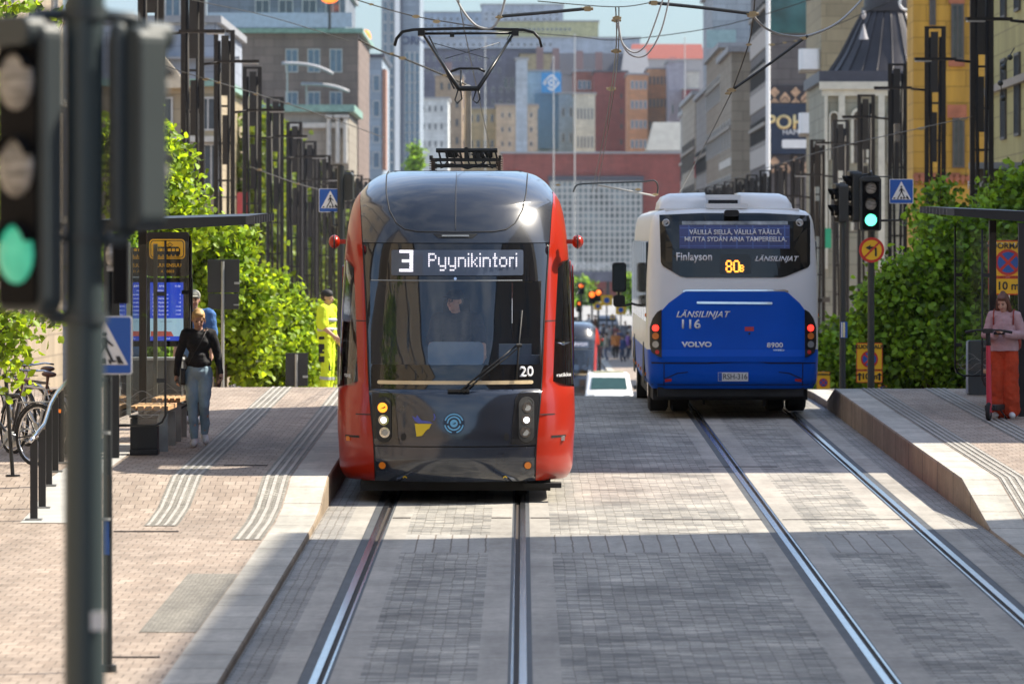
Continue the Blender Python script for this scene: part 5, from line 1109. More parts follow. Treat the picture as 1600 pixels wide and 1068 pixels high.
# underside, tyres
q = MB(); q.box2((-1.18, .45, .24), (1.12, BLn - .5, .44)); q.box2((-1.12, .16, .30), (1.05, .5, .44)); q.box((-.42, .6, .27), (.03, .2, .2)); q.box((.48, .6, .25), (.04, .2, .2)); q.build('underbody', M['under'], bus)
for (xx, w_) in ((-1.06, .30), (-.73, .28), (.72, .28), (1.04, .30)):
    q = MB(); q.cyl((xx - w_ / 2, 2.6, .50), (xx - w_ / 2 + .03, 2.6, .50), .44, .49, 28); q.cyl((xx - w_ / 2 + .03, 2.6, .50), (xx + w_ / 2 - .03, 2.6, .50), .49, .49, 28); q.cyl((xx + w_ / 2 - .03, 2.6, .50), (xx + w_ / 2, 2.6, .50), .49, .44, 28); wh_ = q.build('wheel', M['tyre'], bus)
for s in (-1, 1):
    q = MB(); q.cyl((s * 1.24, 9.6, .50), (s * .94, 9.6, .50), .49, .49, 28); wh_ = q.build('wheel', M['tyre'], bus); q = MB(); q.cyl((s * 1.245, 9.6, .50), (s * 1.2, 9.6, .50), .28, .28, 20); q.build('rim', M['chrome'], wh_)
    q = MB(); q.cyl((s * 1.215, 2.6, .50), (s * 1.2, 2.6, .50), .28, .28, 20); q.build('rim', M['chrome'], bus)
    # wheel arches, side windows, markers
    q = MB(); q.prism([(y - 2.6, z) for y, z in [(2.6 + .62 * math.cos(math.pi * i / 14), .45 + .62 * math.sin(math.pi * i / 14)) for i in range(15)]], (s * 1.278, 2.6, 0), .012, 'x'); q.prism([(.62 * math.cos(math.pi * i / 14), .45 + .62 * math.sin(math.pi * i / 14)) for i in range(15)], (s * 1.278, 9.6, 0), .012, 'x'); q.build('wheel_arch', M['gap'], bus)
    for k in range(6):
        q = MB(); q.rbox((s * 1.262, 1.7 + k * 1.72, 2.0), (.03, 1.62, 1.2), .08, 'x'); q.build('side_window', M['bglass'], bus)
    q = MB(); q.rbox((s * 1.262, 11.55, 1.6), (.03, .9, 1.9), .08, 'x'); q.build('door_glass' if s > 0 else 'driver_window', M['bglass'], bus)
    for k in range(6):
        q = MB(); q.box((s * 1.283, .9 + k * 1.8, .62), (.02, .12, .05)); q.build('side_marker', M['orangelens'], bus)
    q = MB(); q.box((s * 1.283, .75, 1.5), (.03, .05, .05)); q.build('side_marker', M['orangelens'], bus)
# front mirror on the left, roof pods
q = MB(); q.tube([(-1.24, 11.8, 1.55), (-1.40, 11.95, 1.50), (-1.50, 12.0, 1.50), (-1.50, 12.0, 1.8)], .02, 6); q.build('mirror_arm', M['rubberb'], bus)
q = MB(); q.rbox((-1.49, 12.0, 1.98), (.24, .10, .50), .05, 'y'); mh = q.build('mirror', M['rubberb'], bus); q = MB(); q.rbox((-1.49, 11.945, 1.98), (.20, .012, .44), .04, 'y'); q.build('mirror_glass', M['bglass'], mh)
q = MB(); q.rbox((-1.49, 12.0, 1.58), (.20, .08, .20), .05, 'y'); q.build('lower_mirror', M['rubberb'], bus)
def pod(x0, x1, s):
    q = MB(); pr = [(0, .0), (.02, .10), (.10, .19), (.25, .235), (1, .25)]
    rows = []
    for yy, hh in ((.85, .0), (.88, .12), (1.0, .20), (1.3, .25), (2.2, .25), (3.4, .25), (3.6, .15), (3.65, 0)):
        r = [];
        for u, k in pr: r.append(Vector((x0 + (x1 - x0) * u if s > 0 else x1 - (x1 - x0) * u, yy, 3.085 + hh * k / .25)))
        r.append(Vector((x1 if s > 0 else x0, yy, 3.08))); rows.append(r)
    q.grid(rows, True, s < 0); return q.build('roof_pod', M['bwhite'], bus, fixn=True)
pod(-1.08, -.38, 1); pod(.14, .92, -1)
q = MB(); q.box2((-.38, 1.0, 3.09), (.14, 3.4, 3.30)); q.build('roof_unit', M['bwhite'], bus)
q = MB(); q.box2((-.34, .98, 3.13), (.10, 1.0, 3.22)); q.build('grille', M['gap'], bus)
q = MB(); q.rbox((-.02, .22, 3.02), (.22, .14, .10), .04, 'y'); q.build('rear_camera', M['rubberb'], bus); q = MB(); q.rbox((-.08, .60, 3.13), (.62, .25, .07), .02, 'y'); q.build('roof_flap', M['bwhite'], bus)
# ================================================================== people
M['skin'] = mat('skin', (.56, .34, .25), .55, var=.06, nscale=12); M['skin2'] = mat('skin_tan', (.48, .28, .19), .55, var=.06, nscale=12)
M['shoew'] = mat('shoe_white', (.70, .70, .70), .6); M['eye'] = mat('eye_dark', (.03, .02, .015), .3); M['lip'] = mat('lip', (.45, .17, .14), .5)
def cloth(key, col, **k): return mat(key, col, k.pop('rough', .85), var=k.pop('var', .16), nscale=k.pop('nscale', 7), bump=.55, bscale=k.pop('bscale', 16))
def remesh(o, vox, sm=4, wr=0):
    r = o.modifiers.new('remesh', 'REMESH'); r.mode = 'VOXEL'; r.voxel_size = vox; r.use_smooth_shade = True
    s = o.modifiers.new('smooth', 'SMOOTH'); s.iterations = sm; s.factor = .5
    if wr:
        tx = bpy.data.textures.get('folds') or bpy.data.textures.new('folds', 'CLOUDS'); tx.noise_scale = .11; tx.noise_depth = 2
        dm_ = o.modifiers.new('folds', 'DISPLACE'); dm_.texture = tx; dm_.strength = wr; dm_.mid_level = .5; dm_.texture_coords = 'LOCAL'
def hand(q, w, d, n, curl=.6, side=1, s=1.0):
    """w wrist, d direction, n palm normal; fingers curl towards n"""
    d = Vector(d).normalized(); n = Vector(n); n = (n - d * n.dot(d)).normalized(); c = d.cross(n) * side; w = Vector(w)
    pc = w + d * .045 * s
    q.cap(w, pc + d * .01, .024 * s, .027 * s, 8, 3); q.cap(w + d * .03 + c * .014, w + d * .075 + c * .022, .016 * s, .014 * s, 8, 3); q.cap(w + d * .03 - c * .014, w + d * .075 - c * .022, .016 * s, .014 * s, 8, 3)
    for k, (off, L) in enumerate(((.030, .066), (.010, .076), (-.010, .070), (-.029, .054))):
        a = w + d * .082 * s + c * off * s; a1 = curl * (.5 + .1 * k); d1 = d * math.cos(a1) + n * math.sin(a1); b = a + d1 * L * .45 * s
        d2 = d * math.cos(a1 * 2.1) + n * math.sin(a1 * 2.1); e = b + d2 * L * .35 * s; d3 = d * math.cos(a1 * 3) + n * math.sin(a1 * 3); f = e + d3 * L * .22 * s
        q.cap(a - d * .01, b, .0095 * s, .0088 * s, 7, 3); q.cap(b, e, .0088 * s, .008 * s, 7, 3); q.cap(e, f, .008 * s, .007 * s, 7, 3)
    t0 = w + d * .022 * s + c * .024 * s; t1 = t0 + (d * .7 + c * .75 + n * .3).normalized() * .035 * s; t2 = t1 + (d * .9 + c * .15 + n * .5).normalized() * .03 * s
    q.cap(t0, t1, .012 * s, .0105 * s, 7, 3); q.cap(t1, t2, .0105 * s, .0085 * s, 7, 3)
def human(label, loc, rotz, H, P, st, group=None, cat='person', vox=.0085, name='person', upper_only=False):
    k = H / 1.7; fem = st.get('fem', True)
    J = dict(pel=(0, 0, .93), waist=(0, 0, 1.08), chest=(0, 0, 1.27), neck=(0, .01, 1.43), head=(0, -.01, 1.585),
             sha=(-.165 if fem else -.195, 0, 1.385), shb=(.165 if fem else .195, 0, 1.385), ela=(-.215, .03, 1.12), elb=(.215, .03, 1.12), wra=(-.235, -.04, .90), wrb=(.235, -.04, .90),
             hia=(-.085, 0, .90), hib=(.085, 0, .90), kna=(-.085, -.02, .49), knb=(.085, -.02, .49), ana=(-.085, .02, .09), anb=(.085, .02, .09), ta=(-.1, -.14, .03), tb=(.1, -.14, .03))
    J.update(P); J = {a: Vector(b) * k for a, b in J.items()}
    t = thing(name, label, cat, loc, rotz, group)
    sk = M[st.get('skin', 'skin')]; tilt = st.get('tilt', 0); turn = st.get('turn', 0)
    HR_ = Euler((R(tilt), 0, R(turn))).to_matrix()     # tilt>0: looks down
    hd = J['head']
    def hp(x, y, z): return hd + HR_ @ (Vector((x, y, z)) * k)
    q = MB()
    # torso
    q.ell(J['pel'], (.155 * k, .105 * k, .12 * k)); q.cap(J['pel'], J['waist'], .115 * k, .10 * k); q.ell(J['waist'], ((.125 if fem else .15) * k, .095 * k, .12 * k)); q.ell(J['chest'], ((.145 if fem else .175) * k, .105 * k, .16 * k))
    q.cap(J['sha'].lerp(J['shb'], .12), J['sha'].lerp(J['shb'], .88), .062 * k, .062 * k); q.cap(J['chest'] + Vector((0, 0, .08 * k)), J['neck'], .07 * k, .052 * k); q.cap(J['neck'], hd - Vector((0, 0, .05 * k)), .050 * k, .050 * k)
    # head: cranium, face, jaw, nose, ears
    rot3 = HR_
    q.ell(hp(0, .012, .022), (.074 * k, .092 * k, .095 * k), 16, 12, rot3); q.ell(hp(0, -.022, -.03), (.062 * k, .066 * k, .085 * k), 14, 10, rot3); q.ell(hp(0, -.048, -.088), (.036 * k, .034 * k, .030 * k), 10, 8, rot3)
    q.cap(hp(0, -.086, -.002), hp(0, -.104, -.034), .009 * k, .013 * k, 8, 3)
    for s in (-1, 1): q.ell(hp(s * .075, .012, -.012), (.010 * k, .020 * k, .032 * k), 8, 6, rot3); q.ell(hp(s * .034, -.062, -.042), (.022 * k, .02 * k, .022 * k), 8, 6, rot3)
    for s in 'ab':
        sh, el, wr = J['sh' + s], J['el' + s], J['wr' + s]; m_ = 1 if fem else 1.2
        q.cap(sh, el, .050 * k * m_, .038 * k * m_); q.cap(el, wr, .038 * k * m_, .025 * k * m_)
        d = (wr - el).normalized(); hd_ = st.get('hand' + s, {})
        hand(q, wr, hd_.get('d', d), hd_.get('n', (1 if s == 'a' else -1, -.3, 0)), hd_.get('curl', .6), hd_.get('side', -1 if s == 'a' else 1), k * (1 if fem else 1.12))
        if not upper_only:
            hi, kn, an, to = J['hi' + s], J['kn' + s], J['an' + s], J['t' + s]
            q.cap(hi, kn, .085 * k, .055 * k); q.cap(kn, kn.lerp(an, .35), .052 * k, .056 * k); q.cap(kn.lerp(an, .35), an, .054 * k, .036 * k)
            q.cap(an - Vector((0, 0, .03 * k)), to, .036 * k, .03 * k)
    b = q.build('body', sk, t); remesh(b, vox, 4)
    # face
    q = MB()
    for s in (-1, 1): q.ell(hp(s * .030, -.083, .002), (.012 * k, .006 * k, .0075 * k), 8, 6, rot3)
    q.build('eye', M['eye'], t)
    q = MB(); 
    for s in (-1, 1): q.tube([hp(s * .015, -.091, .020), hp(s * .034, -.088, .025), hp(s * .048, -.076, .018)], .0042 * k, 5)
    q.build('eyebrow', st.get('hairm', M['eye']), t)
    q = MB(); q.ell(hp(0, -.090, -.060), (.022 * k, .007 * k, .006 * k), 8, 6, rot3); q.build('mouth', M['lip'], t)
    # top
    tm = st['top']; sl = st.get('sleeve', 1.0); fat = st.get('fat', .012)
    q = MB(); f = fat
    low = st.get('hem', .0)   # 0 = waist, lower = longer
    q.ell(J['chest'], ((.145 if fem else .178) * k + f, .105 * k + f, .17 * k)); 
    if fem and st.get('bust', 1):
        for s in (-1, 1): q.ell(J['chest'] + Vector((s * .062, -.065, .0)) * k, (.062 * k, .052 * k, .058 * k))
    q.ell(J['waist'] + Vector((0, 0, .01)), ((.125 if fem else .155) * k + f, .095 * k + f, .13 * k)); q.cap(J['sha'].lerp(J['shb'], .08), J['sha'].lerp(J['shb'], .92), .062 * k + f * .6, .062 * k + f * .6)
    if st.get('flat'):
        i0 = len(q.v); q.cyl(J['chest'], J['pel'] + Vector((0, 0, -.02)), .145 * k + f, .185 * k + f, 20); c0 = J['pel']
        for i in range(i0, len(q.v)): vx, vy, vz = q.v[i]; q.v[i] = (vx, c0.y + (vy - c0.y) * .75, vz)
    elif low: q.cap(J['waist'], J['waist'].lerp(J['pel'], low), .12 * k + f, .125 * k + f); q.ell(J['waist'].lerp(J['pel'], low), (.158 * k + f, .115 * k + f, .10 * k))
    for s in 'ab':
        sh, el, wr = J['sh' + s], J['el' + s], J['wr' + s]; m_ = 1 if fem else 1.2
        q.cap(sh, sh.lerp(el, min(1, sl * 2)), .052 * k * m_ + f, .042 * k * m_ + f * (1.6 if sl < .6 else 1))
        if sl > .5: q.cap(el, el.lerp(wr, (sl - .5) * 2 * .97), .042 * k * m_ + f, .030 * k * m_ + f * st.get('cuff', .6))
    tp = q.build(st.get('topname', 'shirt'), tm, t); remesh(tp, vox, 5, .028)
    if 'band' in st and not upper_only:
        for z in (1.07, 1.22):
            q = MB(); c = J['waist'].lerp(J['chest'], (z - 1.08) / .19); q.tube([c + Vector((.176 * k * math.cos(a), .125 * k * math.sin(a), 0)) for a in [i * math.pi / 12 for i in range(24)]], .034 * k, 6, closed=True); q.build('reflective_band', st['band'], tp)
        for s in 'ab':
            q = MB(); a = J['sh' + s].lerp(J['el' + s], .62); d = (J['el' + s] - J['sh' + s]).normalized(); q.cyl(a - d * .02, a + d * .025, .073 * k, .073 * k, 14, False); q.build('reflective_band', st['band'], tp)
    if not upper_only:
        bm_ = st['bottom']; q = MB(); wl_, kl, al = st.get('legw', (.092, .066, .052)); f = .01
        q.ell(J['pel'] + Vector((0, 0, -.01 * k)), (.160 * k + f, .115 * k + f, .135 * k)); q.ell(J['pel'].lerp(J['waist'], .6), ((.13 if fem else .155) * k + f, .10 * k + f, .10 * k))
        el_ = st.get('leglen', .93)
        for s in 'ab':
            hi, kn, an = J['hi' + s], J['kn' + s], J['an' + s]; ae = kn.lerp(an, el_)
            q.cap(hi, kn, wl_ * k, kl * k); q.cap(kn, ae, kl * k, al * k)
        bo = q.build('trousers', bm_, t); remesh(bo, vox, 5, .034)
        if 'band' in st:
            for s in 'ab':
                a = J['kn' + s].lerp(J['an' + s], .45); d = (J['an' + s] - J['kn' + s]).normalized(); q = MB(); q.cyl(a, a + d * .05, (kl + al) / 2 * k + .012, (kl + al) / 2 * k + .010, 14, False); q.build('reflective_band', st['band'], bo)
        for s in 'ab':
            an, to = J['an' + s], J['t' + s]; d = (to - an); d.z = 0; d.normalize(); q = MB()
            q.cap(an - Vector((0, 0, .025 * k)) - d * .02, to + Vector((0, 0, .008)) + d * .02, .050 * k, .042 * k, 10, 4); q.cap(an - Vector((0, 0, .03 * k)), an + Vector((0, 0, .0)), .046 * k, .044 * k, 10, 3)
            sh_ = q.build('shoe', st.get('shoe', M['shoew']), t); remesh(sh_, .008, 3)
            q = MB(); q.tube([an - d * .06 * k - Vector((0, 0, .068 * k)), an + Vector((0, 0, -.072 * k)), to + d * .028 + Vector((0, 0, -.020))], [.022 * k, .03 * k, .026 * k], 6); q.build('sole', mat('sole', (.6, .58, .54), .7), sh_)
    hs = st.get('hair'); hm = st.get('hairm')
    if hs:
        q = MB(); q.ell(hp(0, .024, .034), (.084 * k, .098 * k, .098 * k), 16, 12, rot3)
        q.ell(hp(0, -.03, .075), (.066 * k, .052 * k, .038 * k), 12, 8, rot3)
        if hs == 'bun': q.ell(hp(0, .115, .03), (.04 * k, .04 * k, .04 * k)); q.ell(hp(.0, .05, -.02), (.078 * k, .06 * k, .06 * k)); q.tube([hp(.07, -.05, .04), hp(.082, -.045, .0), hp(.08, -.04, -.05)], .008 * k, 5)
        if hs == 'long':
            for s, l in ((-1, .26), (1, .23)): q.cap(hp(s * .070, .0, .03), hp(s * .088, -.005, -l * .5), .028 * k, .034 * k); q.cap(hp(s * .088, -.005, -l * .5), hp(s * .098, .01, -l), .034 * k, .014 * k)
            q.cap(hp(0, .07, .0), hp(0, .09, -.22), .07 * k, .05 * k); q.ell(hp(0, .05, .125), (.035 * k, .035 * k, .025 * k))
        h = q.build('hair', hm, t); remesh(h, .008, 2)
    if 'cap' in st:
        cm = st['cap']; q = MB(); q.ell(hp(0, .015, .050), (.088 * k, .103 * k, .080 * k), 16, 12, rot3)
        cdir = st.get('capdir', -1)
        q.ell(hp(0, cdir * .115, .048), (.066 * k, .055 * k, .010 * k), 14, 6, rot3); c_ = q.build('cap', cm, t)
        if hm is not None and not hs:
            q = MB(); q.ell(hp(0, .03, .0), (.080 * k, .088 * k, .07 * k), 14, 10, rot3); q.build('hair', hm, t)
    return t, J, hp
# woman in black top and jeans, walking towards the camera
jeans = cloth('jeans', (.30, .43, .52), var=.22, nscale=5); blk = cloth('black_knit', (.012, .012, .015), var=.2)
w1, J1, hp1 = human('woman in black top and light jeans walking on the left platform', (px(310, 68.5), 68.5, zl(68.5)), R(3), 1.665,
    dict(kna=(-.075, -.06, .50), ana=(-.04, -.05, .09), ta=(-.055, -.19, .03), knb=(.075, -.09, .50), anb=(.075, .12, .15), tb=(.09, .0, .06),
         hia=(-.08, 0, .9), hib=(.08, 0, .9), ela=(-.235, .05, 1.12), wra=(-.265, -.02, .88), elb=(.235, .02, 1.13), wrb=(.275, -.08, .90), head=(.0, -.035, 1.565), neck=(0, 0, 1.43)),
    dict(top=blk, sleeve=1, fat=.010, hem=.28, bottom=jeans, hair='bun', hairm=mat('blond_hair', (.55, .36, .16), .55, var=.3, nscale=14), tilt=22, turn=4, legw=(.098, .068, .052), leglen=.9,
         handa=dict(curl=.7), handb=dict(curl=1.0)), vox=.0075)
q = MB(); q.tube([J1['shb'] + Vector((-.06, -.06, .05)), J1['chest'] + Vector((.03, -.15, .02)), J1['waist'] + Vector((-.10, -.10, -.02)), J1['pel'] + Vector((-.17, -.06, -.02))], .006, 5); bg_s = q
q.tube([J1['shb'] + Vector((-.06, -.0, .075)), J1['shb'] + Vector((-.06, -.06, .05))], .006, 5)
o = q.build('strap', mat('strap_black', (.02, .02, .022), .6), None); 
sb = thing('shoulder_bag', 'small black shoulder bag hanging at the hip of the woman in jeans', 'bag', w1.location, R(3)); o.parent = sb; o.location = (0, 0, 0)
q = MB(); q.rbox(J1['pel'] + Vector((-.185, -.05, -.07)), (.055, .17, .20), .03, 'x'); q.build('pouch', mat('bag_black', (.012, .012, .014), .5), sb, bevel=.008)
q = MB(); q.rbox((0, 0, 0), (.035, .012, .13), .008, 'y'); o = q.build('phone', mat('phone_dark', (.05, .02, .03), .3)); o.location = w1.location + Vector((.262, -.10, .775)); o.rotation_euler = (R(20), R(14), 0); tag(o, 'dark phone in the hand of the woman in jeans', 'phone')
q = MB(); 
for s in (-1, 1): q.tube([Vector((s * .03 + .024 * math.cos(a * .785), 0, .02 * math.sin(a * .785))) for a in range(8)], .004, 4, closed=True)
q.tube([(-.006, 0, .01), (.006, 0, .01)], .003, 4); o = q.build('sunglasses', M['eye']); o.location = w1.location + Vector((-.225, -.10, .765)); o.rotation_euler = (0, R(35), 0); tag(o, 'sunglasses dangling from the walking woman\'s hand', 'sunglasses')
# man with cap behind
human('man in a cap and blue shirt behind the information screen', (px(303, 74.5), 74.5, zl(74.5)), R(-8), 1.74, dict(),
      dict(fem=False, top=cloth('blue_shirt', (.06, .17, .42)), sleeve=.45, fat=.03, hem=.9, bottom=cloth('dark_trousers', (.05, .055, .07)), skin='skin2', cap=mat('cap_grey', (.33, .33, .28), .8), hairm=mat('brown_hair', (.10, .06, .035), .6), tilt=4, turn=10), vox=.011)
# worker
yel = cloth('hivis_yellow', (.66, .82, .03), var=.10); refl = mat('reflective', (.42, .44, .45), .5, .0)
wk, JW, hpw = human('worker in yellow high visibility clothes standing beside the tram', (px(511, 96.5), 96.5, zl(96.5) - .11), R(72), 1.79,
      dict(ela=(-.23, .0, 1.12), wra=(-.20, -.18, .97), elb=(.23, .04, 1.12), wrb=(.22, -.10, .92)),
      dict(fem=False, top=yel, sleeve=.42, fat=.035, hem=.9, bottom=yel, skin='skin2', cap=mat('cap_black', (.015, .015, .018), .7), capdir=1, hairm=mat('dark_hair', (.04, .028, .02), .6), band=refl, legw=(.105, .085, .08), shoe=M['eye'], tilt=3), vox=.010)
q = MB(); 
for z, w_ in ((.98, .05), (.80, .16), (.62, .10)): q.rbox((-.185, .03, z), (.02, .10, w_), .01, 'x'); q.rbox((.185, .03, z), (.02, .10, w_), .01, 'x')
q.rbox((-.09, -.085, .52), (.10, .03, .18), .02, 'y'); q.build('pocket', mat('pocket_black', (.02, .02, .022), .8), wk)
# woman with scooter
rust = cloth('rust_trousers', (.50, .055, .015), var=.2); mauve = cloth('mauve_sweater', (.50, .33, .35), var=.15)
w2, J2, hp2 = human('woman in a mauve sweater and wide rust trousers looking at her phone', (px(1569, 76), 76, zr(76)), R(-12), 1.68,
      dict(ela=(-.25, -.02, 1.13), wra=(-.10, -.24, 1.12), elb=(.26, -.02, 1.12), wrb=(.05, -.25, 1.14), head=(-.01, -.045, 1.565), ta=(-.12, -.15, .03), tb=(.13, -.14, .03)),
      dict(top=mauve, sleeve=1, cuff=1.6, fat=.018, hem=1.0, flat=1, bottom=rust, hair='long', hairm=mat('brown_long_hair', (.12, .05, .03), .5, var=.3, nscale=14), tilt=24, turn=-14, legw=(.108, .115, .135), leglen=.93, bust=0,
           handa=dict(d=(.6, -.5, .2), n=(0, 0, 1), curl=.5), handb=dict(d=(-.6, -.5, .1), n=(0, 0, 1), curl=.5)), vox=.0085)
q = MB(); q.rbox((0, 0, 0), (.15, .075, .012), .012, 'z'); o = q.build('phone', mat('phone_black', (.02, .02, .024), .2)); o.location = w2.location + Vector((-.09, -.30, 1.14)); o.rotation_euler = (R(25), 0, R(-12)); tag(o, 'black phone held by the woman with the scooter', 'phone')
q = MB(); 
for s in (-1, 1): q.tube([J2['sh' + ('a' if s < 0 else 'b')] + Vector((-s * .03, -.085, -.12)), J2['sh' + ('a' if s < 0 else 'b')] + Vector((-s * .03, -.07, .05)), J2['sh' + ('a' if s < 0 else 'b')] + Vector((-s * .03, .02, .085)), J2['sh' + ('a' if s < 0 else 'b')] + Vector((-s * .03, .13, .0))], .010, 5)
bp = thing('backpack', 'rust red backpack on the back of the woman in mauve', 'backpack', w2.location, R(-12)); rb_ = mat('backpack_red', (.35, .05, .03), .7, var=.15)
q.build('strap', rb_, bp); q = MB(); q.rbox((0.03, .20, 1.12), (.34, .16, .46), .08, 'y'); q.build('sack', rb_, bp, bevel=.03)
# scooter
pk = mat('scooter_pink', (.62, .05, .09), .4, var=.05)
sct = thing('electric_scooter', 'pink electric scooter standing before the woman in rust trousers', 'scooter', (px(1546, 75.2), 75.2, zr(75.2)), R(180 - 14))
q = MB(); q.cyl((0, .02, .12), (0, .10, 1.02), .038, .030, 12); q.build('stem', pk, sct)
q = MB(); q.cyl((0, .10, 1.0), (0, .12, 1.18), .034, .03, 12); q.rbox((0, .12, 1.19), (.14, .09, .06), .02, 'y'); q.tube([(-.30, .05, 1.17), (-.16, .10, 1.20), (0, .12, 1.20), (.16, .10, 1.20), (.30, .05, 1.17)], .013, 7); q.build('handlebar', M['rubberb'], sct)
for s in (-1, 1): q = MB(); q.cyl((s * .20, .085, 1.19), (s * .31, .045, 1.17), .020, .020, 10); q.build('grip', M['rubberb'], sct); 
q = MB(); q.tube([(.19, .09, 1.20), (.16, .03, 1.15), (.20, .0, 1.13)], .007, 5); q.build('brake_lever', M['rubberb'], sct)
q = MB(); q.rbox((0, -.50, .17), (.17, .80, .07), .03, 'z'); q.tube([(0, .04, .16), (0, -.08, .17)], .045, 8); q.build('deck', M['rubberb'], sct, bevel=.01)
for y, nm in ((.06, 'front'), (-.98, 'rear')):
    q = MB(); q.tube([Vector((0, y + .095 * math.cos(a * math.pi / 10), .125 + .095 * math.sin(a * math.pi / 10))) for a in range(20)], .030, 8, closed=True); wq = q.build('wheel', M['tyre'], sct); q = MB(); q.cyl((-.02, y, .125), (.02, y, .125), .06); q.build('hub', M['chrome'], wq)
q = MB(); q.grid([[Vector((x, -.98 + .14 * math.cos(a), .125 + .14 * math.sin(a))) for x in (-.045, .045)] for a in [R(k * 15 + 20) for k in range(11)]]); q.build('mudguard', M['rubberb'], sct, solid=.006)
q = MB(); q.rbox((0, -1.13, .19), (.075, .01, .10), .01, 'y'); q.build('plate', M['white'], sct); q = MB(); q.box((0, -1.125, .275), (.06, .02, .03)); q.build('tail_light', M['redref'], sct)
q = MB(); q.rbox((.0, .015, .62), (.05, .04, .28), .02, 'y'); q.build('lock_holder', M['rubberb'], sct)
q = MB(); q.tube([(-.08, -.4, .14), (-.17, -.42, .01)], .009, 5); q.build('kickstand', M['rubberb'], sct)
# driver
drv, JD, hpd = human('tram driver in a dark uniform looking out behind the windscreen', (-.745, D0 + 1.36, zg(D0) + .60), 0, 1.75,
      dict(ela=(-.26, -.08, 1.12), wra=(-.24, -.34, 1.02), elb=(.28, -.05, 1.12), wrb=(.30, -.30, 1.0), head=(-.02, -.03, 1.585)),
      dict(fem=False, top=cloth('navy_uniform', (.02, .022, .035)), sleeve=.45, fat=.02, hem=.5, hairm=mat('driver_hair', (.02, .015, .012), .6), cap=mat('driver_cap', (.015, .015, .02), .8), tilt=2, turn=-38), vox=.010, upper_only=True)
q = MB(); q.rbox((0, -.17, 1.135), (.36, .02, .045), .01, 'y'); q.build('red_band', mat('band_red', (.6, .03, .05), .6), drv)
q = MB()
for s in (-1, 1): q.tube([hpd(s * .032 + .024 * math.cos(a * .785), -.098, .003 + .017 * math.sin(a * .785)) for a in range(8)], .004, 4, closed=True)
q.tube([hpd(-.008, -.1, .006), hpd(.008, -.1, .006)], .004, 4); q.build('glasses', M['eye'], drv)
# distant walkers
cols = [(.05, .06, .09), (.40, .28, .22), (.10, .16, .35), (.08, .07, .08), (.45, .40, .36), (.30, .10, .10), (.07, .10, .20), (.20, .20, .22), (.35, .33, .30), (.06, .16, .08), (.5, .44, .33), (.5, .2, .06), (.03, .05, .14), (.16, .09, .05), (.6, .6, .6), (.2, .1, .3)]
far_desc = ['in a dark jacket', 'in a tan top', 'in a blue shirt', 'in black', 'in a pale top', 'in a dark red top', 'in a navy coat', 'in a grey jacket', 'in a light grey top', 'in a green jacket', 'in a cream coat', 'in an orange top', 'in dark blue', 'in a brown jacket', 'in a white top', 'in a violet top']
for i, (x, D) in enumerate(((916, 400), (925, 385), (934, 375), (943, 392), (952, 372), (960, 384), (968, 368), (977, 390), (984, 376), (939, 350), (947, 346), (962, 352), (973, 342), (930, 430), (920, 440), (981, 350))):
    human(f'distant pedestrian {far_desc[i]}, {ORD[i]} from the left on the far crossing', (px(x, D), D, zg(D)), R(random.uniform(-160, 160)), random.uniform(1.65, 1.85), dict(kna=(-.09, -.08, .5), anb=(.09, .14, .12)),
          dict(fem=i % 2 == 0, top=cloth(f'far_top_{i}', cols[i]), sleeve=1, fat=.03, hem=.9, bottom=cloth(f'far_legs_{i % 3}', ((.04, .05, .08), (.12, .14, .2), (.03, .03, .03))[i % 3]), hair='short', hairm=mat('far_hair', (.08, .05, .03), .7)), vox=.03, group='pedestrians on the far crossing')
# ================================================================== signals
M['sighouse'] = mat('signal_housing', (.045, .058, .062), .5, var=.06); M['sigpole'] = mat('signal_pole', (.050, .070, .074), .42, .1, var=.06, nscale=2); M['sigblack'] = mat('signal_black', (.004, .004, .005), .7, spec=.15); M['clear'] = mat('unlit_lens', (.30, .29, .27), .25, var=.6, nscale=9, stretch=(1, 1, 5))
M['greenon'] = mat('lit_green', (.1, .9, .5), .3, emit=(.12, 1, .62), estr=1.5); M['greenhalf'] = mat('green_lens', (.10, .40, .28), .2, emit=(.02, .60, .36), estr=.25, var=.4, nscale=8)
M['poleblk'] = mat('pole_dark', (.035, .04, .042), .45, .2, var=.1)
def sig_head(t, pos, rz, n, lit, sp=.28, w=.38, lens=.105, hm='sighouse', green='greenon', d=.17, vis=True):
    h = n * sp + .10
    q = MB(); q.prism(rrect(w, h, .05, 4), (0, .0, 0), d, 'y'); q.prism([(x, y + h / 2 - .03) for x, y in rrect(w * .86, .10, .045, 4)], (0, -.05, 0), d, 'y')
    o = q.build('signal_head', M[hm], t, bevel=.012); o.location = pos; o.rotation_euler.z = rz
    q = MB(); q.prism(rrect(w * .78, h * .95, .03, 3), (0, -d / 2 - .006, 0), .012, 'y'); q.build('face_plate', M['sigblack'], o)
    for i in range(n):
        z = (n - 1) / 2 * sp - i * sp; m = M[green] if (i == lit) else M['clear']
        q = MB(); q.ell((0, -d / 2 - .012, z), (lens, .025, lens), 18, 8); q.build('lens', m, o)
        if not vis:
            q = MB(); q.grid([[Vector((lens * 1.08 * math.cos(a), -d / 2 + y, z + lens * 1.08 * math.sin(a))) for a in [R(25 + 13 * k_) for k_ in range(11)]] for y in (0, -.05)]); q.build('visor', M['sigblack'], o, solid=.006); continue
        q = MB(); rows = []
        for y in (0, -.5, -1):
            r = []
            for k_ in range(15):
                a = R(-35 + 250 * k_ / 14); L_ = .16 * (.45 + .55 * max(0, math.sin(a))) ; r.append(Vector((lens * 1.12 * math.cos(a), -d / 2 + y * L_, z + lens * 1.12 * math.sin(a))))
            rows.append(r)
        q.grid(rows); q.build('visor', M['sigblack'], o, solid=.006)
    return o
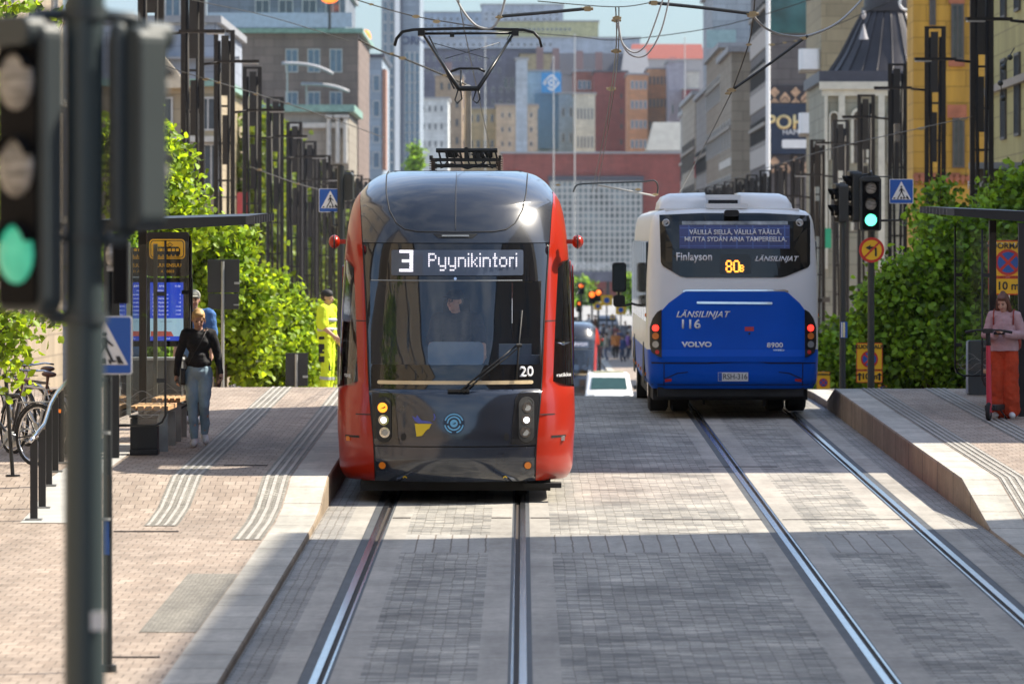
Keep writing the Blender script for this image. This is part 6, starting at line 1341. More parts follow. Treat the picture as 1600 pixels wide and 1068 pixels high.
D = 18.5; fs = thing('traffic_signal', 'big blurred grey traffic signal close to the camera at the left', 'traffic signal', (px(132, D), D, zl(D)))
zz = lambda y, D_=D: pz(y, D_) - fs.location.z
q = MB(); q.cyl((0, 0, 0), (0, 0, 5.2), .068, .065, 20); q.build('pole', M['sigpole'], fs)
sig_head(fs, (px(48, D) - px(132, D), -.02, zz(262)), R(-50), 3, 2, w=.27, lens=.098, green='greenhalf', d=.085, vis=False)
sig_head(fs, (px(212, D) - px(132, D), .05, zz(200)), R(140), 2, 9, w=.16, lens=.07, d=.13, vis=False)
q = MB(); q.cap((.11, .0, zz(48)), (.11, .0, zz(350)), .03, .03); q.build('housing_edge', M['sighouse'], fs)
q = MB()
q = MB(); q.tube([(0, 0, zz(22)), (-.16, -.01, zz(24)), (-.20, -.02, zz(45))], .022, 8); q.build('bracket', M['sighouse'], fs); q = MB(); q.tube([(0, 0, zz(22)), (.16, .02, zz(30)), (.17, .03, zz(45))], .022, 8); q.build('bracket', M['sighouse'], fs); q = MB(); q.tube([(0, 0, zz(497)), (-.10, -.01, zz(495)), (-.15, -.02, zz(478))], .025, 8); q.build('bracket', M['sighouse'], fs); q = MB(); q.tube([(0, 0, zz(372)), (.12, .02, zz(375)), (.16, .03, zz(355))], .022, 8);q.cyl((0, 0, zz(505)), (0, 0, zz(488)), .076); q.build('bracket', M['sighouse'], fs); q = MB(); q.cyl((0, 0, zz(30)), (0, 0, zz(12)), .076); q.build('collar', M['sighouse'], fs); q = MB(); q.cyl((0, 0, zz(378)), (0, 0, zz(366)), .074); q.build('collar', M['sighouse'], fs)
q = MB(); q.box((.045, -.055, zz(968)), (.045, .012, .06)); q.build('sticker', M['white'], fs)
# crossing sign faces
M['sblue'] = mat('sign_blue', (.015, .10, .42), .4, var=.03); M['syel'] = mat('sign_yellow', (.88, .50, .01), .45, var=.04); M['sred'] = mat('sign_red', (.60, .03, .02), .4, var=.03); M['sblk'] = mat('sign_black', (.012, .012, .014), .5); M['galv'] = mat('galvanised', (.42, .43, .42), .45, .5, var=.15, nscale=5)
def flat(q, polys, c, y, th=.004, sc_=1.0):
    for p in polys: q.prism([(a * sc_, b * sc_) for a, b in p], (c[0], y, c[2]), th, 'y')
def crossing_sign(t, c, S, flip=1, w=1.0):
    c = Vector(c); q = MB(); q.prism([(x * S * w, z * S) for x, z in rrect(1, 1.08, .05, 4)], c, .02, 'y'); bk = q.build('sign_rim', M['white'], t)
    q = MB(); q.prism([(x * S * w, z * S) for x, z in rrect(.95, 1.03, .04, 4)], c + Vector((0, -.012, 0)), .006, 'y'); q.build('blue_field', M['sblue'], bk)
    q = MB(); q.prism([(-.43 * S, -.36 * S), (.43 * S, -.36 * S), (0, .45 * S)], c + Vector((0, -.017, 0)), .005, 'y'); q.build('white_triangle', M['white'], bk)
    F_ = [[(-.02, .24), (.03, .24), (.045, .20), (.02, .16), (-.03, .17), (-.04, .21)], [(-.04, .15), (.04, .14), (.05, -.04), (-.03, -.04)], [(.03, .13), (.12, .03), (.16, .0), (.14, -.02), (.08, .02), (.02, .08)], [(-.03, .13), (-.10, .02), (-.09, -.02), (-.06, .02), (-.01, .08)],
          [(-.03, -.03), (.02, -.03), (-.07, -.19), (-.13, -.30), (-.18, -.29), (-.10, -.16)], [(.0, -.03), (.05, -.04), (.10, -.15), (.16, -.28), (.21, -.28), (.20, -.31), (.13, -.31), (.06, -.17)],
          [(-.37, -.33), (-.28, -.33), (-.26, -.27), (-.32, -.27)], [(-.20, -.345), (-.12, -.345), (-.11, -.31), (-.18, -.31)], [(-.05, -.34), (.03, -.34), (.02, -.24), (-.04, -.24)], [(.08, -.34), (.13, -.34), (.10, -.26), (.06, -.26)], [(.24, -.34), (.35, -.34), (.27, -.20), (.20, -.20)]]
    q = MB(); flat(q, [[(x * flip, z) for x, z in p][::flip] for p in F_], c, c.y - .022, .004, S); q.build('walking_figure', M['sblk'], bk)
    return bk
D = 40.5; cs = thing('pedestrian_crossing_sign', 'blue pedestrian crossing sign half hidden behind the blurred signal pole', 'road sign', (px(169, D), D, zl(D)))
zz = lambda y: pz(y, D) - cs.location.z; xx = lambda x: px(x, D) - cs.location.x
q = MB(); q.cyl((0, 0, 0), (0, 0, zz(360)), .030, .028, 12); q.cyl((0, 0, 0), (0, 0, .05), .06); q.build('pole', M['poleblk'], cs)
crossing_sign(cs, (xx(165), -.05, zz(539)), .385, 1)
q = MB(); q.cyl((xx(172), -.02, zz(835)), (xx(172), -.02, zz(742)), .018); q.build('side_tube', M['poleblk'], cs); q = MB(); q.cyl((xx(166), -.03, zz(596)), (xx(166), -.03, zz(590)), .04); q.build('collar', M['poleblk'], cs)
q = MB(); q.box((xx(167), -.035, zz(838)), (.035, .02, .25)); q.build('blue_label', M['sblue'], cs)
q = MB(); q.cyl((xx(165), -.04, zz(812)), (xx(165), -.04, zz(808)), .038, n=16); q.cyl((xx(165), -.04, zz(678)), (xx(165), -.04, zz(673)), .038, n=16); q.build('clamp', M['galv'], cs)
q = MB(); q.box((xx(189), .0, zz(424)), (.10, .16, .46), taper=1); q.build('signal_side', M['sigblack'], cs, bevel=.01)
q = MB(); q.ell((xx(174), -.02, zz(399)), (.040, .05, .085)); q.box((xx(174), 0, zz(419)), (.06, .08, .04)); q.build('signal_lamp', M['clear'], cs)
# right signal with no-left-turn disc and crossing sign
D = 100; rs_ = thing('traffic_signal', 'traffic signal showing green above a round yellow no left turn sign', 'traffic signal', (px(1361, D), D, zr(D) - .0))
zz = lambda y: pz(y, D) - rs_.location.z; xx = lambda x: px(x, D) - rs_.location.x
q = MB(); q.cyl((0, 0, 0), (0, 0, zz(270)), .062, .055, 14); q.build('pole', M['poleblk'], rs_)
sig_head(rs_, (xx(1358.5), -.20, zz(319)), R(4), 3, 2, w=.38, hm='poleblk'); sig_head(rs_, (xx(1337), -.02, zz(308)), R(-82), 3, 9, w=.34, sp=.26, hm='poleblk')
q = MB(); q.tube([(0, 0, zz(268)), (0, -.2, zz(270)), (0, -.2, zz(280))], .02, 6); q.build('bracket', M['poleblk'], rs_); q = MB(); q.tube([(-.3, 0, zz(275)), (.0, 0, zz(272))], .02, 6); q.build('bracket', M['poleblk'], rs_); q = MB(); q.tube([(0, 0, zz(345)), (xx(1405), 0, zz(344)), (xx(1408), 0, zz(315))], .022, 6); q.build('bracket', M['poleblk'], rs_); q = MB(); q.tube([(0, 0, zz(274)), (xx(1375), 0, zz(276)), (xx(1392), 0, zz(276)), (xx(1394), 0, zz(285))], .012, 6); q.build('bracket', M['poleblk'], rs_)
crossing_sign(rs_, (xx(1408), -.05, zz(299)), .40, 1, 1.05)
q = MB(); c = (xx(1361.5), -.09, zz(390.5)); q.prism(ngon(.222, 28), c, .02, 'y'); dsk = q.build('no_left_turn_disc', M['sred'], rs_)
q = MB(); q.prism(ngon(.175, 28), (c[0], -.103, c[2]), .006, 'y'); q.build('yellow_field', M['syel'], dsk)
q = MB(); q.prism([(.055, -.11), (.09, -.11), (.09, .03), (.06, .06), (-.02, .06), (-.02, .09), (-.11, .04), (-.02, -.01), (-.02, .02), (.04, .02), (.055, .01)], (c[0], -.108, c[2]), .004, 'y'); q.build('arrow', M['sblk'], dsk)
q = MB(); q.box((c[0], -.112, c[2]), (.40, .004, .032), Matrix.Rotation(R(-45), 3, 'Y')); q.build('slash', M['sred'], dsk)
D = 99; sp2 = thing('signal_pole', 'thin dark signal pole with a striped blue and yellow marker, right of the bus', 'signal pole', (px(1316.5, D), D, zr(D)))
zz = lambda y: pz(y, D) - sp2.location.z
q = MB(); q.cyl((0, 0, 0), (0, 0, zz(285)), .055, .05, 12); q.build('pole', M['poleblk'], sp2); sig_head(sp2, (-.02, -.02, zz(318)), R(-75), 2, 9, w=.26, hm='poleblk')
q = MB(); q.rbox((.02, -.07, zz(515)), (.12, .02, .28), .01, 'y'); mk = q.build('marker', M['sblue'], sp2); q = MB(); q.box((.02, -.083, zz(515)), (.035, .004, .26)); q.build('yellow_stripe', mat('pale_yellow', (.75, .68, .35), .5), mk); q = MB(); q.box((-.018, -.083, zz(515)), (.02, .004, .26)); q.build('white_stripe', M['white'], mk)
# left far pole with crossing sign
D = 104; lp = thing('signal_pole', 'dark pole with a blue pedestrian crossing sign left of the tram', 'signal pole', (px(532.5, D), D, zl(D) - .1))
zz = lambda y: pz(y, D) - lp.location.z; xx = lambda x: px(x, D) - lp.location.x
q = MB(); q.cyl((0, 0, 0), (0, 0, zz(259)), .064, .064, 14); q.build('pole', M['poleblk'], lp)
crossing_sign(lp, (xx(516), .04, zz(313)), .40, 1, 1.05); q = MB(); q.tube([(0, 0, zz(352)), (xx(520), 0, zz(352)), (xx(519), 0, zz(330))], .03, 6); q.build('bracket', M['poleblk'], lp); sig_head(lp, (xx(543), .06, zz(292)), R(170), 2, 9, w=.22, sp=.2, lens=.08, hm='poleblk')
# blank signs seen from behind
def back_sign(label, D, x, panels, polex, ytop, sdx=0):
    t = thing('road_sign', label, 'road sign', (px(polex, D), D, zg(D)))
    for (a, b, c, d) in panels:
        q = MB(); q.box2((px(a, D) - t.location.x, .03, pz(d, D) - t.location.z), (px(b, D) - t.location.x, .045, pz(c, D) - t.location.z)); q.build('panel', mat('sign_back', (.030, .031, .034), .5), t, bevel=.006)
    q = MB(); q.cyl((0, 0, -.1), (0, 0, pz(ytop, D) - t.location.z), .028, .028, 10); q.build('pole', M['galv'], t)
    q = MB(); 
    for (a, b, c, d) in panels: q.box2((px(b - 8, D) - t.location.x, .0, pz(c + (d - c) * .75, D) - t.location.z), (px(b, D) - t.location.x, .028, pz(c + (d - c) * .68, D) - t.location.z))
    q.build('clamp', M['galv'], t); return t
back_sign('back of a square two part sign on a grey pole, behind the walking woman', 97, 348, [(324, 374, 405, 457), (325, 373, 458.5, 483)], 348, 408)
back_sign('back of a smaller dark sign in front of the bush next to the worker', 104, 463, [(446, 481, 551, 603)], 463, 553)
# yellow no stopping signs
def load_sign(label, D, x0, x1, y0, y1, y2, cut=None):
    w = (x1 - x0) / sc(D); h1 = (y1 - y0) / sc(D); h2 = (y2 - y1) / sc(D); cx_ = px((x0 + x1) / 2, D)
    t = thing('loading_sign', label, 'road sign', (cx_, D, zg(D)))
    z1, z2 = pz((y0 + y1) / 2, D) - t.location.z, pz((y1 + y2) / 2, D) - t.location.z
    q = MB(); q.cyl((0, .04, 0), (0, .04, z1 + h1 / 2), .03); q.build('pole', M['galv'], t)
    for nm, z, h in (('upper_plate', z1, h1), ('lower_plate', z2, h2)):
        q = MB(); q.rbox((0, 0, z), (w, .015, h - .01), .02, 'y'); pl_ = q.build(nm, M['sred'], t); q = MB(); q.rbox((0, -.009, z), (w * .94, .005, h - .01 - w * .06), .015, 'y'); q.build('yellow_field', M['syel'], pl_)
        if nm == 'upper_plate':
            lettering('KUORMAUS', w * .205, 0, z + h * .34, M['sblk'], pl_, lambda x, z: -.012, bold=.003)
            cz = z - h * .10; r = w * .33
            q = MB(); q.prism(ngon(r, 24), (0, -.014, cz), .004, 'y'); q.build('red_ring', M['sred'], pl_); q = MB(); q.prism(ngon(r * .8, 24), (0, -.018, cz), .004, 'y'); q.build('blue_disc', M['sblue'], pl_)
            q = MB(); q.box((0, -.022, cz), (r * 1.7, .004, r * .2), Matrix.Rotation(R(45), 3, 'Y')); q.box((0, -.0235, cz), (r * 1.7, .004, r * .2), Matrix.Rotation(R(-45), 3, 'Y')); q.build('cross', M['sred'], pl_)
        else:
            lettering('10 m', h * .62, 0, z, M['sblk'], pl_, lambda x, z: -.012, bold=.004); q = MB()
            for s in (-1, 1): q.prism([(-.018, -h * .3), (.018, -h * .3), (.018, h * .1), (.06, h * .05), (0, h * .32), (-.06, h * .05), (-.018, h * .1)], (s * w * .38, -.013, z), .004, 'y')
            q.build('arrow', M['sblk'], pl_)
    return t
load_sign('large yellow loading and no stopping sign behind the right shelter glass', 92, 1544, 1606, 375, 433, 461)
load_sign('smaller yellow loading sign behind the pole with the green signal', 103, 1338, 1379, 535, 578, 598)
load_sign('small low yellow loading sign at the right corner of the bus', 118, 1276, 1297, 580, 609, 619)
load_sign('tiny yellow loading sign half sunk behind the right platform crest', 112, 1372, 1388, 596, 612, 620)
# ================================================================== shelters
M['shel'] = mat('shelter_black', (.022, .023, .025), .45, .2, var=.1); M['sglass'] = glassmat('shelter_glass', (.93, .95, .94), .0); M['wood'] = mat('bench_wood', (.60, .36, .18), .6, var=.25, nscale=3, stretch=(8, 1, 8)); M['plate'] = mat('steel_plate', (.33, .34, .34), .4, .6, var=.3, nscale=3)
def shelter(label, D, s, edge, post, g0, g1, fz, L=5.2, top=2.80):
    """s=-1: left side. edge/post/g0/g1 are x positions in metres"""
    t = thing('tram_shelter', label, 'shelter', (post, D, fz(D))); o = t.location
    def X(x): return x - o.x
    sl = .0161
    def zt(y): return top + .0161 * y
    q = MB(); a, b = sorted((X(edge), X(post) + s * 1.4 * 1)); 
    e0 = X(edge); e1 = X(post) + s * .25
    q.add([(e0, 0, top), (e1, 0, top - .05), (e1, L, top - .05 + sl * L), (e0, L, top + sl * L), (e0, 0, top - .10), (e1, 0, top - .20), (e1, L, top - .20 + sl * L), (e0, L, top - .10 + sl * L)], [(0, 1, 2, 3), (7, 6, 5, 4), (0, 4, 5, 1), (1, 5, 6, 2), (2, 6, 7, 3), (3, 7, 4, 0)], False)
    rf = q.build('roof', M['shel'], t)
    for k in range(9):
        y = .0 + k * L / 8; q = MB(); q.box((e0 - s * .03, y, top - .05 + sl * y), (.10, .05, .09)); q.build('roof_rib', mat('rib_grey', (.10, .10, .10), .4, .4), rf)
    for y in (.1, L - .3):
        q = MB(); q.box((0, y, top / 2 - .1 + sl * y), (.10, .12, top - .2)); q.build('post', M['shel'], t)
    for k, y in enumerate((.05, L - .35)):
        xa, xb = sorted((X(g0), X(g1))); q = MB(); q.rbox(((xa + xb) / 2, y, 1.42 + sl * y), (xb - xa, .014, 2.10), .10, 'y', 4); gp = q.build('side_pane', M['sglass'], t)
        q = MB(); xe = xb if s < 0 else xa; q.tube([Vector((xe, y, 2.52 + sl * y)), Vector((xe, y, .50 + sl * y)), Vector((xe + s * .04, y, .42 + sl * y)), Vector((xe + s * .12, y, .38 + sl * y)), Vector(((xa if s < 0 else xb), y, .38 + sl * y))], .014, 6); q.build('pane_edge', M['shel'], gp)
        q = MB()
        for zz_ in (.9, 1.9): q.box((xe + s * .05, y, zz_), (.10, .03, .05))
        q.build('pane_clamp', M['shel'], gp)
        if s < 0: q = MB(); q.box((X(g1) + .12, y + .05, 1.5), (.05, .03, 2.0)); q.build('pane_bar', M['galv'], gp)
        q = MB()
        for r_ in range(4): q.tube([Vector((xa + .03 + (xb - xa - .06) * i / 14, y - .010, .52 + .07 * r_ + .05 * math.sin(i * .55 + r_ * 1.3 + k))) for i in range(15)], .0025, 4)
        q.build('wave_pattern', mat('frost_print', (.45, .47, .47), .5), gp)
    q = MB(); q.box((s * (.0 if s < 0 else .75), L / 2, 1.45), (.012, L - .6, 2.0)); q.build('rear_pane', M['sglass'], t)
    return t
D = 65.7; shL = shelter('black framed glass tram shelter on the left platform', D, -1, -3.18, -4.72, px(258, D), -4.68, zl)
D = 76.5; shR = shelter('black framed glass tram shelter at the right edge behind the scooter rider', D, 1, 5.78, 6.72, 6.18, 6.68, zr)
def bench(label, x0, x1, y0, y1, fz, h=.50):
    t = thing('bench', label, 'bench', ((x0 + x1) / 2, y0, fz(y0))); n = 5; w = (x1 - x0) / n; zo = t.location.z
    for i in range(n):
        q = MB(t.location); q.box((x0 + w * (i + .5), (y0 + y1) / 2, zo + h + .0161 * (y1 - y0) / 2), (w - .018, y1 - y0, .055)); q.build('slat', M['wood'], t, bevel=.006)
    for y in (y0 + .12, y1 - .12):
        q = MB(t.location); q.box(((x0 + x1) / 2 + .03, y, zo + h / 2 - .03), ((x1 - x0) * .8, .05, h - .05)); q.build('leg', M['plate'], t)
    q = MB(t.location); q.box(((x0 + x1) / 2, (y0 + y1) / 2, zo + h - .06), (.06, y1 - y0 - .2, .05)); q.build('rail', M['shel'], t); return t
bench('slatted wooden bench nearer the camera in the left shelter', -4.66, px(264, 67.2), 67.2, 68.9, zl); bench('slatted wooden bench farther back in the left shelter', -4.55, px(283, 69.6), 69.6, 71.0, zl)
bench('slatted wooden bench in the shelter at the right edge', 6.5, 7.1, 77.4, 80.6, zr)
t = thing('litter_bin', 'square black bin standing under the near bench of the left shelter', 'bin', (px(226, 66.6), 66.6, zl(66.6)))
q = MB(); q.box((0, 0, .25), (.32, .30, .36)); q.box((0, 0, .035), (.33, .31, .07)); q.build('bin_body', mat('bin_black', (.018, .02, .024), .6), t, bevel=.01); q = MB(); q.box((0, 0, .45), (.34, .32, .03)); q.build('lid', M['shel'], t, bevel=.006)
t = thing('litter_bin', 'tall grey litter bin with a pale lid behind the left shelter benches', 'bin', (px(257, 73), 73, zl(73)))
q = MB(); q.rbox((0, 0, .44), (.46, .40, .88), .02, 'y'); q.build('bin_body', mat('bin_grey', (.16, .165, .165), .5, .3, var=.25, nscale=3), t); q = MB(); q.rbox((0, 0, .90), (.50, .44, .035), .01, 'y'); q.build('lid', mat('lid_pale', (.55, .56, .56), .4), t)
t = thing('litter_bin', 'grey bin with a dark side beyond the scooter on the right', 'bin', (px(1531, 84), 84, zr(84)))
q = MB(); q.rbox((0, 0, .40), (.36, .36, .80), .02, 'y'); q.build('bin_body', mat('bin_grey2', (.06, .075, .085), .5, .2), t); q = MB(); q.box((-.185, 0, .40), (.012, .34, .76)); q.build('side_plate', M['plate'], t)
# information screen and stop sign
D = 72; inf = thing('information_screen', 'information screen with blue timetable under the yellow tram stop sign', 'screen', (px(264, D), D, zl(D)))
zz = lambda y: pz(y, D) - inf.location.z; xx = lambda x: px(x, D) - inf.location.x
q = MB(); q.box((xx(298), 0, zz(470) / 2 + .3), (.03, .08, zz(362) + .05)); q.box((xx(227), 0, zz(470) / 2 + .3), (.03, .08, zz(362) + .05)); q.build('post', M['shel'], inf)
q = MB(); q.box2((xx(229), -.06, zz(541)), (xx(301), .06, zz(434))); sb_ = q.build('casing', M['sigblack'], inf, bevel=.01)
q = MB(); q.box2((xx(235), -.066, zz(532)), (xx(287), -.062, zz(441))); sc1 = q.build('display', mat('screen_blue', (.02, .05, .3), .2, emit=(.02, .06, .55), estr=.45), inf)
q = MB(); q.box2((xx(235), -.069, zz(525)), (xx(287), -.067, zz(497))); q.build('display_panel', mat('screen_pale', (.3, .45, .55), .3, emit=(.35, .55, .7), estr=.4), sc1)
q = MB(); q.box2((xx(236), -.072, zz(525)), (xx(262), -.070, zz(517))); q.prism([(-.02, 0), (.08, 0), (.05, .06), (-.02, .06)], (xx(262), -.071, zz(525)), .002); q.build('tram_picture', mat('screen_red', (.4, .08, .06), .3, emit=(.5, .1, .08), estr=.3), sc1)
lw = mat('screen_white', (.8, .8, .9), .4, emit=(.8, .85, 1), estr=.45)
sy = lambda x, z: -.067
lettering('NYSSE', .034, xx(255), zz(447), lw, sc1, sy, off=.002); lettering('11:20', .034, xx(278), zz(447), lw, sc1, sy, off=.002); lettering('Tuulensuu', .028, xx(249), zz(453.5), lw, sc1, sy, off=.002)
for i, tx in enumerate(('0', '7', '10', '11:42', '11:50', '11:57')):
    y = 460 + i * 6.2; lettering('3', .030, xx(239.5), zz(y), lw, sc1, sy, off=.002); lettering('Pyynikintori', .026, xx(256), zz(y), lw, sc1, sy, off=.002); lettering(tx, .030, xx(283), zz(y), lw, sc1, sy, off=.002, align='RIGHT')
lettering('Raitiovaunu on täällä', .018, xx(260), zz(502), mat('screen_text', (.05, .08, .15), .4), sc1, lambda x, z: -.069, off=.002); lettering('nysse.fi', .024, xx(262), zz(528.5), lw, sc1, sy, off=.002)
q = MB(); q.rbox((xx(262), 0, zz(397)), (68 / sc(D), .05, 69 / sc(D)), .05, 'y'); pn = q.build('stop_sign', mat('sign_brown', (.022, .014, .008), .5), inf)
oy = mat('stop_yellow', (.80, .40, .01), .5, emit=(.8, .4, .02), estr=.12)
q = MB(); w_, h_ = 56 / sc(D), 31 / sc(D); q.prism(rrect(w_, h_, .05, 4), (xx(261.5), -.028, zz(389)), .006); yb = q.build('yellow_border', oy, pn)
q = MB(); q.prism(rrect(w_ - .03, h_ - .03, .04, 4), (xx(261.5), -.032, zz(389)), .006); q.build('dark_border', M['sblk'], yb); q = MB(); q.prism(rrect(w_ - .05, h_ - .05, .035, 4), (xx(261.5), -.036, zz(389)), .006); q.build('yellow_panel', oy, yb)
q = MB(); cx_, cz_ = xx(261.5), zz(391); q.prism([(-.165, -.055), (.165, -.055), (.165, .015), (.14, .045), (-.14, .045), (-.165, .015)], (cx_, -.041, cz_), .004)
for k in range(6): q.prism([(-.02, 0), (.02, 0), (.02, .02), (-.02, .02)], (cx_ - .13 + k * .052, -.041, cz_ - .075), .004)
q.tube([Vector((cx_ + .035, -.041, cz_ + .045)), Vector((cx_, -.041, cz_ + .07)), Vector((cx_ + .035, -.041, cz_ + .095)), Vector((cx_ + .07, -.041, cz_ + .07)), Vector((cx_ + .035, -.041, cz_ + .045))], .005, 4); q.build('tram_symbol', M['sblk'], yb)
q = MB()
for k in range(6): q.box((cx_ - .13 + k * .052, -.0445, cz_ + .005), (.038, .003, .035))
q.build('tram_windows', oy, yb)
lettering('TUULENSUU', .062, xx(262), zz(414.5), oy, pn, lambda x, z: -.026, off=.004, bold=.001); lettering('A 10803', .05, xx(262), zz(424), oy, pn, lambda x, z: -.026, off=.004)
# ================================================================== railing
rl = thing('railing', 'black railing with a polished handrail at the lower left', 'railing', (-5.0, 58.2, zl(58.2)))
ps = [(px(53, 58.2), 58.2), (px(66, 59.6) , 59.6), (px(76, 61.2), 61.2), (px(86, 62.8), 62.8), (px(95, 64.6), 64.6), (px(103, 66.3), 66.3), (px(110, 68), 68)]
tops = []
for i, (x, y) in enumerate(ps):
    zb = zl(y); zt_ = zb + .83 + (.0 if i < 4 else .0); tops.append(Vector((x + .02, y, zt_ + .05)))
    q = MB(rl.location); q.box((x, y, (zb + zt_) / 2), (.075, .05, zt_ - zb)); po = q.build('post', M['shel'], rl); q = MB(rl.location); q.box((x, y, zb + .012), (.17, .13, .02)); q.build('foot_plate', M['plate'], po)
    q = MB(rl.location); q.box((x + .02, y, zt_ + .015), (.02, .02, .06)); q.build('rail_bracket', mat('bracket_brass', (.35, .27, .18), .4, .4), po)
q = MB(rl.location); q.tube([tops[0] - Vector((.03, .3, .06))] + tops, .022, 8); q.build('handrail', M['chrome'], rl)
o = sheet('ramp_slab', -5.12, -4.62, 57.9, 69, zl, .006, mat('ramp_concrete', (.44, .43, .40), .8, var=.12)); tag(o, 'pale concrete strip under the black railing', 'paving'); del o['kind']
# ================================================================== bicycles
def bicycle(label, loc, rz, frame_m, group, carrier=True, basket=False, tilt=0):
    """runs along local X, front at +x"""
    t = thing('bicycle', label, 'bicycle', loc, rz, group); t.rotation_euler.x = R(tilt); r = .335
    for x, nm in ((-.52, 'rear'), (.54, 'front')):
        q = MB(); q.tube([Vector((x + r * math.cos(a * math.pi / 16), 0, r + .01 + r * math.sin(a * math.pi / 16))) for a in range(32)], .019, 7, closed=True); w_ = q.build('wheel', M['tyre'], t)
        q = MB(); q.tube([Vector((x + (r - .028) * math.cos(a * math.pi / 16), 0, r + .01 + (r - .028) * math.sin(a * math.pi / 16))) for a in range(32)], .009, 6, closed=True); q.cyl((x, -.04, r), (x, .04, r), .022); q.build('rim', M['chrome'], w_)
        q = MB()
        for a in range(18): aa = a * math.pi / 9; q.cyl((x, .015 * (-1) ** a, r + .01), (x + (r - .03) * math.cos(aa + .15), 0, r + .01 + (r - .03) * math.sin(aa + .15)), .0022, n=3, caps=False)
        q.build('spokes', M['chrome'], w_)
        q = MB(); q.grid([[Vector((x + (r + .035) * math.cos(a), y, r + .01 + (r + .035) * math.sin(a))) for y in (-.022, .022)] for a in [R((20 if nm == 'front' else 0) + k * 13) for k in range(12)]]); q.build('mudguard', frame_m, t, solid=.003)
    q = MB(); bb = (-.08, 0, .29); st_ = (-.20, 0, .78); hd_ = (.36, 0, .83); hl = (.40, 0, .68)
    for a, b, rr in ((bb, st_, .016), (st_, (.35, 0, .80), .015), (bb, hl, .019), (bb, (-.52, 0, .345), .011), (st_, (-.52, 0, .345), .009), (hd_, hl, .018), (hl, (.54, 0, .345), .013)): q.cyl(a, b, rr, n=8)
    q.build('frame', frame_m, t)
    q = MB(); q.cyl((-.20, 0, .78), (-.23, 0, .92), .013); q.ell((-.24, 0, .95), (.135, .075, .035)); q.build('saddle', mat('saddle_brown', (.10, .045, .035), .5), t)
    q = MB(); q.cyl(hd_, (.33, 0, .97), .013); q.tube([(.22, -.28, .98), (.30, -.20, 1.0), (.35, 0, .98), (.30, .20, 1.0), (.22, .28, .98)], .011, 6); q.build('handlebar', M['chrome'], t)
    q = MB(); q.cyl((-.08, -.05, .29), (-.08, .05, .29), .09, n=16); q.tube([(-.08, .06, .29), (.03, .07, .17)], .009, 5); q.tube([(-.08, -.06, .29), (-.19, -.07, .41)], .009, 5); q.box((.03, .11, .17), (.09, .07, .02)); q.box((-.19, -.11, .41), (.09, .07, .02)); q.build('crank', M['galv'], t)
    if carrier: q = MB(); q.tube([(-.22, -.06, .70), (-.75, -.06, .72), (-.75, .06, .72), (-.22, .06, .70)], .006, 5); q.tube([(-.68, -.06, .72), (-.52, -.06, .345)], .005, 4); q.build('carrier', M['galv'], t); q = MB(); q.box((-.88, 0, .62), (.02, .06, .04)); q.build('reflector', M['orangelens'], t)
    if basket:
        q = MB()
        for z in (0, .07, .14, .21): q.tube([(.42, -.15, .78 + z), (.70, -.17, .78 + z), (.70, .17, .78 + z), (.42, .15, .78 + z)], .005, 4, closed=True)
        for k in range(8): y = -.15 + k * .043; q.tube([(.70, y, .78), (.70, y, .99)], .003, 3)
        q.build('basket', M['rubberb'], t)
    return t
silver = mat('bike_silver', (.55, .56, .57), .3, .6); dark_b = mat('bike_black', (.02, .02, .022), .35); bgrp = 'bicycles parked at the left edge'
bicycle('silver bicycle with a white mudguard parked behind the railing', (px(52, 66.5), 66.5, zl(66.5)), R(122), silver, bgrp, tilt=5)
bicycle('black bicycle nearest the camera at the left edge', (px(8, 64.5), 64.5, zl(64.5)), R(135), dark_b, bgrp, tilt=4)
bicycle('black bicycle with a front basket beside the silver one', (px(68, 68.2), 68.2, zl(68.2)), R(118), dark_b, bgrp, basket=True, tilt=-3)
bicycle('grey city bicycle half hidden by leaves at the far left', (px(18, 69.8), 69.8, zl(69.8)), R(125), silver, bgrp, tilt=3)
g2 = 'bicycles parked behind the left platform crest'
for i, (x, rz, m_, lab) in enumerate(((366, 80, silver, 'silver bicycle just right of the square sign pole'), (382, 70, dark_b, 'dark bicycle, second from the left under the lime tree'), (398, 95, silver, 'silver bicycle, third from the left under the lime tree'), (414, 76, dark_b, 'dark bicycle, fourth from the left under the lime tree'), (430, 88, silver, 'silver bicycle at the right end of the parked row'))):
    D = 128 + i * .3; bicycle(lab, (px(x, D), D, zl(D) - .1), R(rz), m_, g2, basket=i % 2 == 1)
g3 = 'bicycles behind the right platform crest'
for i, (x, rz, lab) in enumerate(((1452, 20, 'dark bicycle left of the low bin on the right'), (1478, 160, 'black bicycle with its handlebar showing over the right crest'), (1496, 35, 'dark bicycle closest to the grey bin on the right'))):
    D = 126 + i * .5; bicycle(lab, (px(x, D), D, zr(D) - .12), R(rz), dark_b, g3)
# leaning stake at far left
q = MB(); q.cyl((px(20, 62), 62, zl(62)), (px(0, 62), 62, pz(460, 62)), .022, n=8); q.cyl((px(20, 62), 62, zl(62)), (px(20, 62), 62, zl(62) + .02), .08); o = q.build('tree_stake', M['shel']); tag(o, 'thin black slanting pole in front of the bicycles at far left', 'stake')
